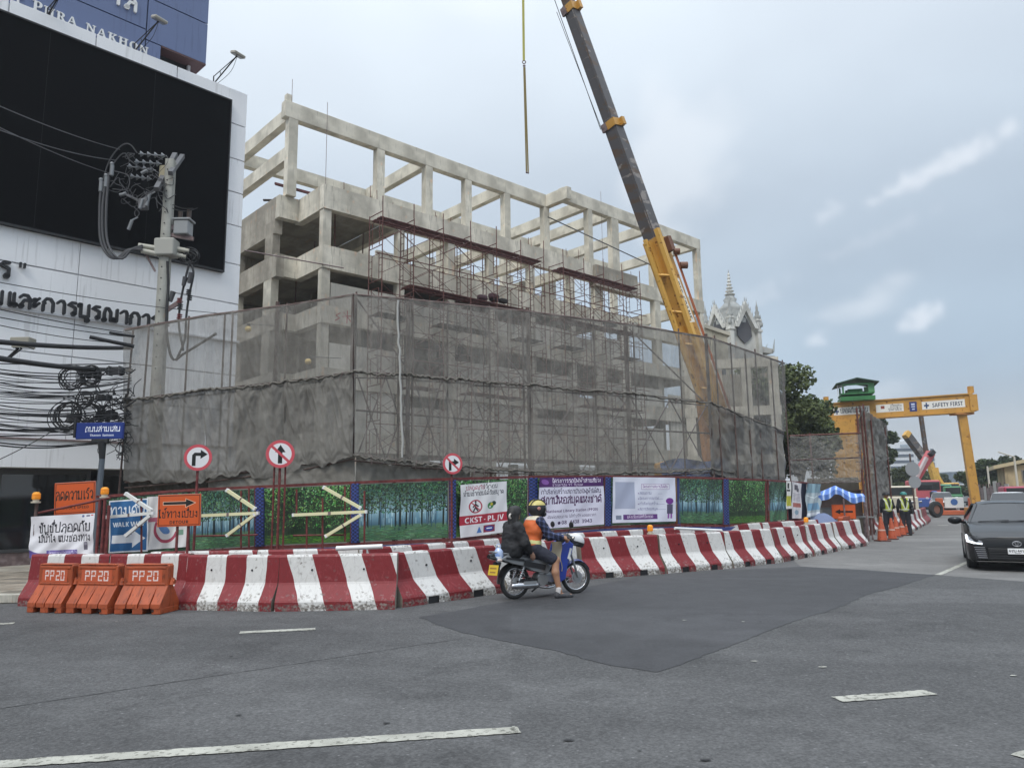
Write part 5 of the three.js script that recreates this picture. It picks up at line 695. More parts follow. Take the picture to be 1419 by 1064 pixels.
board('detour_sign', 'orange DETOUR board with a black arrow pointing right', 'road sign', 221, 685, 277, 729, 13.25, orangeBoard((x, w) => { arrowR(x, 88); thai(x, 'ใช้ทางเบี่ยง', 200, 232, 62, '#1c1410', 0.13, 'center', 0.8); latin(x, 'DETOUR', 200, 296, 'bold 46px sans-serif', '#1c1410', 'center'); }), { posts: [-0.05, 0.2], ry: 0.08, tilt: 0.02 });
board('speed_sign', 'weathered orange REDUCE SPEED board above the white road safety banner', 'road sign', 79, 668, 130, 712, 14.0, orangeBoard((x, w) => { thai(x, 'ลดความเร็ว', 200, 176, 84, '#2a1c12', 0.12, 'center', 0.82); latin(x, 'REDUCE SPEED', 200, 270, 'bold 40px sans-serif', '#2a1c12', 'center'); }), { posts: [0.42], ry: 0.1, tilt: 0.05, postMat: M.white });
board('arrow_board', 'orange board with a black arrow pointing left, beyond the front barriers', 'road sign', 1152, 699, 1186, 719, 27, canvasTex(400, 240, (x, w, h) => { x.fillStyle = '#c8561e'; x.fillRect(0, 0, w, h); x.strokeStyle = '#8b3510'; x.lineWidth = 8; x.strokeRect(4, 4, w - 8, h - 8); arrowR(x, 120, true); }), { posts: [-0.35, 0.35], ry: -0.12, tilt: -0.01 });
{ // white banner at the left, on posts
  const t = canvasTex(768, 512, (x, w, h) => { x.fillStyle = '#dddbde'; x.fillRect(0, 0, w, h); thai(x, 'ขับขี่ปลอดภัย', 110, 206, 92, '#26242c', 0.14, 'left', 0.95); thai(x, 'มีน้ำใจ แบ่งช่องทาง', 108, 326, 74, '#26242c', 0.14, 'left', 0.86); x.fillStyle = '#6a5a9c'; x.fillRect(200, 428, 380, 66); x.fillStyle = '#584a8c'; x.beginPath(); x.moveTo(0, 410); x.quadraticCurveTo(80, 470, 220, 460); x.lineTo(220, 512); x.lineTo(0, 512); x.fill(); thai(x, 'โครงการรถไฟสายสีม่วง', 225, 470, 24, '#d9d3ec', 0.15, 'left', 0.95); x.fillStyle = '#6a6672'; x.fillRect(648, 340, 44, 96); x.fillStyle = '#9a96a2'; x.fillRect(655, 348, 30, 30); x.fillStyle = '#c5342f'; x.fillRect(726, 14, 26, 12); x.fillStyle = '#59648f'; x.beginPath(); x.arc(640, 28, 14, 0, 7); x.fill(); x.fillStyle = '#49496a'; x.fillRect(676, 18, 40, 16); });
  const d = 13.75, A = at(44, 716, d), B = at(132, 711, d), C = at(130, 770, d), D = at(42, 773, d);
  solo('banner', grid(24, 14, (s, q) => A.clone().lerp(B, s).lerp(D.clone().lerp(C, s), 1 - q).add(V(0, 0, 0.03 + 0.018 * (Math.sin(s * 11 + q * 6) + 0.7 * Math.sin(s * 23 - q * 17) * (1 - q))))), printed(t), 'white road safety banner with two lines of dark script left of the posters', 'banner');
  const o = thing('post_frame', 'rusty post frame holding the white road safety banner and two amber beacons', 'fence frame', V(A.x, 0, A.z)); const P = (u, v) => at(u, v, d - 0.02);
  for (const [u, v0] of [[49.5, 697], [144.5, 690], [137.5, 692], [150, 700]]) { const t0 = P(u, v0); partW(o, 'post', bar(V(t0.x, 0, t0.z - 0.03), V(t0.x, t0.y, t0.z - 0.03), 0.028, 8), u < 100 ? M.postGrey : M.redFrame); } partW(o, 'rail', bar(P(45, 712).add(V(0, 0, -0.06)), P(150, 690).add(V(0, 0, -0.06)), 0.022), M.redFrame); partW(o, 'rail', bar(P(42, 774).add(V(0, 0, -0.06)), P(150, 770).add(V(0, 0, -0.06)), 0.02), M.redFrame);
}
function roundSign(label, u, v, d, r, draw, ry, extra = []) {
  const c = at(u, v, d), o = thing('round_sign', label, 'road sign', V(c.x, 0, c.z), ry);
  part(o, 'post', bar(V(0, 0, -0.05), V(0, c.y + r * 0.7, -0.05), 0.024, 8), M.redFrame); for (const x of extra) part(o, 'brace_post', bar(V(x, 0, -0.1), V(x, c.y - r * 0.9, -0.1), 0.02, 6), M.redFrame);
  part(o, 'disc', cyl(r, 0.02, 0, c.y, 0, 40, 'z'), M.greyMetal);
  const t = canvasTex(256, 256, (x) => { x.fillStyle = '#c9505a'; x.fillRect(0, 0, 256, 256); x.fillStyle = '#e2e0e2'; x.beginPath(); x.arc(128, 128, 100, 0, 7); x.fill(); draw(x); });
  part(o, 'face', new THREE.CircleGeometry(r * 0.985, 40).translate(0, c.y, 0.0125), mat('#ffffff', 0.5, { map: t })); return o;
}
const slash = (x) => { x.strokeStyle = '#c24a55'; x.lineWidth = 24; x.lineCap = 'butt'; x.beginPath(); x.moveTo(52, 58); x.lineTo(204, 198); x.stroke(); }, poly = (x, p) => { x.fillStyle = '#121214'; x.beginPath(); p.forEach(([a, b], i) => (i ? x.lineTo(a, b) : x.moveTo(a, b))); x.fill(); };
roundSign('round red-rimmed sign with a black turn-right arrow', 274.5, 634, 13.9, 0.245, (x) => poly(x, [[74, 210], [74, 104], [96, 80], [150, 80], [150, 52], [214, 96], [150, 140], [150, 112], [108, 112], [108, 210]]), 0.35);
roundSign('round sign with a struck-out black straight arrow', 388.5, 629, 14.0, 0.262, (x) => { poly(x, [[108, 216], [108, 112], [82, 112], [128, 44], [174, 112], [146, 112], [146, 216]]); slash(x); }, 0.3, [-0.1, 0.1]);
roundSign('smaller round sign with a struck-out black right turn arrow', 627, 642.5, 14.9, 0.21, (x) => { poly(x, [[78, 212], [78, 98], [144, 98], [144, 66], [210, 112], [144, 156], [144, 130], [112, 130], [112, 212]]); slash(x); }, 0.45);
// ---------------------------------------------------------------- arrows made of light tubes
const tubeWhite = mat([0.70, 0.70, 0.66], 0.4), tubeCream = mat([0.72, 0.68, 0.42], 0.4);
for (const [lab, m, bars, frame] of [
  ['white light-tube arrow over the blue walkway poster', tubeWhite, [[148, 716.5, 211, 711], [176, 685, 208, 706], [176, 741, 206, 716]], [[196, 690, 196, 770]]],
  ['pale yellow light-tube arrow right of the DETOUR board', tubeCream, [[277, 714.5, 356, 711], [316, 680, 352, 704], [316, 741, 352, 714]], [[345, 676, 345, 770], [270, 743, 357, 741], [334, 680, 334, 768]]],
  ['pale yellow light-tube arrow on the bushy forest panel', tubeCream, [[408, 713.5, 506, 709], [450, 676, 498, 703], [453, 742, 499, 714]], [[411, 678, 411, 713], [478, 674, 478, 750], [505, 680, 505, 756], [406, 742, 480, 741], [425, 712, 425, 765], [447, 690, 447, 764]]]]) {
  const d = 14.0, p0 = at(bars[0][2], 711, d), o = thing('light_arrow', lab, 'light arrow', V(p0.x, 0, p0.z));
  for (const [a, b, c, e] of bars) { const A = at(a, b, d), B = at(c, e, d), tb = partW(o, 'light_bar', beam(A, B, 0.055, 0.078, V(0, 0, 1)), m), k = B.clone().sub(A).normalize(); for (const [q, s] of [[A, -1], [B, 1]]) { const cap = part(tb, 'end_cap', beam(q.clone(), q.clone().addScaledVector(k, s * 0.035), 0.06, 0.084, V(0, 0, 1)), M.white); tb.updateWorldMatrix(true, false); cap.geometry.applyMatrix4(tb.matrixWorld.clone().invert()); } const wire = part(tb, 'clip', beam(A.clone().lerp(B, 0.48), A.clone().lerp(B, 0.52), 0.062, 0.086, V(0, 0, 1)), M.greyMetal); wire.geometry.applyMatrix4(tb.matrixWorld.clone().invert()); }
  for (const [a, b, c, e] of frame) partW(o, 'frame_bar', bar(at(a, b, d - -0.08), at(c, e, d + 0.08), 0.018, 6), M.redFrame);
}

// ---------------------------------------------------------------- large mobile crane behind the netting
{
  const d = 25.5, base = at(1004, 640, d), o = thing('mobile_crane', 'tall yellow and grey telescopic mobile crane rising behind the netting', 'crane', V(base.x, 0, base.z));
  const C = (v) => 787 + v * 0.3585;    // middle line of the boom in the photograph
  const pt = (v, dd = 0, off = 0) => at(C(v) + off, v, d + dd);
  const ax = pt(0).sub(pt(500)).normalize(), side = V(0, 0, 1), n1 = V().crossVectors(ax, side).normalize();   // n1 to the left of the boom in view
  const tilt = (g, a) => g;
  const up = side.clone().multiplyScalar(Math.cos(0.72)).addScaledVector(n1, Math.sin(0.72)).normalize();
  const sec = (v0, v1, w, name, m, lab) => partW(o, name, (() => { const a = pt(v0), b = pt(v1); return beam(a, b, w, w * 1.1, up); })(), m, lab);
  sec(-190, 14, 0.33, 'boom_section', M.boom); sec(6, 176, 0.39, 'boom_section', M.boom); sec(168, 340, 0.46, 'boom_section', M.boom); sec(333, 602, 0.57, 'boom_section', M.yellow, 'yellow base section of the boom');
  for (const [v, w] of [[13, 0.46], [174, 0.53]]) { const a = pt(v - 5), b = pt(v + 5), c = partW(o, 'boom_collar', beam(a, b, w, w * 1.1, up), M.yellow); const lug = beam(a.clone().addScaledVector(n1, -w * 0.6), b.clone().addScaledVector(n1, -w * 0.6), 0.1, 0.24, up), g = part(c, 'sheave', lug, M.greyMetal); c.updateWorldMatrix(true, false); g.geometry.applyMatrix4(c.matrixWorld.clone().invert()); const l2 = part(c, 'lug', beam(a.clone().addScaledVector(n1, w * 0.66).addScaledVector(side, 0.15), b.clone().addScaledVector(n1, w * 0.66).addScaledVector(side, 0.15), 0.16, 0.14, up), M.yellow); l2.geometry.applyMatrix4(c.matrixWorld.clone().invert()); }
  partW(o, 'boom_edge_plate', [[14, 168, 0.215], [176, 334, 0.25]].map(([a, b, w]) => bar(pt(a).addScaledVector(n1, -w * 0.15).addScaledVector(side, w * 1.12), pt(b).addScaledVector(n1, -w * 0.15).addScaledVector(side, w * 1.12), 0.03, 6)), M.boom);
  partW(o, 'hoist_rope', [bar(pt(-190).addScaledVector(n1, -0.5).addScaledVector(side, 0.1), pt(176).addScaledVector(n1, -0.5).addScaledVector(side, 0.1), 0.014, 5), bar(pt(13).addScaledVector(n1, -0.58).addScaledVector(side, 0.1), pt(176).addScaledVector(n1, -0.46).addScaledVector(side, 0.1), 0.011, 5)], M.cable);
  // swing-away jib lying along the left of the base section
  const j = (v, off, dz) => pt(v, 0, off).add(V(0, 0, dz));
  partW(o, 'jib_chord', beam(j(338, -17, 0.42), j(566, -20, 0.5), 0.12, 0.12, up), M.yellowPale); partW(o, 'jib_chord', beam(j(325, 2, 0.6), j(600, -3, 0.62), 0.16, 0.16, up), M.yellowPale);
  for (const v of [386, 436, 480, 540]) partW(o, 'jib_rung', beam(j(v, -17, 0.44), j(v + 3, 0, 0.6), 0.07, 0.07, up), M.yellowPale);
  for (const q of [beam(j(340, -9, 0.36), j(388, -9, 0.38), 0.34, 0.03, up), beam(j(456, -10, 0.4), j(560, -12, 0.44), 0.3, 0.03, up)]) partW(o, 'jib_plate', q, M.yellow);
  for (const q of [beam(j(333, 14, 0.3), j(352, 14, 0.3), 0.2, 0.3, up), bar(j(352, 18, 0.3), j(352, 26, 0.3), 0.11, 10), bar(j(371, 20, 0.3), j(371, 30, 0.3), 0.12, 10)]) partW(o, 'boom_head_block', q, mat([0.16, 0.07, 0.04], 0.6)); partW(o, 'cable_pipe', [bar(j(352, 19, 0.25), j(600, 17, 0.25), 0.025, 6), bar(j(352, 22, 0.15), j(600, 20, 0.15), 0.02, 6)], mat([0.4, 0.12, 0.05], 0.5));
  { // lettering plate on the right flank of the base section
    const t = canvasTex(640, 128, (x) => { x.fillStyle = '#d9d3c6'; x.fillRect(0, 0, 640, 128); latin(x, 'BIG CRANE', 320, 104, 'bold 106px sans-serif', '#15130f', 'center'); for (let i = 0; i < 60; i++) { x.globalAlpha = 0.15; x.fillStyle = '#7a6a52'; x.fillRect(rr(0, 640), rr(0, 128), rr(2, 30), 2); } });
    const a = j(393, 0.5, 0.66), b = j(453, 0.5, 0.7), dir = b.clone().sub(a).normalize(), acr = V().crossVectors(up, dir).normalize(); if (acr.x < 0) acr.negate(); const wd = 0.30; const fr = acr.clone().multiplyScalar(wd);
    const pl = partW(o, 'name_plate', quad(a.clone(), b.clone(), b.clone().add(fr), a.clone().add(fr)), mat('#ffffff', 0.5, { map: t, side: THREE.DoubleSide })); pl.geometry.attributes.uv.array.set([0, 0, 1, 0, 1, 1, 0, 0, 1, 1, 0, 1]);
  }
  // luffing cylinders, superstructure, carrier (seen only dimly through the net)
  partW(o, 'luffing_cylinder', bar(at(968, 500, d + 0.9), at(985, 655, d + 0.6), 0.24, 12), M.orangeRust); partW(o, 'luffing_rod', bar(at(962, 440, d + 0.9), at(970, 520, d + 0.9), 0.13, 12), M.steel);
  partW(o, 'superstructure', [rb(1.0, 1.1, 2.0, 0.1, base.x - 0.2, 2.0, base.z - 1.2), rb(0.7, 1.5, 0.8, 0.08, base.x - 0.1, 2.9, base.z - 0.6)], M.orangeRust); partW(o, 'counterweight', rb(2.0, 1.0, 1.2, 0.06, base.x - 0.6, 2.0, base.z - 3.2), M.orangeRust);
  partW(o, 'operator_cab', rb(1.0, 1.4, 1.6, 0.12, base.x - 1.5, 2.2, base.z - 1.4), M.yellow); partW(o, 'carrier', rb(2.5, 0.6, 8.5, 0.08, base.x - 0.6, 1.05, base.z - 4), M.orangeRust);
  for (const x of [-3.4, -2.0, 1.2, 2.6]) for (const s of [-1, 1]) partW(o, 'wheel', cyl(0.52, 0.4, base.x - 0.6 + s * 1.1, 0.52, base.z - 4 + x, 20, 'x'), M.rubber);
}
{ // lifting sling hanging from the boom head above the picture
  const d = 25.5, o = thing('lifting_sling', 'yellow green lifting sling hanging in the sky left of the boom', 'lifting sling', at(731, 238, d)); const strap = mat([0.42, 0.40, 0.10], 0.8), brown = mat([0.20, 0.155, 0.06], 0.85);
  partW(o, 'upper_strap', [beam(at(723, -120, d), at(725.4, 84, d), 0.06, 0.012, V(0, 0, 1)), beam(at(724.6, -120, d), at(726.6, 84, d), 0.05, 0.012, V(0, 0.02, 1))], strap); partW(o, 'shackle', [new THREE.TorusGeometry(0.06, 0.018, 8, 16).translate(...at(726.2, 86, d).toArray()), rb(0.1, 0.07, 0.06, 0.02, ...at(726.4, 91, d).toArray())], M.greyMetal);
  partW(o, 'lower_strap', beam(at(726, 93, d), at(729.6, 238, d), 0.055, 0.014, V(0, 0, 1)), brown); partW(o, 'lower_strap', beam(at(727.3, 93, d), at(732, 238.5, d), 0.05, 0.014, V(0, 0.02, 1)), brown); for (const [u, v] of [[729.7, 239], [731.9, 239.5]]) partW(o, 'hook', ball(0.035, ...at(u, v, d).toArray(), 8), M.greyMetal);
}
{ // blue tarpaulin seen through the net near the crane foot
  const blue = mat([0.09, 0.13, 0.27], 0.8, { side: THREE.DoubleSide }); seed(12); const A = at(914, 642, 24), B = at(1010, 632, 26), C = at(1010, 662, 25.6), D = at(914, 660, 23.8);
  solo('tarpaulin', grid(24, 10, (s, t) => A.clone().lerp(B, s).lerp(D.clone().lerp(C, s), t).add(V(0, Math.sin(s * 7) * 0.1 * (1 - t), (fbm(s * 6, t * 4, 64, 3) - 0.5) * 0.5 + t * 0.5))), blue, 'blue tarpaulin draped behind the netting at the foot of the crane', 'tarpaulin');
}

// ---------------------------------------------------------------- yellow gantry crane across the street
{
  const dL = 57, dR = 54, a = at(1146, 572, dL), b = at(1347, 558.5, dR), o = thing('gantry_crane', 'yellow gantry crane with a green winch house spanning the side street', 'gantry crane', V((a.x + b.x) / 2, 0, (a.z + b.z) / 2));
  const dir = b.clone().sub(a).normalize(), n = V(-dir.z, 0, dir.x); if (n.z < 0) n.negate();
  const hB = 1.3, y = (a.y + b.y) / 2;
  partW(o, 'main_girder', beam(a, b, 0.7, hB), M.yellow); partW(o, 'flange', [beam(a.clone().add(V(0, hB / 2, 0)), b.clone().add(V(0, hB / 2, 0)), 0.95, 0.08), beam(a.clone().add(V(0, -hB / 2, 0)), b.clone().add(V(0, -hB / 2, 0)), 0.95, 0.08)], M.yellow);
  for (const e of [a, b]) { partW(o, 'end_carriage', beam(e.clone().addScaledVector(n, 0.5), e.clone().addScaledVector(n, -0.7), 0.5, hB * 0.9), M.yellow); partW(o, 'end_post', bx(0.3, 0.5, 0.3, e.x, e.y + hB * 0.75, e.z), M.yellow); }
  const L = (f, u0 = 0) => a.clone().lerp(b, f);
  { const t = L(0.925); partW(o, 'leg', beam(t.clone().add(V(0, -hB / 2 - 0.04, 0)), V(t.x + 0.36, 0.3, t.z), 0.55, 0.5, n), M.yellow); partW(o, 'bearing', bx(1.3, 0.12, 0.9, t.x, t.y - hB / 2 - 0.1, t.z), M.orangeRust); partW(o, 'foot', rb(1.3, 0.5, 1.0, 0.06, t.x + 0.38, 0.4, t.z), M.orangeRust); }
  { const t = L(0.1); partW(o, 'leg', beam(t.clone().add(V(0, -hB / 2 - 0.04, 0)), V(t.x, 0.3, t.z), 1.7, 1.3, n), M.yellow, 'broad left leg behind the netting'); const t2 = L(0.23); partW(o, 'leg', beam(t2.clone().add(V(0, -hB / 2 - 0.04, 0)).addScaledVector(n, -0.3), V(t2.x, 0.3, t2.z).addScaledVector(n, -0.3), 1.2, 1.0, n), M.yellow); partW(o, 'brace', beam(L(0.12).add(V(0, -1.6, 0.2)), L(0.24).add(V(0, -0.8, 0.2)), 0.4, 0.4), M.yellow); }
  for (const f of [0.21, 0.19]) partW(o, 'ladder_rail', bar(L(f).addScaledVector(n, 0.6).add(V(0, -0.8, 0)), V(L(f).x, 0.5, L(f).z).addScaledVector(n, 0.6), 0.06), M.orangeRust);
  const plate = (f0, f1, draw, y0 = -0.28, y1 = 0.3) => { const p = L(f0).addScaledVector(n, 0.362), q = L(f1).addScaledVector(n, 0.362); partW(o, 'sign_plate', quad(p.clone().add(V(0, y0, 0)), q.clone().add(V(0, y0, 0)), q.clone().add(V(0, y1, 0)), p.clone().add(V(0, y1, 0))), mat('#ffffff', 0.5, { map: canvasTex(512, 80, draw) })); };
  const w = (x) => { x.fillStyle = '#e2dfd8'; x.fillRect(0, 0, 512, 80); }, cross = (x, p) => { x.fillStyle = '#2b3f66'; x.fillRect(p, 32, 60, 18); x.fillRect(p + 21, 12, 18, 58); };
  plate(0.045, 0.30, (x) => { w(x); cross(x, 16); thai(x, 'ปลอดภัยไว้ก่อน', 100, 60, 42, '#333a4a', 0.14); }); plate(0.345, 0.535, (x) => { w(x); x.fillStyle = '#8a4030'; x.fillRect(90, 14, 70, 30); thai(x, 'บริษัทก่อสร้าง', 270, 34, 24, '#333', 0.16); thai(x, 'รถไฟสายสีม่วง', 230, 68, 24, '#333', 0.16); }); plate(0.575, 0.625, (x) => { x.fillStyle = '#25346e'; x.fillRect(0, 0, 512, 80); x.fillStyle = '#c3cbe2'; x.fillRect(130, 14, 250, 14); x.fillRect(130, 36, 250, 10); x.fillRect(160, 56, 190, 10); }, -0.36, 0.36);
  plate(0.66, 0.945, (x) => { w(x); cross(x, 24); latin(x, 'SAFETY FIRST', 305, 62, 'bold 58px sans-serif', '#3c4454', 'center'); });
  // winch house
  const g = tiled(mat([0.035, 0.19, 0.055], 0.5, { map: wearMap }), 2), gl = mat([0.10, 0.30, 0.12], 0.5), c = L(0.215), top = c.y + hB / 2;
  const ry = Math.atan2(-dir.z, dir.x), h = new THREE.Group(); const P = (nm, gs, m) => partW(o, nm, [gs].flat().map((q) => q.scale(0.84, 0.86, 0.84).rotateY(ry).translate(c.x, top, c.z)), m);
  P('winch_frame', [bx(2.8, 0.35, 3.0, 0, 0.2, 0), bx(2.7, 0.12, 2.9, 0, 0.62, 0)], g); P('winch_drum', [cyl(0.32, 1.2, -0.1, 0.8, 0.6, 16, 'x'), cyl(0.25, 0.5, 0.6, 0.75, -0.4, 14, 'x'), bx(0.6, 0.6, 0.6, -0.5, 0.8, -0.3)], g);
  for (const [x, z] of [[-1.15, 1.3], [1.15, 1.3], [-1.15, -1.3], [1.15, -1.3]]) P('house_post', bx(x > 0 ? 0.5 : 0.14, 0.85, 0.18, x, 1.05, z), gl); P('house_roof', (() => { const r = prism([[-1.75, 0], [0, 0.42], [1.75, 0], [1.75, -0.07], [0, 0.34], [-1.75, -0.07]], 3.9); return r.translate(0.0, 1.52, 0); })(), mat([0.03, 0.075, 0.045], 0.6)); P('gable_sheet', [bx(2.3, 0.16, 0.05, 0, 1.42, 1.4)], gl); P('hand_rail', [bar(V(-1.6, 0.4, 1.4), V(-1.6, 1.4, 1.4), 0.03), bar(V(-1.6, 1.3, 1.4), V(-1.15, 1.3, 1.4), 0.03)], M.white);
}
{ // second netted enclosure around the gantry leg
  const T = (u, v, d) => at(u, v, d);
  const net = netMat(0.74, 66, 0.95), o = thing('net_frame', 'rusty pole tower and rails carrying the second netting beside the gantry', 'scaffold', V(T(1190, 690, 31).x, 0, T(1190, 690, 31).z));
  const f = (u, vt, d, r = 0.04) => { const t = T(u, vt, d); partW(o, 'post', bar(V(t.x, 0, t.z), t, r, 6), M.scaffold); };
  for (const [u, v, d] of [[1122, 600, 31], [1187, 565, 31], [1192, 562, 31.4], [1196, 560, 32], [1206, 575, 35], [1226, 590, 41]]) f(u, v, d);
  for (const v of [601, 635, 668]) { partW(o, 'ledger', bar(T(1094, v + 3, 30), T(1192, v - 1, 31), 0.035), M.scaffold); }
  for (let k = 0; k < 9; k++) partW(o, 'tower_rung', bar(T(1186, 575 + k * 13, 31), T(1196, 575 + k * 13, 32), 0.022), M.scaffold);
  netSheet('safety_net', T(1094, 604, 29.9), T(1192, 601, 30.9), T(1192, 634, 30.9), T(1094, 637, 29.9), NETA[0], 'thin netting strip in front of the gantry leg, upper', { s: 41, fold: 0.12, ties: 3 });
  netSheet('safety_net', T(1094, 637, 29.9), T(1192, 634, 30.9), T(1192, 668, 30.9), T(1094, 671, 29.9), NETA[1], 'thin netting strip in front of the gantry leg, middle', { s: 42, fold: 0.12, ties: 3 });
  const G0 = T(1189, 562, 31.2), G1 = T(1229, 588, 42), G2 = T(1232, 682, 42), G3 = T(1199, 735, 31.2);
  netSheet('safety_net', G0, G1, G1.clone().lerp(G2, 0.5), G0.clone().lerp(G3, 0.52), NETDENSE, 'tall dense net wall right of the gantry leg, upper half', { s: 43, fold: 0.35, ties: 3 }); netSheet('safety_net', G0.clone().lerp(G3, 0.5), G1.clone().lerp(G2, 0.48), G2, G3, NETDENSE, 'tall dense net wall right of the gantry leg, lower half', { s: 44, fold: 0.35, ties: 3 });
  solo('site_wall', beam(T(1094, 700, 30.6), T(1194, 698, 31.6), 0.06, 1.1), tiled(mat([0.10, 0.095, 0.09], 0.9, { map: rustMap }), 2), 'dark low site wall behind the orange arrow board', 'wall'); solo('shed_wall', beam(T(1120, 678, 31.5), T(1190, 676, 32), 0.06, 0.9), tiled(mat('#8d877d', 0.9, { map: concreteMap }), 3), 'grey brown sheet wall under the second netting', 'wall');
  for (const [u, l] of [[1210, 'left'], [1217, 'right']]) solo('poster', new THREE.PlaneGeometry(0.22, 1.5).translate(...T(u, 692, 33 + (u - 1200) * 0.3).toArray()), mat([0.45, 0.44, 0.5], 0.7), `${l} one of two narrow pale posters on the dense net wall`, 'poster');
}
{ // blue checked canopy over a stall, and things under it
  const tarp = canvasTex(256, 256, (x) => { x.fillStyle = '#3f6cb8'; x.fillRect(0, 0, 256, 256); for (let i = 0; i < 16; i++) { x.fillStyle = i % 2 ? 'rgba(200,215,240,0.75)' : 'rgba(40,80,170,0.6)'; x.fillRect(i * 16, 0, 9, 256); } x.fillStyle = 'rgba(220,230,245,0.35)'; for (let j = 0; j < 16; j++) x.fillRect(0, j * 16, 256, 7); });
  const A = at(1129, 683, 28.6), B = at(1196, 684, 29.4), C = at(1199, 689, 27), D = at(1126, 691, 26.6), o = thing('canopy', 'blue and white checked tarpaulin canopy beside the orange arrow board', 'canopy', V(D.x, 0, D.z));
  partW(o, 'cloth', grid(28, 10, (s, t) => { const p = A.clone().lerp(B, s).lerp(D.clone().lerp(C, s), t); p.y += 0.30 * Math.pow(Math.max(0, 1 - Math.abs(s - 0.42) * 2.4), 1.3) + 0.05 * Math.sin(s * 15) * t; return p; }), mat('#ffffff', 0.8, { map: tarp, side: THREE.DoubleSide }));
  partW(o, 'valance', grid(28, 4, (s, t) => { const p = D.clone().lerp(C, s); p.y += 0.30 * Math.pow(Math.max(0, 1 - Math.abs(s - 0.42) * 2.4), 1.3) + 0.05 * Math.sin(s * 15) - t * 0.22 * (0.7 + 0.5 * Math.abs(s - 0.5)); p.z += 0.02 * Math.sin(s * 40) * t; return p; }), mat('#ffffff', 0.8, { map: tarp, side: THREE.DoubleSide }));
  for (const q of [A, B, C, D, C.clone().lerp(D, 0.42)]) partW(o, 'pole', bar(V(q.x, 0, q.z), q.clone().add(V(0, -0.02, 0)), 0.03), M.greyMetal);
  const t0 = at(1165, 720, 28.5), tb = thing('work_table', 'cluttered grey table in the shade of the blue canopy', 'table', V(t0.x, 0, t0.z)); part(tb, 'top', rb(2.2, 0.05, 0.8, 0.01, 0, 0.82, 0), mat([0.2, 0.2, 0.19], 0.7)); for (const [x, z] of [[-1, 0.3], [1, 0.3], [-1, -0.3], [1, -0.3]]) part(tb, 'leg', bx(0.05, 0.8, 0.05, x, 0.4, z), M.greyMetal);
  const cr = thing('crate', 'white and grey crate standing on the table under the blue canopy', 'crate', V(t0.x - 0.5, 0.845, t0.z)); part(cr, 'box', rb(0.5, 0.3, 0.4, 0.02, 0, 0.15, 0), mat([0.5, 0.5, 0.48], 0.7)); part(cr, 'lid', rb(0.54, 0.04, 0.44, 0.01, 0, 0.32, 0), mat([0.3, 0.3, 0.3], 0.7));
  const g = at(1140, 733, 26), sack = mat([0.16, 0.2, 0.32], 0.8); solo('tarpaulin', grid(16, 8, (s, t) => V(g.x - 0.8 + s * 1.8, 0.55 + 0.5 * Math.sin(Math.PI * s) * Math.sin(Math.PI * (0.15 + t * 0.8)) + (fbm(s * 6, t * 5, 64, 3) - 0.5) * 0.2, g.z - 1 + t * 0.9)), sack, 'crumpled blue grey sheet heaped behind the last rear barriers', 'tarpaulin');
}
// ---------------------------------------------------------------- round signs seen from behind, on one post
{ const c = at(1262, 651, 42), o = thing('sign_post', 'grey post with two round signs seen from behind, beside the workers', 'road sign', V(c.x, 0, c.z)); part(o, 'post', bar(V(0.05, 0, -0.04), V(0.05, c.y + 0.9, -0.04), 0.05, 8), M.postGrey); for (const v of [650, 668]) part(o, 'disc', cyl(v < 660 ? 0.4 : 0.34, 0.03, v < 660 ? 0.1 : 0.16, at(1262, v, 42).y, 0, 28, 'z'), mat([0.27, 0.28, 0.29], 0.6)); part(o, 'bracket', bx(0.1, 1.3, 0.05, 0.08, c.y - 0.4, -0.04), M.greyMetal); }

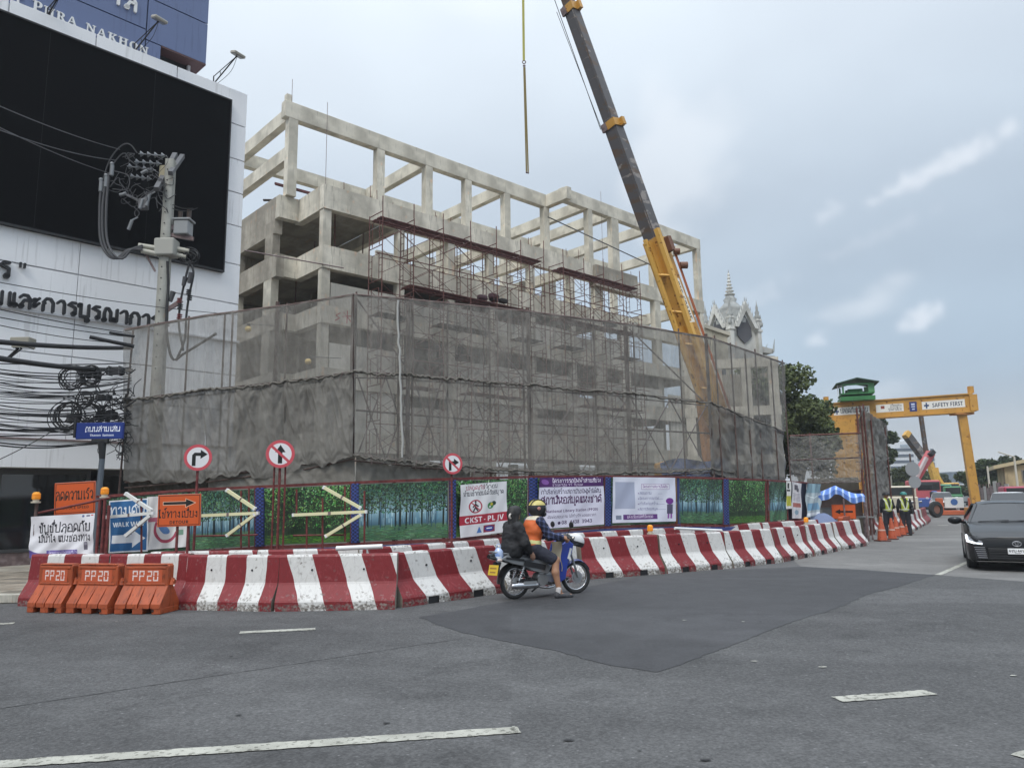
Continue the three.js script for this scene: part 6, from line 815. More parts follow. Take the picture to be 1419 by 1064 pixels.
// ---------------------------------------------------------------- trees and buildings further off
const barkMat = tiled(mat([0.10, 0.08, 0.06], 0.95, { map: rustMap }), 0.6);
function tree(label, p, h, cr, n, leaf, hues, o = {}) {   // tapered trunk, limbs, crown of small bent leaf sprays gathered in clumps
  seed(o.seed ?? Math.round(p.x * 97 + p.z * 13)); const t = thing(o.name ?? 'tree', label, 'tree', p), cy = h * (o.cy ?? 0.62), ry = h * (o.ry ?? 0.38), clumps = [];
  const wood = [bar(V(0, 0, 0), V(rr(-0.2, 0.2), h * 0.45, 0), h * 0.032, 8, h * 0.02)], limbs = [];
  for (let i = 0; i < (o.clumps ?? 26); i++) { const a = rr(0, 6.283), e = Math.asin(rr(-0.75, 1)), k = Math.pow(rnd(), 0.45); const q = V(Math.cos(a) * Math.cos(e) * cr * k, cy + Math.sin(e) * ry * k, Math.sin(a) * Math.cos(e) * cr * k); clumps.push([q, rr(0.2, 0.36) * Math.min(cr, ry)]); if (i % 2 === 0) limbs.push(pipe([V(0, h * rr(0.25, 0.45), 0), q.clone().multiplyScalar(0.5).add(V(0, h * 0.2, 0)), q], h * 0.008, 5, 8)); }
  part(t, 'trunk', wood, barkMat); part(t, 'limbs', limbs, barkMat);
  const pos = new Float32Array(n * 18), col = new Float32Array(n * 18), nor = new Float32Array(n * 18); const up = V(), c = new THREE.Color(), a = V(), b = V(), d = V();
  for (let i = 0; i < n; i++) {
    const [q, r] = clumps[(rnd() * clumps.length) | 0]; const k = Math.pow(rnd(), 0.4), th = rr(0, 6.283), ph = Math.acos(rr(-1, 1)); const x = q.x + r * k * Math.sin(ph) * Math.cos(th), y = q.y + r * k * Math.cos(ph) * 0.8, z = q.z + r * k * Math.sin(ph) * Math.sin(th);
    a.set(rr(-1, 1), rr(-0.7, 0.5), rr(-1, 1)).normalize(); b.set(rr(-1, 1), rr(-0.4, 1), rr(-1, 1)).cross(a).normalize(); const s = leaf * rr(0.6, 1.3), w = s * 0.42; up.crossVectors(a, b);
    const P = [V(x, y, z), V(x, y, z).addScaledVector(a, s * 0.5).addScaledVector(b, w).addScaledVector(up, -w * 0.3), V(x, y, z).addScaledVector(a, s), V(x, y, z).addScaledVector(a, s * 0.5).addScaledVector(b, -w).addScaledVector(up, -w * 0.3)];
    const order = [0, 1, 2, 0, 2, 3]; const v = rr(0.65, 1.25), yel = rnd(); c.setRGB((hues[0] + yel * 0.03) * v, (hues[1] + yel * 0.025) * v, hues[2] * v);
    for (let m = 0; m < 6; m++) { const e = (i * 6 + m) * 3, Q = P[order[m]]; pos[e] = Q.x; pos[e + 1] = Q.y; pos[e + 2] = Q.z; col[e] = c.r; col[e + 1] = c.g; col[e + 2] = c.b; nor[e] = up.x; nor[e + 1] = up.y; nor[e + 2] = up.z; }
  }
  const g = new THREE.BufferGeometry(); g.setAttribute('position', new THREE.BufferAttribute(pos, 3)); g.setAttribute('color', new THREE.BufferAttribute(col, 3)); g.setAttribute('uv', new THREE.BufferAttribute(new Float32Array(n * 12), 2));
  part(t, 'crown', g, leafMat); return t;
}
const leafMat = new THREE.MeshPhysicalMaterial({ color: 0xffffff, vertexColors: true, roughness: 0.75, side: THREE.DoubleSide });
{
  const gp = (u, d) => { const p = at(u, 690, d); return V(p.x, 0, p.z); };
  const hAt = (v, d, u) => at(u, v, d).y;
  tree('dense green tree between the big netting and the gantry', gp(1078, 46), hAt(516, 46, 1090), 3.3, 26000, 0.24, [0.06, 0.085, 0.026], { clumps: 46, cy: 0.66, ry: 0.36 });
  tree('darker green tree just left of the gantry leg', gp(1112, 50), hAt(552, 50, 1112), 2.6, 16000, 0.24, [0.05, 0.08, 0.024], { clumps: 36 });
  tree('dark tree behind the dense net wall, right of the gantry leg', gp(1222, 78), hAt(576, 78, 1222), 1.9, 12000, 0.36, [0.03, 0.055, 0.02], { clumps: 34 });
  tree('green tree below the white office block', gp(1246, 95), hAt(648, 95, 1246), 2.6, 9000, 0.4, [0.04, 0.06, 0.02]);
  tree('small olive green tree behind the pink crane boom', gp(1276, 112), hAt(652, 112, 1276), 2.6, 7000, 0.42, [0.04, 0.065, 0.022]); tree('dark tree right of the far yellow crane', gp(1303, 130), hAt(656, 130, 1303), 3.0, 7000, 0.45, [0.025, 0.045, 0.02]);
  tree('dark rounded tree left of the cream house', gp(1378, 82), hAt(633, 82, 1378), 3.0, 14000, 0.34, [0.022, 0.045, 0.016], { clumps: 30 }); tree('dark tree top rising behind the cream house', gp(1396, 95), hAt(630, 95, 1396), 3.2, 10000, 0.34, [0.02, 0.04, 0.016]); tree('lower green tree right of the gantry leg', gp(1358, 98), hAt(655, 98, 1358), 3.4, 10000, 0.38, [0.035, 0.06, 0.02], { cy: 0.5 }); tree('green bush by the grey fence near the cream house', gp(1392, 72), hAt(668, 72, 1392), 1.9, 6000, 0.3, [0.03, 0.055, 0.02], { cy: 0.5, ry: 0.45 });
  // tall white office block far away
  { const d = 330, a = at(1229, 612, d), b = at(1300, 690, d), o = thing('office_tower', 'far white office block with long window bands behind the pink crane', 'building', V((a.x + b.x) / 2, 0, a.z)), W = b.x - a.x, H = a.y; const wm = mat([0.62, 0.64, 0.66], 0.7), wn = mat([0.05, 0.07, 0.1], 0.5);
    part(o, 'wall', [box2(-W / 2, W * 0.08, 0, H, -14, 0), box2(W * 0.081, W / 2, 0, H * 0.9, -14, 1)], wm); part(o, 'roof_house', box2(-W * 0.3, -W * 0.05, H, H + 1.2, -8, -3), wm);
    for (let k = 0; k < 9; k++) part(o, 'window_band', box2(-W / 2 + 0.6, W * 0.05, H - 4.2 - k * 2.6, H - 3 - k * 2.6, 0.001, 0.25), wn); for (let k = 0; k < 7; k++) for (const x of [0.14, 0.24, 0.34, 0.44]) part(o, 'window', box2(W * x - 0.7, W * x + 0.6, H * 0.9 - 3.2 - k * 3, H * 0.9 - 1 - k * 3, 1.001, 1.2), wn); part(o, 'logo_board', box2(-W * 0.22, W * 0.0, H - 2.5, H - 1.3, 0.001, 0.3), mat([0.3, 0.36, 0.42], 0.5)); }
  { const d = 380, a = at(1318, 655, d), b = at(1342, 690, d), o = thing('far_building', 'far grey blue building closing the end of the street', 'building', V((a.x + b.x) / 2, 0, a.z)); const W = b.x - a.x; part(o, 'wall', [box2(-W / 2, W / 2, 0, a.y, -10, 0), box2(-W / 2 - 5, -W / 2 - 0.05, 0, a.y * 0.8, -8, -1)], mat([0.10, 0.14, 0.19], 0.8)); for (let k = 0; k < 3; k++) part(o, 'window_band', box2(-W / 2 + 0.5, W / 2 - 0.5, a.y - 3 - k * 3.2, a.y - 2 - k * 3.2, 0.001, 0.2), mat([0.05, 0.07, 0.1], 0.4)); part(o, 'roof', box2(-W / 2 - 0.4, W / 2 + 0.4, a.y, a.y + 0.5, -10, 0.3), mat([0.16, 0.2, 0.24], 0.8)); }
  { const d = 420, c = at(1346, 690, d), o = thing('golden_stupa', 'far golden stupa between the gantry leg and the trees', 'stupa', V(c.x, 0, c.z)), s = at(1346, 638, d).y, g = mat([0.55, 0.38, 0.12], 0.5), w = mat([0.5, 0.45, 0.36], 0.8);
    part(o, 'mound', lathe([[11, 0], [10, s * 0.3], [8, s * 0.42], [6, s * 0.46]], 18), w); part(o, 'bell', lathe([[5.2, s * 0.46], [5, s * 0.52], [3.6, s * 0.62], [2.4, s * 0.7], [1.6, s * 0.72]], 18), g); part(o, 'spire', lathe([[1.5, s * 0.72], [1.1, s * 0.8], [0.6, s * 0.88], [0, s]], 12), g); }
  // cream house at the right edge
  { const d = 66, a = at(1391, 645, d), o = thing('cream_house', 'cream two storey house with dark upper windows at the right edge', 'building', V(a.x, 0, a.z), -0.5), w = tiled(mat('#cbb896', 0.85, { map: concreteMap }), 4), H = a.y; part(o, 'wall', [box2(0, 9, 0, H, -8, 0)], w); part(o, 'roof', (() => { const g = prism([[-0.8, 0], [5.5, 1.3], [10, 1.3], [10, 1.0], [5.5, 1.0], [-0.8, -0.3]], 9); return g.translate(0, H, -4); })(), mat('#b9a987', 0.8)); part(o, 'canopy', box2(0.4, 9, H * 0.5, H * 0.56, 0.001, 1.3), w);
    for (const x of [1.2, 3.3, 5.4, 7.4]) { const f = part(o, 'window', box2(x, x + 1.5, H * 0.62, H * 0.9, 0.001, 0.1), mat([0.2, 0.17, 0.13], 0.7)); part(f, 'pane', box2(x + 0.1, x + 1.4, H * 0.64, H * 0.88, 0.101, 0.12), M.glassDark); const g = part(o, 'window', box2(x, x + 1.4, H * 0.12, H * 0.42, 0.001, 0.08), mat([0.25, 0.22, 0.18], 0.7)); part(g, 'pane', box2(x + 0.1, x + 1.3, H * 0.14, H * 0.4, 0.081, 0.1), M.glassDark); }
    part(o, 'column', bx(0.3, H * 0.5, 0.3, 4.4, H * 0.25, 1.1), w); }
  for (const [u, v, d, lab] of [[1412, 633, 58, 'pale concrete lamp post in front of the cream house'], [1373, 646, 64, 'thin white post by the dark rounded tree'], [1237, 640, 80, 'thin grey post in front of the trees left of the workers']]) { const p = gp(u, d), t = at(u, v, d); const o = thing('street_post', lab, 'post', p); part(o, 'shaft', bar(V(0, 0, 0), V(0, t.y, 0), 0.1, 8, 0.07), mat('#bdb8ab', 0.8)); part(o, 'base', cyl(0.2, 0.3, 0, 0.15, 0, 8), M.greyMetal); if (v === 633) part(o, 'arm', bar(V(0, t.y, 0), V(-1.2, t.y + 0.4, 0), 0.05), mat('#bdb8ab', 0.8)); }
  { const o = thing('site_fence', 'grey sheet fence across the street right of the gantry leg', 'fence', gp(1378, 64)); const s = gp(1352, 70), e = gp(1400, 56), n = 10; for (let i = 0; i < n; i++) { const a = s.clone().lerp(e, i / n), b = s.clone().lerp(e, (i + 0.95) / n); a.y = b.y = 1.15 + rr(-0.25, 0.35); partW(o, 'fence_sheet', beam(a, b, 0.05, 2.2), i % 3 ? M.greyMetal : mat('#a9a8a3', 0.8)); partW(o, 'post', bar(V(a.x, 0, a.z), V(a.x, 2.4, a.z), 0.05), M.postGrey); } }
  // Thai style white temple spire over the right end of the netting
  { const d = 70, c = at(1028, 690, d), yA = at(1024, 372, d).y, yB = at(1024, 505, d).y, o = thing('temple_tower', 'ornate white temple tower with a tiered spire above the netting', 'temple', V(c.x, 0, c.z), 0.45); o.scale.set(0.88, 1, 0.88); const w = tiled(mat('#e2e3e2', 0.75, { map: concreteMap }), 6), g = tiled(mat('#b4b8ba', 0.8, { map: concreteMap }), 2), sh = mat([0.09, 0.09, 0.1], 0.8), y = (v) => at(1024, v, d).y; seed(2);
    part(o, 'body', [box2(-1.75, 1.75, 0, y(452), -1.75, 1.75)], w); for (const [x, z] of [[-1.9, 1.9], [1.9, 1.9], [1.9, -1.9], [-1.9, -1.9]]) { part(o, 'corner_pier', [rb(0.5, y(445), 0.5, 0.04, x, y(445) / 2, z), rb(0.7, 0.25, 0.7, 0.04, x, y(462), z), rb(0.66, 0.2, 0.66, 0.04, x, y(447), z)], w); part(o, 'pinnacle', lathe([[0.32, y(445)], [0.36, y(442)], [0.2, y(440)], [0.24, y(436)], [0.12, y(433)], [0.14, y(430)], [0.04, y(424)], [0, y(418)]], 10).translate(x, 0, z), g); part(o, 'pinnacle', lathe([[0.2, y(456)], [0.24, y(452)], [0.1, y(448)], [0.0, y(438)]], 8).translate(x * 1.12, 0, z * 1.12), g); }
    for (let k = 0; k < 4; k++) { const a = k * Math.PI / 2, f = (gs) => gs.map((q) => q.rotateY(a)); const ga = y(424), gb = y(460), hw = 1.6;
      part(o, 'gable', f([prism([[-hw, gb], [0, ga], [hw, gb], [hw - 0.45, gb], [0, ga - 0.9], [-hw + 0.45, gb]], 0.4).translate(0, 0, 2.15)]), w); part(o, 'gable_recess', f([prism([[-1.0, y(470)], [-0.95, gb + 0.1], [0, ga - 1.0], [0.95, gb + 0.1], [1.0, y(470)], [0.5, y(476)], [0, y(480)], [-0.5, y(476)]], 0.1).translate(0, 0, 1.86)]), sh); const fin = []; for (let i = 0; i < 7; i++) for (const s of [-1, 1]) { const t = i / 6; fin.push(cyl(0.07, 0.42, s * lerp(0.12, hw, t), lerp(ga, gb, t) + 0.2, 2.3, 5, 'y', 0.01)); } part(o, 'crockets', f(fin), g); }
    const tier = [[2.0, 452], [2.05, 446], [1.6, 443], [1.65, 437], [1.3, 432], [1.42, 429], [1.0, 424], [0.62, 419], [0.72, 415], [0.5, 412], [0.42, 409]]; part(o, 'tiered_roof', lathe(tier.map(([r, v]) => [r, y(v)]), 8), g);
    let yy = y(410), r = 0.46, sp = []; for (let i = 0; i < 7; i++) { sp.push(lathe([[r * 0.7, yy], [r * 1.25, yy + 0.1], [r * 1.2, yy + 0.18], [r * 0.6, yy + 0.24], [r * 0.62, yy + 0.34]], 10)); yy += 0.33; r *= 0.8; } part(o, 'ringed_spire', sp, w); part(o, 'finial', lathe([[r * 0.7, yy], [0.03, yA - 0.9], [0.09, yA - 0.8], [0.02, yA - 0.6], [0.05, yA - 0.4], [0, yA]], 8), g);
    const wing = part(o, 'wing', [box2(1.9, 4.6, 0, y(492), -1.4, 1.4), prism([[1.9, y(488)], [4.6, y(488)], [4.6, y(482)], [1.9, y(478)]], 2.4)], w); part(wing, 'horn', [bar(V(4.5, y(486), 1.3), V(4.8, y(468), 1.3), 0.12, 6, 0.02), bar(V(4.4, y(484), 0), V(5.0, y(472), 0), 0.1, 6, 0.02)], g); }
  { const d = 62, a = at(968, 447, d), b = at(1012, 466, d), o = thing('cream_hall', 'cream walled hall between the crane boom and the temple tower', 'building', V((a.x + b.x) / 2, 0, a.z - 4)); const w = tiled(mat('#d8d2c2', 0.85, { map: concreteMap }), 5); part(o, 'wall', [prism([[-1.4, 0], [1.2, 0], [1.2, b.y + 0.4], [-1.4, a.y + 0.2]], 7)], w); part(o, 'eaves', prism([[-1.6, a.y + 0.25], [1.4, b.y + 0.42], [1.4, b.y + 0.12], [-1.6, a.y - 0.05]], 7.4), mat('#b9b3a4', 0.8)); for (let k = 0; k < 3; k++) part(o, 'window', box2(-1.2 + k * 0.8, -0.7 + k * 0.8, b.y - 4.5, b.y - 2.4, 3.501, 3.56), M.glassDark);
    const e = thing('annex_building', 'pale annex with dark openings seen through the right end of the netting', 'building', at(1028, 690, 40).setY(0), -0.2); const H = at(1028, 497, 40).y; part(e, 'column', [-2.4, -0.9, 0.6, 2].map((x) => box2(x - 0.25, x + 0.25, 0, H, -0.4, 0)), M.concrete); for (const y of [H, H - 2.6, H - 5.2]) part(e, 'beam', box2(-2.7, 2.3, y - 0.5, y, -0.42, 0.02), M.concrete); part(e, 'wall', box2(-2.7, 2.3, 0, H - 0.1, -5, -4.8), M.concreteOld); part(e, 'slab', [box2(-2.7, 2.3, H - 2.9, H - 2.7, -4.79, -0.43), box2(-2.7, 2.3, H - 5.5, H - 5.3, -4.79, -0.43)], M.concreteOld); }
  // far construction cranes in the street
  const pink = mat([0.48, 0.10, 0.11], 0.5), crane = (label, m, segs, body, cat = 'crane') => { const o = thing('crane_truck', label, cat, gp(...body)); const bp = o.position; segs.forEach(([u0, v0, u1, v1, d, w, n, mm]) => partW(o, n, beam(at(u0, v0, d), at(u1, v1, d), w, w * 0.9, V(0.3, 0, 1)), mm ?? m)); part(o, 'chassis', rb(2.4, 0.7, 6, 0.06, 0, 0.9, -2), m); part(o, 'cab', [rb(2.2, 1.6, 1.8, 0.15, 0, 2.0, 1.2)], m); part(o, 'windscreen', bx(1.9, 0.7, 0.04, 0, 2.3, 2.11), M.glassDark); for (const x of [-1, 1]) for (const z of [0.8, -3.5]) part(o, 'wheel', cyl(0.5, 0.3, x, 0.5, z, 16, 'x'), M.rubber); return o; };
  crane('pink telescopic crane truck in the street beyond the workers', pink, [[1268, 664, 1290, 627, 66, 0.58, 'boom_base'], [1270, 662, 1284, 634, 65.5, 0.26, 'boom_rail', mat([0.5, 0.42, 0.42], 0.5)], [1284, 632, 1276, 576, 66.5, 0.3, 'upper_jib', M.boom], [1289, 626, 1293, 630, 65.6, 0.5, 'boom_head', M.blackMatt], [1272, 690, 1275, 665, 66, 0.3, 'luffing_cylinder', mat([0.6, 0.15, 0.05], 0.5)]], [1270, 67]);
  crane('yellow crane truck with a dark boom behind the pink crane', M.yellowPale, [[1288, 640, 1299, 676, 82, 0.55, 'boom_base'], [1256, 602, 1280, 634, 82, 0.75, 'boom_section', M.boom], [1280, 634, 1288, 642, 82, 0.7, 'boom_section', M.boom], [1254, 600, 1259, 604, 81.8, 0.7, 'boom_head', M.yellowPale], [1291, 646, 1311, 680, 82, 0.35, 'jib_chord'], [1297, 648, 1302, 678, 82.5, 0.35, 'jib_chord']], [1303, 84]);
}

// ---------------------------------------------------------------- cars: a lofted body with cut-in glass, lamps and wheels; local x = left-right, z = forward
function carBody(sec) { // sec: [z, y bottom, y shoulder, half width bottom, half width shoulder, y top, half width top] -> closed skin
  const rows = sec.map(([z, yb, ys, wb, ws, yt, wt]) => { const half = [[wb * 0.6, yb], [wb * 0.93, yb], [wb, yb + 0.05], [lerp(wb, ws, 0.55) + 0.012, lerp(yb, ys, 0.45)], [ws + 0.008, lerp(yb, ys, 0.8)], [ws, ys], [ws - 0.035, ys + (yt - ys) * 0.16 + 0.008], [lerp(ws, wt, 0.55), lerp(ys, yt, 0.62)], [wt, yt - 0.02], [wt * 0.8, yt], [wt * 0.4, yt + 0.012]]; return [...half.map(([x, y]) => V(x, y, z)), ...half.reverse().map(([x, y]) => V(-x, y, z))]; });
  const m = rows[0].length, pos = [], idx = []; rows.forEach((r) => r.forEach((p) => pos.push(p.x, p.y, p.z)));
  for (let i = 0; i + 1 < rows.length; i++) for (let k = 0; k < m; k++) { const a = i * m + k, b = i * m + (k + 1) % m; idx.push(a, b, b + m, a, b + m, a + m); }
  for (const [row, s] of [[0, 1], [rows.length - 1, -1]]) { const c = pos.length / 3, q = rows[row].reduce((t, p) => t.add(p), V()).multiplyScalar(1 / m); pos.push(q.x, q.y, q.z); for (let k = 0; k < m; k++) { const a = row * m + k, b = row * m + (k + 1) % m; s > 0 ? idx.push(c, b, a) : idx.push(c, a, b); } }
  const g = new THREE.BufferGeometry(); g.setAttribute('position', new THREE.Float32BufferAttribute(pos, 3)); g.setIndex(idx); return toCreasedNormals(g, 0.55);
}
function wheelOn(o, x, z, r, w, rimMat) { const t = part(o, 'wheel', [lathe([[r * 0.62, -w / 2], [r * 0.93, -w / 2], [r, -w * 0.34], [r, w * 0.34], [r * 0.93, w / 2], [r * 0.62, w / 2]], 28).rotateZ(Math.PI / 2).translate(x, r, z)], M.rubber); part(t, 'rim', [cyl(r * 0.63, w * 0.7, x, r, z, 24, 'x'), ...[0, 1, 2, 3, 4].map((k) => bx(w * 0.9, r * 1.1, 0.05, 0, 0, 0).rotateX(k * 0.628).translate(x, r, z))], rimMat); return t; }
const carPaintBlack = new THREE.MeshPhysicalMaterial({ color: RGB(0.006, 0.0065, 0.008), roughness: 0.4, clearcoat: 0.55, clearcoatRoughness: 0.05, specularIntensity: 0.3 });
const carPaintWhite = new THREE.MeshPhysicalMaterial({ color: RGB(0.68, 0.69, 0.70), roughness: 0.35, clearcoat: 1, clearcoatRoughness: 0.05 });
const lampWhite = mat([0.8, 0.82, 0.85], 0.2, { emissive: RGB(0.9, 0.95, 1), emissiveIntensity: 1.1 }), lampClear = new THREE.MeshPhysicalMaterial({ color: RGB(0.35, 0.36, 0.38), roughness: 0.08, clearcoat: 1, metalness: 0.6 });
const windscreen = new THREE.MeshPhysicalMaterial({ color: RGB(0.03, 0.032, 0.035), roughness: 0.06, specularIntensity: 0.75 });
{ // black sedan coming towards the camera
  const p = at(1397, 790, 16.1), o = thing('car', 'shiny black sedan with lit headlights facing the camera at the right edge', 'car', V(p.x + 2.34 * 0.49 + 0.24, 0, p.z - 2.34 * 0.87), -0.512), P = (n, g, m) => part(o, n, g, m);
  // lower body (z: front 2.35 .. rear -2.4)
  P('body', carBody([[2.34, 0.33, 0.52, 0.55, 0.60, 0.60, 0.52], [2.30, 0.24, 0.56, 0.74, 0.78, 0.70, 0.68], [2.18, 0.19, 0.60, 0.85, 0.87, 0.77, 0.78], [1.95, 0.18, 0.66, 0.89, 0.90, 0.83, 0.81], [1.4, 0.18, 0.76, 0.905, 0.905, 0.93, 0.80], [0.75, 0.18, 0.86, 0.91, 0.90, 1.00, 0.80], [-1.6, 0.18, 0.92, 0.91, 0.90, 1.02, 0.78], [-2.2, 0.24, 0.94, 0.86, 0.87, 1.06, 0.72], [-2.4, 0.4, 0.9, 0.7, 0.78, 1.0, 0.62]]), carPaintBlack);
  P('roof', carBody([[0.02, 1.30, 1.33, 0.60, 0.60, 1.40, 0.50], [-0.25, 1.33, 1.36, 0.61, 0.61, 1.45, 0.52], [-0.8, 1.33, 1.37, 0.61, 0.61, 1.455, 0.52], [-1.3, 1.28, 1.33, 0.59, 0.59, 1.41, 0.5]]), carPaintBlack);
  const W = (f) => f; const q4 = (a, b, c, d, n = 10) => grid(n, 6, (s, t) => { const lo = a.clone().lerp(b, s), hi = d.clone().lerp(c, s), r = lo.lerp(hi, t), bow = Math.sin(Math.PI * s); r.z += 0.13 * bow; r.y += 0.025 * bow; return r; });
  P('windscreen', q4(V(-0.77, 0.97, 0.78), V(0.77, 0.97, 0.78), V(0.57, 1.375, 0.02), V(-0.57, 1.375, 0.02)), windscreen); P('rear_window', q4(V(-0.7, 1.02, -1.95), V(0.7, 1.02, -1.95), V(0.56, 1.37, -1.3), V(-0.56, 1.37, -1.3)), windscreen);
  for (const s of [-1, 1]) {
    P('side_window', quad(V(s * 0.80, 0.98, 0.62), V(s * 0.8, 1.02, -1.75), V(s * 0.595, 1.35, -1.28), V(s * 0.6, 1.35, 0.02)), windscreen);
    P('pillar', beam(V(s * 0.785, 0.96, 0.76), V(s * 0.585, 1.375, 0.01), 0.06, 0.05), carPaintBlack); P('pillar', beam(V(s * 0.76, 1.02, -1.85), V(s * 0.58, 1.37, -1.28), 0.12, 0.05), carPaintBlack);
    const m = P('mirror', [ball(0.13, s * 1.06, 1.02, 0.52, 14, 1.15, 0.72, 0.6), beam(V(s * 0.84, 0.96, 0.5), V(s * 1.0, 1.0, 0.52), 0.05, 0.06)], carPaintBlack);
    const h = P('headlight', grid(6, 3, (u, v) => { const lo = V(0.60, 0.575, 2.352).lerp(V(0.885, 0.63, 2.165), u), hi = V(0.62, 0.635, 2.345).lerp(V(0.885, 0.735, 2.085), u), r = lo.lerp(hi, v); r.z += 0.03 * Math.sin(Math.PI * u); r.x *= s; return r; }), lampClear); part(h, 'running_light', [beam(V(s * 0.895, 0.745, 2.08), V(s * 0.885, 0.625, 2.185), 0.035, 0.045), beam(V(s * 0.885, 0.625, 2.185), V(s * 0.76, 0.59, 2.31), 0.03, 0.036), beam(V(s * 0.76, 0.59, 2.31), V(s * 0.62, 0.575, 2.37), 0.024, 0.026)], lampWhite);
    for (let k = 0; k < 6; k++) P('intake_slat', beam(V(s * (0.58 - k * 0.006), 0.5 - k * 0.042, 2.378), V(s * (0.77 - k * 0.012), 0.5 - k * 0.042, 2.33), 0.014, 0.016), M.steel);
    P('intake', quad(V(s * 0.52, 0.25, 2.365), V(s * 0.76, 0.25, 2.31), V(s * 0.79, 0.54, 2.31), V(s * 0.56, 0.54, 2.37)), M.dark);
    for (const z of [1.45, -1.45]) wheelOn(o, s * 0.81, z, 0.33, 0.22, M.steel);
  }
  for (const s of [-1, 1]) P('shut_line', beam(V(s * 0.70, 0.735, 2.22), V(s * 0.79, 1.0, 0.82), 0.012, 0.012), M.dark); P('hood_line', [beam(V(-0.52, 0.70, 2.30), V(0.52, 0.70, 2.30), 0.014, 0.012)], M.dark); P('grille', [rb(1.06, 0.26, 0.05, 0.02, 0, 0.36, 2.33)], mat([0.008, 0.008, 0.009], 0.6)); for (const y of [0.28, 0.33, 0.38, 0.43]) P('grille_bar', bx(1.0, 0.012, 0.02, 0, y, 2.362), M.blackMatt); P('bumper_lip', rb(1.5, 0.04, 0.2, 0.015, 0, 0.2, 2.24), carPaintBlack);
  P('emblem', [new THREE.TorusGeometry(0.07, 0.009, 6, 28).scale(1.1, 0.72, 1), new THREE.TorusGeometry(0.036, 0.007, 6, 20).scale(0.62, 1.3, 1), new THREE.TorusGeometry(0.05, 0.007, 6, 20).scale(1.0, 0.4, 1).translate(0, 0.022, 0)].map((g) => g.translate(0, 0.585, 2.352)), M.steel);
  const pl = P('number_plate', rb(0.35, 0.12, 0.02, 0.008, 0, 0.43, 2.372), M.white); part(pl, 'plate_face', new THREE.PlaneGeometry(0.335, 0.112).translate(0, 0.43, 2.384), mat('#fff', 0.5, { map: canvasTex(256, 88, (x) => { x.fillStyle = '#e2e2e2'; x.fillRect(0, 0, 256, 88); latin(x, '6', 10, 56, 'bold 54px sans-serif', '#16161c'); thai(x, 'ขน', 48, 54, 34, '#16161c', 0.18); latin(x, '4416', 124, 56, 'bold 54px sans-serif', '#16161c'); x.fillStyle = '#777'; x.fillRect(86, 68, 84, 9); }) }));
  P('wiper', [bar(V(-0.15, 1.0, 0.90), V(0.5, 1.035, 0.83), 0.009), bar(V(-0.6, 1.0, 0.86), V(0.0, 1.03, 0.89), 0.009)], M.dark); P('sticker', bx(0.2, 0.03, 0.005, 0.02, 1.28, 0.335).rotateX(0), mat([0.3, 0.32, 0.34], 0.6));
}
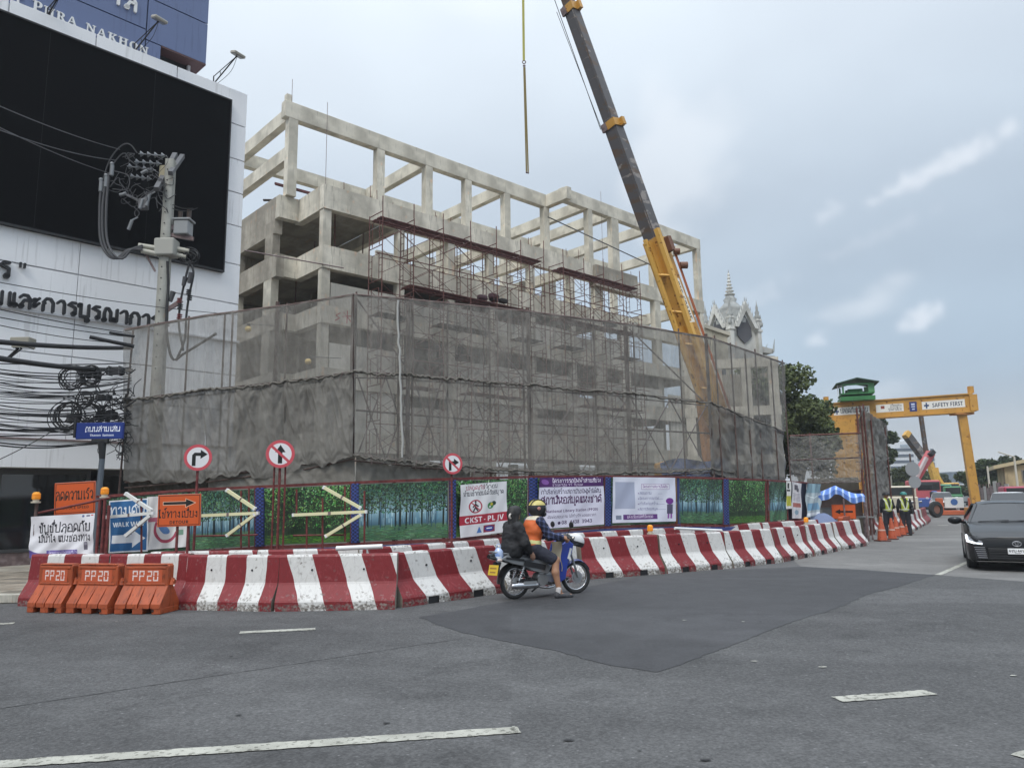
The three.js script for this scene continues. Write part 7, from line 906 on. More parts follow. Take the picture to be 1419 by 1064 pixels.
{ // pickup and other traffic down the street
  const pk = (label, paint, u, d, s = 1, name = 'pickup_truck', cat = 'pickup') => { const p = at(u, 690, d), o = thing(name, label, cat, V(p.x, 0, p.z), -0.5); part(o, 'body', carBody([[2.6, 0.4, 0.8, 0.8, 0.82, 0.95, 0.7], [2.5, 0.34, 0.85, 0.9, 0.9, 1.05, 0.8], [1.3, 0.32, 1.0, 0.93, 0.92, 1.15, 0.8], [-2.5, 0.32, 1.02, 0.93, 0.92, 1.16, 0.8]]), paint); part(o, 'cab', carBody([[1.0, 1.1, 1.15, 0.82, 0.82, 1.25, 0.7], [0.35, 1.1, 1.3, 0.8, 0.76, 1.75, 0.62], [-0.9, 1.1, 1.3, 0.8, 0.76, 1.75, 0.62], [-1.1, 1.1, 1.2, 0.8, 0.78, 1.5, 0.65]]), paint); part(o, 'windscreen', quad(V(-0.74, 1.26, 1.12), V(0.74, 1.26, 1.12), V(0.62, 1.73, 0.53), V(-0.62, 1.73, 0.53)), windscreen); part(o, 'grille', [rb(0.9, 0.3, 0.05, 0.02, 0, 0.82, 2.6)], M.blackMatt); part(o, 'bumper', [rb(1.7, 0.16, 0.12, 0.03, 0, 0.48, 2.58)], M.blackMatt); for (const q of [-1, 1]) { part(o, 'headlight', rb(0.36, 0.16, 0.1, 0.03, q * 0.66, 0.9, 2.54), lampClear); part(o, 'mirror', rb(0.2, 0.14, 0.1, 0.03, q * 1.02, 1.3, 0.9), paint); for (const z of [1.6, -1.6]) wheelOn(o, q * 0.82, z, 0.38, 0.24, M.greyMetal); } return o; };
  pk('white pickup truck facing the camera behind the workers', carPaintWhite, 1305, 61);
  const w2 = pk('white car roof just visible behind the black sedan', carPaintWhite, 1398, 36, 1, 'car', 'car'); w2.rotation.y = -0.6; w2.scale.set(1, 0.95, 1);
  const box = (label, u, v, d, w, h, dp, m, cat, name, extra) => { const p = at(u, v, d), o = thing(name, label, cat, V(p.x, 0, p.z), -0.45); part(o, 'body', rb(w, h * 0.62, dp, 0.1, 0, h * 0.31 + 0.3, 0), m); part(o, 'cabin', rb(w * 0.94, h * 0.4, dp * 0.6, 0.12, 0, h * 0.8 + 0.3, 0), m); part(o, 'windscreen', bx(w * 0.8, h * 0.28, 0.04, 0, h * 0.8 + 0.3, dp * 0.3 + 0.02), windscreen); part(o, 'bumper', rb(w * 0.98, 0.2, 0.16, 0.03, 0, 0.45, dp / 2), M.blackMatt); for (const q of [-1, 1]) { part(o, 'headlight', rb(0.26, 0.18, 0.08, 0.03, q * w * 0.34, h * 0.42 + 0.3, dp / 2), lampClear); for (const z of [-0.3, 0.3]) part(o, 'wheel', cyl(0.36, 0.22, q * w * 0.44, 0.36, z * dp, 14, 'x'), M.rubber); } return o; };
  box('cream truck cab with a green windscreen behind the left worker', 1250, 700, 52, 1.9, 1.9, 3.2, mat([0.55, 0.5, 0.4], 0.5), 'truck', 'truck'); box('dark red truck beside the pink crane', 1277, 690, 84, 1.9, 1.9, 4.5, mat([0.15, 0.03, 0.035], 0.6), 'truck', 'truck'); box('green topped truck behind the white pickup', 1303, 690, 80, 2.2, 2.3, 5, mat([0.10, 0.30, 0.20], 0.6), 'truck', 'truck'); box('small blue car left of the white pickup', 1285, 700, 66, 1.7, 1.6, 3.6, mat([0.05, 0.10, 0.32], 0.4), 'car', 'car'); box('green three-wheeled taxi right of the white pickup', 1321, 695, 72, 1.5, 2.0, 2.8, mat([0.06, 0.22, 0.10], 0.5), 'three-wheeler', 'three_wheeler'); box('red car glimpsed behind the white car roof', 1412, 690, 44, 1.8, 1.7, 4, mat([0.35, 0.04, 0.08], 0.4), 'car', 'car'); box('pale van far down the street by the gantry leg', 1330, 690, 105, 2, 2.6, 4.5, mat([0.42, 0.44, 0.46], 0.5), 'van', 'van');
  // tyre trolley and plastic barrier in front of the pickup
  { const p = ground(1298, 717), o = thing('tyre', 'big worn brown tyre standing on the road before the white pickup', 'tyre', V(p.x, 0, p.z), 0.3); part(o, 'tread', lathe([[0.3, -0.13], [0.5, -0.14], [0.56, -0.1], [0.56, 0.1], [0.5, 0.14], [0.3, 0.13]], 26).rotateX(Math.PI / 2).translate(0, 0.56, 0), M.rubber); part(o, 'hub', cyl(0.31, 0.14, 0, 0.56, 0, 20, 'z'), mat([0.2, 0.09, 0.06], 0.7)); }
  { const p = ground(1328, 714), o = thing('plastic_barrier', 'white and red plastic barrier with a round blue mark right of the pickup', 'traffic barrier', V(p.x, 0, p.z), -0.3); const orange = mat([0.5, 0.12, 0.05], 0.6); part(o, 'base', [rb(4.2, 0.35, 0.45, 0.06, 0.2, 0.2, 0)], orange); part(o, 'panel', rb(1.3, 0.8, 0.08, 0.03, -0.2, 0.95, 0), M.white); part(o, 'disc', cyl(0.24, 0.03, -0.2, 1.0, 0.05, 20, 'z'), mat([0.05, 0.13, 0.35], 0.5)); for (const x of [-1.2, 1.0]) part(o, 'post', rb(0.5, 1.2, 0.3, 0.05, x, 0.7, 0), orange); part(o, 'block', rb(1.2, 0.9, 0.4, 0.05, 1.9, 0.6, 0), orange); }
  { const c = at(1349, 674, 60), o = thing('round_sign', 'round no-turn sign right of the gantry leg', 'road sign', V(c.x, 0, c.z)); part(o, 'post', bar(V(0, 0, -0.05), V(0, c.y, -0.05), 0.04, 8), M.postGrey); part(o, 'disc', cyl(0.38, 0.03, 0, c.y, 0, 28, 'z'), mat([0.45, 0.06, 0.08], 0.5)); part(o, 'face', cyl(0.3, 0.012, 0, c.y, 0.02, 28, 'z'), M.white); part(o, 'arrow', [bx(0.07, 0.3, 0.01, -0.04, c.y - 0.02, 0.031), bx(0.2, 0.07, 0.01, 0.02, c.y + 0.1, 0.031)], M.dark); }
  // cones
  const cone = thing('traffic_cone', 'orange traffic cone nearest the end of the front barriers', 'traffic cone', ground(1223, 750).setY(0), 0.1, 'orange traffic cones by the workers'); const or = tiled(mat([0.46, 0.09, 0.035], 0.6, { map: wearMap }), 0.6);
  part(cone, 'base', rb(0.42, 0.05, 0.42, 0.015, 0, 0.025, 0), mat([0.1, 0.03, 0.02], 0.8)); part(cone, 'body', lathe([[0.165, 0.05], [0.13, 0.36], [0.125, 0.37]], 20), or); part(cone, 'sleeve', lathe([[0.127, 0.37], [0.118, 0.42]], 20), mat([0.52, 0.36, 0.3], 0.6)); part(cone, 'upper', lathe([[0.117, 0.42], [0.045, 0.84], [0.035, 0.86], [0, 0.86]], 20), or);
  for (const [u, v, l] of [[1237, 747.5, 'orange traffic cone standing second from the front barriers'], [1243, 744, 'orange traffic cone half hidden behind the second cone'], [1251, 742, 'orange traffic cone in front of the two workers, fourth in line'], [1257.5, 739, 'orange traffic cone at the feet of the right worker'], [1231, 734, 'orange traffic cone behind the left worker']]) dup(cone, 'traffic_cone', l, ground(u, v).setY(0), rr(0, 1), 'orange traffic cones by the workers').scale.setScalar(0.9);
}
// ---------------------------------------------------------------- the motorcycle; local x = forward, z = its right side
const BIKE = V(0.0, 0, -12.98), BRY = 0.54;
const bike = thing('motorcycle', 'blue and black step-through motorcycle with silver side panels carrying two people', 'motorcycle', BIKE.clone(), BRY);
{
  const o = bike, R = 0.285, WB = 1.26, P = (n, g, m) => part(o, n, g, m), chrome = mat([0.62, 0.62, 0.64], 0.18, { metalness: 0.95 }), blue = new THREE.MeshPhysicalMaterial({ color: RGB(0.012, 0.04, 0.30), roughness: 0.3, clearcoat: 0.8 }), blk = mat([0.015, 0.015, 0.017], 0.4), silver = mat([0.30, 0.31, 0.32], 0.35, { metalness: 0.5 });
  const wheel = (x, n, steer = 0) => { const w = P(n, [new THREE.TorusGeometry(R - 0.032, 0.034, 10, 40).scale(1, 1, 1.05)], M.rubber); w.position.set(x, R, 0); w.rotation.y = steer; part(w, 'rim', [new THREE.TorusGeometry(R - 0.068, 0.014, 6, 40), cyl(R - 0.056, 0.03, 0, 0, 0, 40, 'z').scale(1, 1, 0.001)].slice(0, 1), chrome); const sp = []; for (let k = 0; k < 18; k++) { const a = k * Math.PI / 9, b = a + (k % 2 ? 0.5 : -0.5); sp.push(bar(V(Math.cos(b) * 0.04, Math.sin(b) * 0.04, k % 2 ? 0.025 : -0.025), V(Math.cos(a) * (R - 0.075), Math.sin(a) * (R - 0.075), 0), 0.0028, 4)); } part(w, 'spokes', sp, chrome); part(w, 'hub', [cyl(0.05, 0.1, 0, 0, 0, 16, 'z'), cyl(0.075, 0.012, 0, 0, 0.05, 20, 'z')], silver); return w; };
  wheel(0, 'rear_wheel'); const fw = wheel(WB, 'front_wheel', -0.12); part(fw, 'brake_disc', new THREE.RingGeometry(0.06, 0.105, 24).translate(0, 0, 0.045), M.steel);
  for (const s of [-1, 1]) { P('fork_leg', bar(V(WB, R, s * 0.075), V(WB - 0.2, 0.86, s * 0.065), 0.02, 8), silver); P('shock_absorber', [bar(V(0.02, R + 0.02, s * 0.11), V(0.16, 0.60, s * 0.1), 0.014, 8), ...[0, 1, 2, 3, 4, 5].map((k) => new THREE.TorusGeometry(0.03, 0.008, 5, 12).rotateX(Math.PI / 2).translate(0.055 + k * 0.016, R + 0.1 + k * 0.036, s * 0.106))], chrome); P('swing_arm', beam(V(0, R, s * 0.085), V(0.5, 0.30, s * 0.07), 0.03, 0.045), blk); }
  P('front_mudguard', (() => { const g = grid(14, 6, (s, t) => { const a = 0.35 + s * 2.0, w = (t - 0.5) * 0.13, r = R + 0.025 - Math.abs(t - 0.5) * 0.05; return V(WB + Math.cos(a) * r, R + Math.sin(a) * r, w); }); return g; })(), blue); P('rear_mudguard', grid(14, 6, (s, t) => { const a = 1.2 + s * 2.0, w = (t - 0.5) * 0.15, r = R + 0.05 - Math.abs(t - 0.5) * 0.05; return V(Math.cos(a) * r, R + Math.sin(a) * r, w); }), blk);
  // leg shield, steering head, headlight cowl
  P('leg_shield', grid(10, 14, (s, t) => { const w = (s - 0.5) * lerp(0.26, 0.42, Math.sin(Math.PI * Math.min(1, t * 0.9 + 0.1))), y = lerp(0.24, 0.88, t), c = Math.abs(s - 0.5) * 2; return V(lerp(0.80, 0.98, t) - c * c * 0.08 + (t < 0.2 ? -(0.2 - t) * 0.4 : 0), y, w); }), blue); for (const s of [-1, 1]) P('leg_shield_side', (() => { const sh = new THREE.Shape([[0.70, 0.34], [0.78, 0.24], [0.90, 0.3], [0.95, 0.55], [1.05, 0.74], [1.08, 0.86], [0.98, 0.93], [0.88, 0.86], [0.80, 0.6]].map((p) => new THREE.Vector2(...p))), g = new THREE.ExtrudeGeometry(sh, { depth: 0.03, bevelEnabled: true, bevelSize: 0.015, bevelThickness: 0.015, bevelSegments: 2 }); return g.translate(0, 0, s * 0.165 - 0.015); })(), blue); P('shield_trim', grid(8, 10, (s, t) => { const w = (s - 0.5) * lerp(0.16, 0.2, t); return V(lerp(0.93, 1.04, t), lerp(0.45, 0.9, t), w); }), blue); P('shield_stripe', beam(V(0.97, 0.62, 0.2), V(1.03, 0.8, 0.2), 0.012, 0.04), M.white);
  P('headstock', [rb(0.2, 0.22, 0.2, 0.06, 1.0, 0.92, 0), ball(0.11, 1.06, 0.95, 0, 14, 1, 0.85, 1)], blk); P('headlight', ball(0.075, 1.13, 0.94, 0, 14, 0.6, 0.9, 1.1), lampClear);
  P('handlebar', [pipe([V(0.86, 0.98, 0.34), V(0.92, 1.0, 0.22), V(0.99, 0.97, 0.08), V(0.99, 0.97, -0.08), V(0.92, 1.0, -0.22), V(0.86, 0.98, -0.34)], 0.013, 8, 30)], blk); for (const s of [-1, 1]) { P('grip', bar(V(0.92, 1.0, s * 0.24), V(0.86, 0.98, s * 0.35), 0.021, 10), M.rubber); P('mirror', [bar(V(0.95, 1.0, s * 0.2), V(0.98, 1.17, s * 0.28), 0.006, 5), ball(0.055, 0.985, 1.2, s * 0.29, 12, 0.3, 1, 1.25)], blk); P('brake_lever', bar(V(0.95, 1.0, s * 0.2), V(0.93, 0.97, s * 0.34), 0.006, 5), chrome); }
  // frame tube, engine, exhaust, seat, side panels
  P('frame', [pipe([V(0.98, 0.88, 0), V(0.84, 0.55, 0), V(0.62, 0.46, 0), V(0.3, 0.56, 0), V(-0.1, 0.68, 0)], 0.045, 8, 30)], blk); P('engine', [rb(0.36, 0.22, 0.2, 0.05, 0.58, 0.30, 0), cyl(0.085, 0.26, 0.76, 0.33, 0, 14, 'x'), cyl(0.1, 0.22, 0.5, 0.29, 0, 18, 'z'), ...[0, 1, 2, 3].map((k) => cyl(0.1, 0.012, 0.7 + k * 0.035, 0.33, 0, 14, 'x'))], silver); P('foot_peg', [bar(V(0.62, 0.24, -0.26), V(0.62, 0.24, 0.26), 0.016, 8)], M.rubber); P('foot_peg', [bar(V(0.2, 0.35, -0.22), V(0.2, 0.35, 0.22), 0.014, 8)], M.rubber); P('centre_stand', [bar(V(0.42, 0.2, 0.1), V(0.25, 0.12, 0.14), 0.014), bar(V(0.42, 0.2, -0.1), V(0.25, 0.12, -0.14), 0.014)], blk);
  P('exhaust', [pipe([V(0.78, 0.3, 0.08), V(0.7, 0.18, 0.13), V(0.5, 0.17, 0.15), V(0.35, 0.2, 0.16)], 0.02, 8, 24), lathe([[0, 0], [0.04, 0], [0.055, 0.06], [0.058, 0.42], [0.045, 0.52], [0.02, 0.54], [0, 0.54]], 16).rotateZ(Math.PI / 2 - 0.02).translate(0.37, 0.225, 0.165)], chrome); P('exhaust_guard', beam(V(0.3, 0.27, 0.215), V(0.05, 0.275, 0.215), 0.012, 0.05), silver);
  P('seat', (() => { const g = grid(20, 10, (s, t) => { const x = lerp(-0.3, 0.6, s), a = t * Math.PI, w = lerp(0.12, 0.15, Math.sin(s * Math.PI)), top = 0.735 + 0.045 * (1 - s) - 0.03 * Math.sin(s * Math.PI); return V(x, top - 0.11 + Math.sin(a) * 0.11, Math.cos(a) * w); }); return g; })(), mat([0.06, 0.065, 0.075], 0.5));
  for (const s of [-1, 1]) { const sp = P('side_panel', (() => { const sh = new THREE.Shape([[-0.34, 0.68], [-0.2, 0.73], [0.3, 0.64], [0.52, 0.6], [0.64, 0.5], [0.58, 0.40], [0.3, 0.46], [0.12, 0.55], [-0.1, 0.6]].map((p) => new THREE.Vector2(...p))), g = new THREE.ExtrudeGeometry(sh, { depth: 0.025, bevelEnabled: true, bevelSize: 0.012, bevelThickness: 0.012, bevelSegments: 2 }); return g.translate(0, 0, s * 0.12 - 0.0125); })(), silver); part(sp, 'panel_stripe', [beam(V(0.1, 0.59, s * 0.16), V(0.52, 0.5, s * 0.16), 0.006, 0.09), beam(V(-0.25, 0.69, s * 0.16), V(0.1, 0.64, s * 0.16), 0.006, 0.035)], blk); }
  P('tail', carBody([[-0.02, -0.07, 0, 0.1, 0.1, 0.06, 0.07], [0.12, -0.05, 0.01, 0.1, 0.1, 0.07, 0.06], [0.24, -0.01, 0.02, 0.05, 0.05, 0.05, 0.03]]).rotateY(-Math.PI / 2).translate(-0.26, 0.70, 0), blk); P('tail_light', ball(0.055, -0.43, 0.70, 0, 12, 0.9, 0.7, 1.3), mat([0.55, 0.5, 0.5], 0.2)); P('turn_signal', ball(0.035, -0.36, 0.66, 0.13, 10, 1.5, 0.8, 0.8), mat([0.6, 0.5, 0.45], 0.25)); P('grab_rail', pipe([V(-0.1, 0.74, 0.14), V(-0.4, 0.79, 0.1), V(-0.42, 0.79, -0.1), V(-0.1, 0.74, -0.14)], 0.012, 6, 24), silver);
  const np = P('number_plate', rb(0.015, 0.17, 0.2, 0.006, 0, 0, 0), mat([0.62, 0.42, 0.03], 0.5)); np.position.set(-0.44, 0.50, 0.05); np.rotation.z = -0.25; np.rotation.y = 0.35; part(np, 'plate_marks', [[0, -0.035, 0.03, 0.12], [0, 0.03, 0.03, 0.14]].map(([x, y, h, w]) => bx(0.004, h * 0.8, w, -0.009, y, 0)), mat([0.3, 0.16, 0.03], 0.6)); P('plate_bracket', beam(V(-0.33, 0.62, 0), V(-0.42, 0.42, 0.03), 0.16, 0.02), blk);
  P('basket_stay', [bar(V(1.0, 0.84, 0.12), V(1.2, 0.86, 0.16), 0.01), bar(V(1.0, 0.84, -0.12), V(1.2, 0.86, -0.16), 0.01)], blk); P('apron', grid(6, 8, (s, t) => V(0.72 + 0.1 * s + 0.02 * Math.sin(t * 9), 0.92 - t * 0.5, 0.05 + s * 0.16)), mat('#b3a892', 0.85, { side: THREE.DoubleSide })); 
  bike.updateMatrixWorld(true);
}
const BL = (x, y, z) => V(x, y, z).applyMatrix4(bike.matrixWorld);
function helmetThing(label, p, ry, shell, m2, visor) { const o = thing('helmet', label, 'helmet', p, ry); part(o, 'shell', (() => { const g = new THREE.SphereGeometry(0.145, 24, 14, 0, Math.PI * 2, 0, Math.PI * 0.62).scale(1.12, 1.02, 0.95); return g; })(), shell); part(o, 'brim', new THREE.SphereGeometry(0.149, 24, 8, 0, Math.PI * 2, Math.PI * 0.5, Math.PI * 0.16).scale(1.12, 1.02, 0.95), m2); part(o, 'visor', new THREE.SphereGeometry(0.153, 20, 10, Math.PI - 1.05, 2.1, Math.PI * 0.36, Math.PI * 0.34).scale(1.12, 1.02, 0.96), visor); part(o, 'lining', new THREE.SphereGeometry(0.132, 16, 10, 0, Math.PI * 2, 0, Math.PI * 0.6).scale(1.1, 1, 0.95), M.blackMatt); return o; }
helmetThing('white and black helmet hanging at the front of the motorcycle', BL(1.26, 0.9, 0.02), BRY + 2.9, mat([0.62, 0.62, 0.62], 0.25), M.blackMatt, M.glassDark).rotation.z = 0.3;

// ---------------------------------------------------------------- people: one continuous skin from tapered limbs joined smoothly, clothes as shells of the same kind
function skin(bones, cell, k = 0.05, wr = 0) {   // bones: [a, b, ra, rb]
  const lo = V(1e9, 1e9, 1e9), hi = V(-1e9, -1e9, -1e9); for (const [a, b, ra, rb] of bones) for (const [q, r] of [[a, ra], [b, rb]]) { lo.min(q.clone().subScalar(r * 1.2 + 0.06)); hi.max(q.clone().addScalar(r * 1.2 + 0.06)); }
  const c = lo.clone().add(hi).multiplyScalar(0.5), half = Math.max(hi.x - lo.x, hi.y - lo.y, hi.z - lo.z) / 2 * 1.06, n = Math.min(132, Math.ceil(half * 2 / cell)), mc = new MarchingCubes(n, new THREE.MeshBasicMaterial(), false, false, 160000);
  const B = bones.map(([a, b, ra, rb]) => { const d = b.clone().sub(a); return { ax: a.x, ay: a.y, az: a.z, dx: d.x, dy: d.y, dz: d.z, l: Math.max(1e-9, d.lengthSq()), ra, rb }; });
  for (let z = 0; z < n; z++) for (let y = 0; y < n; y++) for (let x = 0; x < n; x++) {
    const px = c.x + ((x - n / 2) / (n / 2)) * half, py = c.y + ((y - n / 2) / (n / 2)) * half, pz = c.z + ((z - n / 2) / (n / 2)) * half; let f = 1e3;
    for (const s of B) { const qx = px - s.ax, qy = py - s.ay, qz = pz - s.az; let t = (qx * s.dx + qy * s.dy + qz * s.dz) / s.l; t = t < 0 ? 0 : t > 1 ? 1 : t; const ex = qx - s.dx * t, ey = qy - s.dy * t, ez = qz - s.dz * t, d = Math.sqrt(ex * ex + ey * ey + ez * ez) - (s.ra + (s.rb - s.ra) * t); const h = Math.max(k - Math.abs(f - d), 0) / k; f = Math.min(f, d) - h * h * k * 0.25; }
    if (wr && f < 0.06 && f > -0.06) { const q = fbm(px * 9 + pz * 5 + 40, py * 14 - px * 6 + 40, 256, 5, 3) - 0.5, w2 = 1 - Math.abs(fbm(py * 9 + px * 7 + 60, pz * 9 - py * 4 + 60, 256, 8, 2) * 2 - 1); f -= wr * (q * 2.2 + w2 * w2 * w2 * 0.9 - 0.3); } mc.field[x + y * n + z * n * n] = -f;
  }
  mc.isolation = 0; mc.update(); const cnt = mc.count ?? mc.geometry.drawRange.count; let g = new THREE.BufferGeometry(); g.setAttribute('position', new THREE.BufferAttribute(mc.positionArray.slice(0, cnt * 3), 3)); g = mergeVertices(g, 1e-4); g.scale(half, half, half).translate(c.x, c.y, c.z); g.computeVertexNormals(); return g;
}
function handBones(w, dir, palm, curl = 0.6, side = 1, s = 1) { // wrist, direction of the fingers, palm normal; thumb leaves the side
  const f = dir.clone().normalize(), n = palm.clone().addScaledVector(f, -palm.dot(f)).normalize(), t = V().crossVectors(f, n).multiplyScalar(side), b = []; const W = (a, c, d) => w.clone().addScaledVector(f, a * s).addScaledVector(t, c * s).addScaledVector(n, d * s);
  b.push([W(0, 0, 0), W(0.05, 0.015, 0), 0.026 * s, 0.024 * s], [W(0.05, 0.02, 0), W(0.085, 0.028, 0.003), 0.02 * s, 0.013 * s], [W(0.05, -0.02, 0), W(0.08, -0.028, 0.003), 0.02 * s, 0.012 * s], [W(0.03, 0, 0), W(0.085, 0, 0), 0.024 * s, 0.016 * s]);
  const L = [0.9, 1.0, 0.93, 0.74]; for (let i = 0; i < 4; i++) { const c = 0.03 - i * 0.0195, l = L[i]; const a = W(0.083, c, 0), e1 = W(0.083 + 0.036 * l * Math.cos(curl * 0.7), c, 0.036 * l * Math.sin(curl * 0.7)), a2 = curl * 1.7, e2 = e1.clone().addScaledVector(f, 0.026 * l * Math.cos(a2) * s).addScaledVector(n, 0.026 * l * Math.sin(a2) * s), a3 = curl * 2.6, e3 = e2.clone().addScaledVector(f, 0.02 * l * Math.cos(a3) * s).addScaledVector(n, 0.02 * l * Math.sin(a3) * s); b.push([a, e1, 0.0098 * s, 0.009 * s], [e1, e2, 0.009 * s, 0.0083 * s], [e2, e3, 0.0083 * s, 0.0072 * s]); }
  const th = W(0.02, 0.028, 0.006), t1 = W(0.05, 0.052, 0.02), t2 = W(0.078, 0.052, 0.036); b.push([th, t1, 0.014 * s, 0.0108 * s], [t1, t2, 0.0105 * s, 0.0085 * s]); return b;
}
const face1 = (c, f, s = 1) => { // bones of a head with nose, brow, chin and ears; c = centre, f = facing
  const r = V().crossVectors(f, V(0, 1, 0)).normalize(), W = (a, y, l) => c.clone().addScaledVector(f, a * s).add(V(0, y * s, 0)).addScaledVector(r, l * s);
  return [[W(-0.015, 0.025, 0), W(0.015, 0.02, 0), 0.098 * s, 0.092 * s], [W(0.03, -0.05, 0), W(0.045, -0.085, 0), 0.065 * s, 0.042 * s], [W(0.095, 0.005, 0), W(0.112, -0.028, 0), 0.012 * s, 0.017 * s], [W(0.085, 0.03, 0.035), W(0.085, 0.03, -0.035), 0.018 * s, 0.018 * s], [W(0.085, -0.065, 0.018), W(0.085, -0.065, -0.018), 0.013 * s, 0.013 * s], [W(0, 0.01, 0.088), W(-0.005, -0.02, 0.09), 0.018 * s, 0.014 * s], [W(0, 0.01, -0.088), W(-0.005, -0.02, -0.09), 0.018 * s, 0.014 * s]];
};
const eyes = (o, c, f, s = 1) => { const r = V().crossVectors(f, V(0, 1, 0)).normalize(); for (const q of [-1, 1]) { const p = c.clone().addScaledVector(f, 0.094 * s).addScaledVector(r, q * 0.034 * s).add(V(0, 0.008 * s, 0)); part(o, 'eye', ball(0.012 * s, p.x, p.y, p.z, 8), mat([0.06, 0.05, 0.045], 0.2)); } };
const inflate = (b, d, ext = 0) => b.map(([a, c, ra, rb]) => [a, c, ra + d, rb + d]);
const bodyPart = (o, n, g, m) => { const x = new THREE.Mesh(g, m); x.name = n; x.castShadow = x.receiveShadow = true; o.add(x); return x; };
function planarUV(g, s) { const p = g.attributes.position, uv = new Float32Array(p.count * 2); for (let i = 0; i < p.count; i++) { uv[i * 2] = (p.getX(i) * 0.8 + p.getZ(i) * 0.7) / s; uv[i * 2 + 1] = (p.getY(i) + p.getX(i) * 0.25) / s; } g.setAttribute('uv', new THREE.BufferAttribute(uv, 2)); return g; }
const plaid = canvasTex(128, 128, (x) => { x.fillStyle = '#2a3358'; x.fillRect(0, 0, 128, 128); x.fillStyle = 'rgba(15,18,34,0.6)'; for (const k of [0, 64]) { x.fillRect(k, 0, 26, 128); x.fillRect(0, k, 128, 26); } x.fillStyle = 'rgba(150,160,190,0.5)'; for (const k of [44, 108]) { x.fillRect(k, 0, 5, 128); x.fillRect(0, k, 128, 5); } }); plaid.wrapS = plaid.wrapT = THREE.RepeatWrapping;
{ // rider
  const o = thing('person', 'motorcycle rider in an orange safety vest, plaid shirt, dark shorts and black and gold helmet', 'person', BIKE.clone(), BRY); 
  const hip = V(0.33, 0.82, 0), waist = V(0.35, 0.98, 0), chest = V(0.41, 1.16, 0), neck = V(0.45, 1.33, 0), head = V(0.485, 1.475, 0.0), f = V(0.97, -0.12, 0.1).normalize();
  const sR = V(0.42, 1.27, 0.19), eR = V(0.56, 1.02, 0.27), wR = V(0.80, 1.0, 0.285), sL = V(0.42, 1.27, -0.19), eL = V(0.56, 1.02, -0.27), wL = V(0.80, 1.0, -0.285);
  const hR = V(0.33, 0.80, 0.1), kR = V(0.66, 0.62, 0.27), aR = V(0.66, 0.12, 0.36), hL = V(0.33, 0.80, -0.1), kL = V(0.70, 0.66, -0.2), aL = V(0.62, 0.30, -0.2);
  const torso = [[hip, waist, 0.145, 0.135], [waist, chest, 0.13, 0.15], [chest, V(0.43, 1.26, 0), 0.14, 0.1], [V(0.42, 1.25, -0.11), V(0.42, 1.25, 0.11), 0.085, 0.085], [hR, hL, 0.12, 0.12], [V(0.38, 1.1, -0.06), V(0.38, 1.1, 0.06), 0.12, 0.12]], armR = [[sR, eR, 0.062, 0.048], [eR, wR, 0.047, 0.032]], armL = [[sL, eL, 0.062, 0.048], [eL, wL, 0.047, 0.032]], legR = [[hR, kR, 0.095, 0.066], [kR, V(0.62, 0.42, 0.31), 0.062, 0.064], [V(0.62, 0.42, 0.31), aR, 0.062, 0.038]], legL = [[hL, kL, 0.095, 0.066], [kL, aL, 0.062, 0.038]];
  const footR = [[V(0.63, 0.06, 0.36), V(0.86, 0.035, 0.39), 0.038, 0.03], [aR, V(0.63, 0.06, 0.36), 0.038, 0.04]], footL = [[V(0.6, 0.27, -0.2), V(0.8, 0.26, -0.2), 0.04, 0.03], [aL, V(0.6, 0.27, -0.2), 0.038, 0.04]];
  const hands = [...handBones(wR, V(0.8, -0.25, 0.1), V(-0.15, -1, 0), 1.0, -1, 1), ...handBones(wL, V(0.8, -0.25, -0.1), V(-0.15, -1, 0), 1.0, 1, 1)];
  bodyPart(o, 'body', skin([...torso, [V(0.43, 1.26, 0), neck, 0.06, 0.055], [neck, head.clone().add(V(0, -0.06, 0)), 0.055, 0.055], ...face1(head, f), ...armR, ...armL, ...legR, ...legL, ...footR, ...footL, ...hands], 0.0125, 0.03), M.skin); eyes(o, head, f);
  bodyPart(o, 'shirt', planarUV(skin([...inflate([[sR, eR, 0.068, 0.056], [eR, V(0.77, 1.0, 0.285), 0.056, 0.044]], 0.012), ...inflate([[sL, eL, 0.068, 0.056], [eL, V(0.77, 1.0, -0.285), 0.056, 0.044]], 0.012), ...inflate(torso.slice(1, 4), 0.014), [neck.clone().add(V(-0.02, -0.06, -0.03)), neck.clone().add(V(-0.02, -0.06, 0.03)), 0.07, 0.07]], 0.0125, 0.035, 0.007), 0.16), mat('#ffffff', 0.85, { map: plaid }));
  const vest = [[V(0.33, 0.9, 0), V(0.39, 1.16, 0), 0.152, 0.163], [V(0.385, 1.13, -0.06), V(0.385, 1.13, 0.06), 0.135, 0.135], [V(0.41, 1.26, -0.1), V(0.41, 1.26, 0.1), 0.088, 0.088], [V(0.33, 0.86, -0.06), V(0.33, 0.86, 0.06), 0.135, 0.135]];
  bodyPart(o, 'vest', skin(inflate(vest, 0.012), 0.013, 0.05, 0.006), mat([0.62, 0.13, 0.03], 0.7)); const band = (y0, y1, m, d) => { const g = skin(inflate(vest, d), 0.013, 0.05, 0.006).toNonIndexed(), p = g.attributes.position, keep = []; for (let i = 0; i < p.count; i += 3) { const y = (p.getY(i) + p.getY(i + 1) + p.getY(i + 2)) / 3 + p.getX(i) * 0.1; if (y > y0 && y < y1) keep.push(i, i + 1, i + 2); } const q = new THREE.BufferGeometry(); q.setAttribute('position', new THREE.Float32BufferAttribute(keep.flatMap((i) => [p.getX(i), p.getY(i), p.getZ(i)]), 3)); q.computeVertexNormals(); return bodyPart(o, 'reflective_band', q, m); };
  band(0.93, 0.99, mat([0.62, 0.6, 0.25], 0.5), 0.0145); band(1.33, 1.42, mat([0.60, 0.55, 0.42], 0.6), 0.0145);
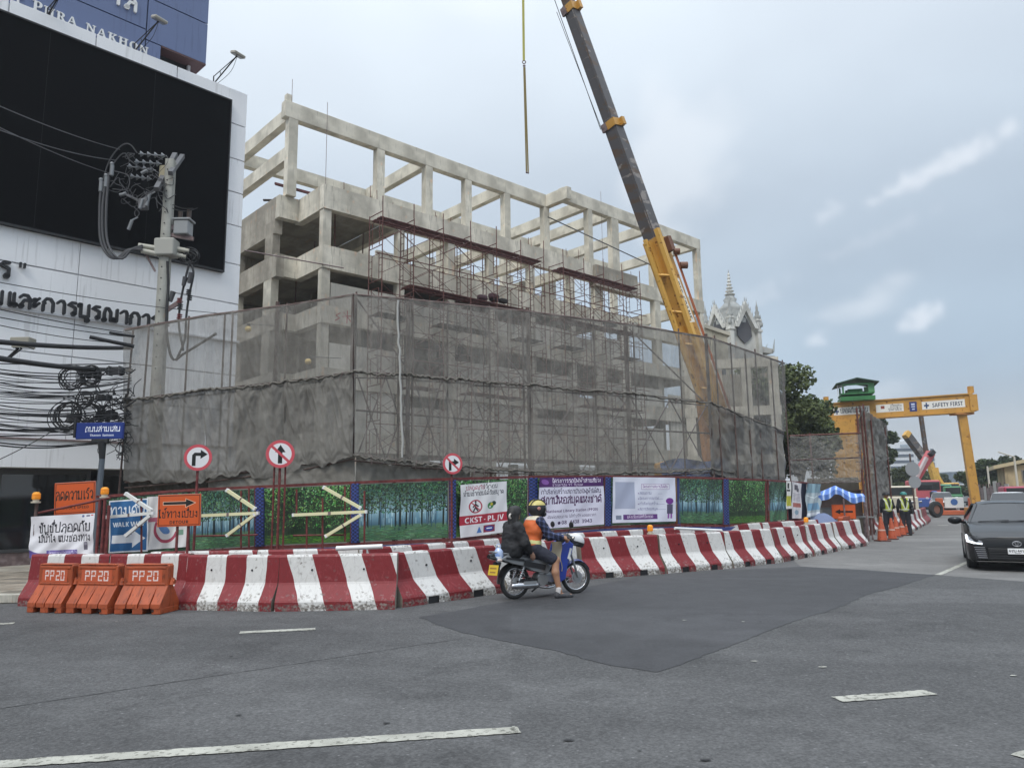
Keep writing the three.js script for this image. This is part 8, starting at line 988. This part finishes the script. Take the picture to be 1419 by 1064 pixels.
  bodyPart(o, 'shorts', skin([[hip, V(0.34, 0.9, 0), 0.15, 0.14], ...[[hR, V(0.60, 0.65, 0.24), 0.12, 0.10], [hL, V(0.62, 0.69, -0.18), 0.12, 0.10]], [hR, hL, 0.135, 0.135]], 0.013, 0.04, 0.008), mat([0.028, 0.03, 0.045], 0.9));
  bodyPart(o, 'shoe', merge([skin([[V(0.61, 0.045, 0.36), V(0.80, 0.035, 0.385), 0.045, 0.042], [V(0.8, 0.03, 0.385), V(0.89, 0.026, 0.395), 0.042, 0.028], [V(0.62, 0.08, 0.36), V(0.62, 0.05, 0.36), 0.045, 0.045]], 0.01, 0.03)]), mat([0.05, 0.05, 0.055], 0.7)); bodyPart(o, 'shoe', skin([[V(0.58, 0.26, -0.2), V(0.78, 0.25, -0.2), 0.047, 0.043], [V(0.78, 0.25, -0.2), V(0.86, 0.245, -0.2), 0.043, 0.03]], 0.01, 0.03), mat([0.05, 0.05, 0.055], 0.7)); bodyPart(o, 'sock', skin([[V(0.645, 0.15, 0.36), V(0.635, 0.09, 0.36), 0.046, 0.047]], 0.01, 0.02), mat([0.5, 0.48, 0.47], 0.9));
  o.updateMatrixWorld(true);
  const h = thing('helmet', 'black and gold full helmet on the head of the motorcycle rider', 'helmet', head.clone().add(V(-0.012, 0.015, 0)).applyMatrix4(o.matrixWorld), BRY - 0.1); const G = new THREE.SphereGeometry(0.152, 28, 20).scale(1.08, 1.0, 0.92);
  part(h, 'shell', [new THREE.SphereGeometry(0.152, 28, 16, 0, Math.PI * 2, Math.PI * 0.36, Math.PI * 0.42).scale(1.08, 1.0, 0.92), ball(0.06, 0.11, -0.1, 0, 10, 1, 0.8, 1.5)], M.blackMatt); part(h, 'crown_panel', new THREE.SphereGeometry(0.1535, 28, 14, 0, Math.PI * 2, 0, Math.PI * 0.38).scale(1.08, 1.0, 0.92), mat([0.50, 0.42, 0.13], 0.35)); part(h, 'stripe', [-0.06, 0.05].map((z) => new THREE.TorusGeometry(0.148, 0.01, 5, 24, Math.PI * 0.8).rotateZ(0.3).translate(0, 0.006, z).scale(1.06, 1, 1)), M.blackMatt); part(h, 'visor', new THREE.SphereGeometry(0.158, 20, 10, Math.PI - 1.0, 2.0, Math.PI * 0.38, Math.PI * 0.26).scale(1.08, 1, 0.93), M.glassDark); part(h, 'side_mark', [ball(0.03, -0.03, 0.0, 0.137, 8, 1.2, 1, 0.3)], mat([0.45, 0.2, 0.16], 0.5));
}
{ // passenger
  const o = thing('person', 'passenger in a loose black jacket with dark tied hair sitting behind the rider', 'person', BIKE.clone(), BRY);
  const hip = V(-0.04, 0.86, 0), chest = V(-0.02, 1.12, 0), neck = V(0.0, 1.3, 0), head = V(0.03, 1.40, -0.02), f = V(0.95, -0.05, -0.3).normalize();
  const sR = V(-0.02, 1.2, 0.18), eR = V(0.04, 0.93, 0.27), wR = V(0.20, 0.76, 0.22), sL = V(-0.02, 1.2, -0.18), eL = V(0.08, 0.95, -0.26), wL = V(0.26, 0.9, -0.18);
  const hL = V(-0.02, 0.83, -0.08), kL = V(0.26, 0.72, -0.3), aL = V(0.22, 0.38, -0.3), hR = V(-0.04, 0.83, 0.06), kR = V(0.16, 0.74, -0.22), aR = V(0.12, 0.38, -0.26);
  bodyPart(o, 'body', skin([[hip, chest, 0.13, 0.13], [chest, V(0, 1.22, 0), 0.12, 0.09], [V(-0.02, 1.2, -0.1), V(-0.02, 1.2, 0.1), 0.07, 0.07], [V(0, 1.22, 0), head.clone().add(V(0, -0.05, 0)), 0.05, 0.05], ...face1(head, f, 0.95), [sR, eR, 0.055, 0.043], [eR, wR, 0.043, 0.029], [sL, eL, 0.055, 0.043], [eL, wL, 0.043, 0.029], [hL, kL, 0.085, 0.06], [kL, aL, 0.056, 0.035], [hR, kR, 0.085, 0.06], [kR, aR, 0.056, 0.035], [aL, V(0.36, 0.34, -0.32), 0.036, 0.026], [aR, V(0.27, 0.34, -0.28), 0.036, 0.026], ...handBones(wR, V(0.5, -0.55, -0.1), V(-0.3, -0.4, -0.7), 0.5, -1, 0.92), ...handBones(wL, V(0.7, -0.2, 0.3), V(0, -0.5, 0.6), 0.6, 1, 0.92)], 0.0125, 0.03), mat([0.38, 0.21, 0.14], 0.6)); eyes(o, head, f, 0.95);
  seed(66); const cloth = mat([0.013, 0.013, 0.015], 0.8);
  bodyPart(o, 'jacket', skin([[V(-0.05, 0.80, 0), V(-0.03, 1.1, 0), 0.185, 0.165], [V(-0.06, 0.82, -0.1), V(-0.06, 0.82, 0.1), 0.145, 0.145], [V(-0.04, 1.05, -0.1), V(-0.04, 1.05, 0.1), 0.11, 0.11], [V(-0.02, 1.18, -0.13), V(-0.02, 1.18, 0.13), 0.085, 0.085], [sR, eR, 0.085, 0.085], [eR, V(0.15, 0.80, 0.235), 0.082, 0.062], [sL, eL, 0.085, 0.082], [eL, V(0.22, 0.91, -0.2), 0.08, 0.06], [V(0, 1.24, 0), V(0, 1.28, 0), 0.09, 0.07]], 0.0125, 0.04, 0.012), cloth);
  bodyPart(o, 'trousers', skin([[hL, kL, 0.105, 0.085], [kL, V(0.22, 0.42, -0.3), 0.085, 0.065], [hR, kR, 0.105, 0.085], [kR, V(0.13, 0.42, -0.26), 0.085, 0.065], [hL, hR, 0.13, 0.13]], 0.014, 0.04, 0.008), cloth); for (const [a, b] of [[V(0.2, 0.35, -0.3), V(0.38, 0.335, -0.32)], [V(0.1, 0.35, -0.26), V(0.29, 0.335, -0.28)]]) bodyPart(o, 'shoe', skin([[a, b, 0.045, 0.034]], 0.012, 0.02), M.blackMatt);
  bodyPart(o, 'hair', skin([[head.clone().add(V(-0.03, 0.035, 0)), head.clone().add(V(0.02, 0.05, 0)), 0.108, 0.10], [head.clone().add(V(-0.07, -0.02, 0.02)), V(-0.06, 1.2, 0.03), 0.085, 0.055], [V(-0.06, 1.2, 0.03), V(-0.1, 1.02, 0.05), 0.055, 0.03], [head.clone().add(V(0.0, 0.0, 0.07)), V(0.0, 1.27, 0.09), 0.05, 0.03]], 0.011, 0.04), mat([0.008, 0.007, 0.007], 0.6)); bodyPart(o, 'hair_tie', new THREE.TorusGeometry(0.035, 0.017, 6, 14).rotateY(0.6).translate(-0.105, 1.37, 0.06), mat([0.55, 0.5, 0.45], 0.9));
  o.updateMatrixWorld(true);
  const b = thing('carrier_bag', 'pale blue patterned plastic bag hanging behind the motorcycle passenger', 'bag', V(-0.34, 0.62, 0.06).applyMatrix4(o.matrixWorld), BRY); part(b, 'pouch', (() => { const g = new THREE.SphereGeometry(0.11, 16, 12).scale(0.7, 1.15, 0.8); const p = g.attributes.position; for (let i = 0; i < p.count; i++) { const k = 1 + 0.25 * (fbm(p.getX(i) * 20 + 9, p.getY(i) * 16 + 9, 64, 4) - 0.5); p.setXYZ(i, p.getX(i) * k, p.getY(i) * k, p.getZ(i) * k); } g.computeVertexNormals(); return g.translate(0, 0.12, 0); })(), mat('#ffffff', 0.5, { map: canvasTex(64, 64, (x) => { x.fillStyle = '#a9b9d6'; x.fillRect(0, 0, 64, 64); seed(3); for (let i = 0; i < 40; i++) { x.fillStyle = ['#5f7fbe', '#dfe5f0', '#7f9ad0'][i % 3]; x.fillRect(rr(0, 64), rr(0, 64), rr(4, 14), rr(3, 9)); } }) })); part(b, 'handle', new THREE.TorusGeometry(0.04, 0.008, 5, 14).translate(0, 0.26, 0), mat([0.4, 0.5, 0.7], 0.5));
}
function worker(label, u, v, ry, hat, bag) { // traffic worker with a reflective vest, seen from behind
  const p = ground(u, v), o = thing('person', label, 'person', V(p.x, 0, p.z), ry); const dk = mat([0.014, 0.014, 0.018], 0.9), f = V(0, 0, -1);
  const head = V(0, 1.60, -0.02), sh = 1.40, arm = (s, bend) => { const a = V(s * 0.19, sh, 0), e = V(s * 0.255, 1.14, 0.02), w = V(s * (bend ? 0.16 : 0.25), bend ? 1.02 : 0.9, bend ? -0.2 : -0.06); return [a, e, w]; }, [a1, e1, w1] = arm(1, true), [a2, e2, w2] = arm(-1, false), leg = (s) => [V(s * 0.09, 0.92, 0), V(s * 0.11, 0.50, -0.01), V(s * 0.13, 0.09, 0.02)], [h1, k1, n1] = leg(1), [h2, k2, n2] = leg(-1);
  const torso = [[V(0, 0.95, 0), V(0, 1.15, 0), 0.14, 0.13], [V(0, 1.15, 0), V(0, 1.32, 0), 0.135, 0.13], [V(-0.13, 1.38, 0), V(0.13, 1.38, 0), 0.075, 0.075], [V(-0.08, 1.25, 0), V(0.08, 1.25, 0), 0.11, 0.11]];
  bodyPart(o, 'body', skin([...torso, [V(0, 1.36, 0), V(0, 1.52, -0.01), 0.055, 0.05], ...face1(head, f), [a1, e1, 0.055, 0.045], [e1, w1, 0.045, 0.03], [a2, e2, 0.055, 0.045], [e2, w2, 0.045, 0.03], [h1, k1, 0.09, 0.062], [k1, n1, 0.06, 0.038], [h2, k2, 0.09, 0.062], [k2, n2, 0.06, 0.038], [n1, V(0.15, 0.04, -0.14), 0.04, 0.03], [n2, V(-0.15, 0.04, -0.14), 0.04, 0.03], ...handBones(w1, V(-0.3, -0.2, -0.8), V(-1, 0, 0), 0.7, 1), ...handBones(w2, V(0, -1, -0.1), V(1, 0, 0), 0.5, -1)], 0.014, 0.03), M.skin); eyes(o, head, f);
  bodyPart(o, 'shirt', skin([...inflate(torso, 0.012), [a1, e1, 0.07, 0.06], [e1, w1.clone().lerp(e1, 0.15), 0.058, 0.045], [a2, e2, 0.07, 0.06], [e2, w2.clone().lerp(e2, 0.15), 0.058, 0.045]], 0.018, 0.05), dk); bodyPart(o, 'trousers', skin([[h1, k1, 0.11, 0.085], [k1, n1, 0.085, 0.068], [h2, k2, 0.11, 0.085], [k2, n2, 0.085, 0.068], [V(-0.05, 0.94, 0), V(0.05, 0.94, 0), 0.145, 0.145]], 0.018, 0.05), mat([0.022, 0.022, 0.03], 0.9));
  const vb = inflate([[V(0, 1.04, 0), V(0, 1.3, 0), 0.14, 0.145], [V(-0.1, 1.385, 0), V(0.1, 1.385, 0), 0.08, 0.08], [V(-0.09, 1.2, 0), V(0.09, 1.2, 0), 0.115, 0.115]], 0.026), cut = (d, fn, n, m) => { const g = skin(inflate(vb, d), 0.016, 0.05).toNonIndexed(), q = g.attributes.position, keep = []; for (let i = 0; i < q.count; i += 3) { const x = (q.getX(i) + q.getX(i + 1) + q.getX(i + 2)) / 3, y = (q.getY(i) + q.getY(i + 1) + q.getY(i + 2)) / 3, z = q.getZ(i); if (fn(x, y, z)) for (let t = 0; t < 3; t++) keep.push(q.getX(i + t), q.getY(i + t), q.getZ(i + t)); } const r = new THREE.BufferGeometry(); r.setAttribute('position', new THREE.Float32BufferAttribute(keep, 3)); r.computeVertexNormals(); return bodyPart(o, n, r, m); };
  cut(0, (x, y) => y < 1.46, 'vest', mat([0.03, 0.035, 0.02], 0.8)); const lime = mat([0.42, 0.50, 0.04], 0.6), sil = mat([0.6, 0.62, 0.5], 0.5); cut(0.004, (x, y, z) => (Math.abs(x) < 0.14 && Math.abs(x) > 0.015 + (y - 1.0) * 0.12) || y < 1.06, 'vest_panel', lime); cut(0.008, (x, y, z) => Math.abs(Math.abs(x) - (0.02 + (y - 1.06) * 0.34)) < 0.022 && y > 1.05 || Math.abs(y - 1.03) < 0.022, 'reflective_band', sil);
  const hm = thing('helmet', hat[1], 'helmet', V(p.x, 1.62, p.z), ry); part(hm, 'shell', new THREE.SphereGeometry(0.135, 20, 10, 0, 6.2832, 0, Math.PI * 0.5).scale(1, 0.95, 1.1), hat[0]); part(hm, 'brim', cyl(0.148, 0.018, 0, 0.0, -0.02, 22), hat[0]); part(hm, 'band', cyl(0.137, 0.03, 0, 0.02, 0, 22), M.blackMatt);
  for (const s of [1, -1]) bodyPart(o, 'boot', skin([[V(s * 0.13, 0.09, 0.03), V(s * 0.135, 0.05, 0.02), 0.06, 0.055], [V(s * 0.135, 0.045, 0.02), V(s * 0.155, 0.04, -0.16), 0.05, 0.042]], 0.014, 0.03), M.blackMatt);
  if (bag) { o.updateMatrixWorld(true); const b = thing('shoulder_bag', 'small black bag slung at the hip of the right-hand worker', 'bag', V(0.26, 0.86, 0.06).applyMatrix4(o.matrixWorld), ry); part(b, 'pouch', rb(0.12, 0.26, 0.22, 0.04, 0, 0.12, 0), M.blackMatt); part(b, 'strap', pipe([V(0, 0.24, 0), V(-0.1, 0.45, 0.11), V(-0.28, 0.6, 0.13), V(-0.38, 0.66, 0.02)], 0.014, 5, 24), M.blackMatt); }
}
worker('worker with lime crossed vest and black cap helmet, left of the two', 1233, 742, 0.05, [M.blackMatt, 'black helmet on the head of the left-hand worker'], false);
worker('worker in lime vest and teal helmet carrying a shoulder bag, right of the two', 1257, 742, -0.25, [mat([0.02, 0.17, 0.15], 0.4), 'teal safety helmet on the head of the right-hand worker'], true);

renderer.render(scene, camera);
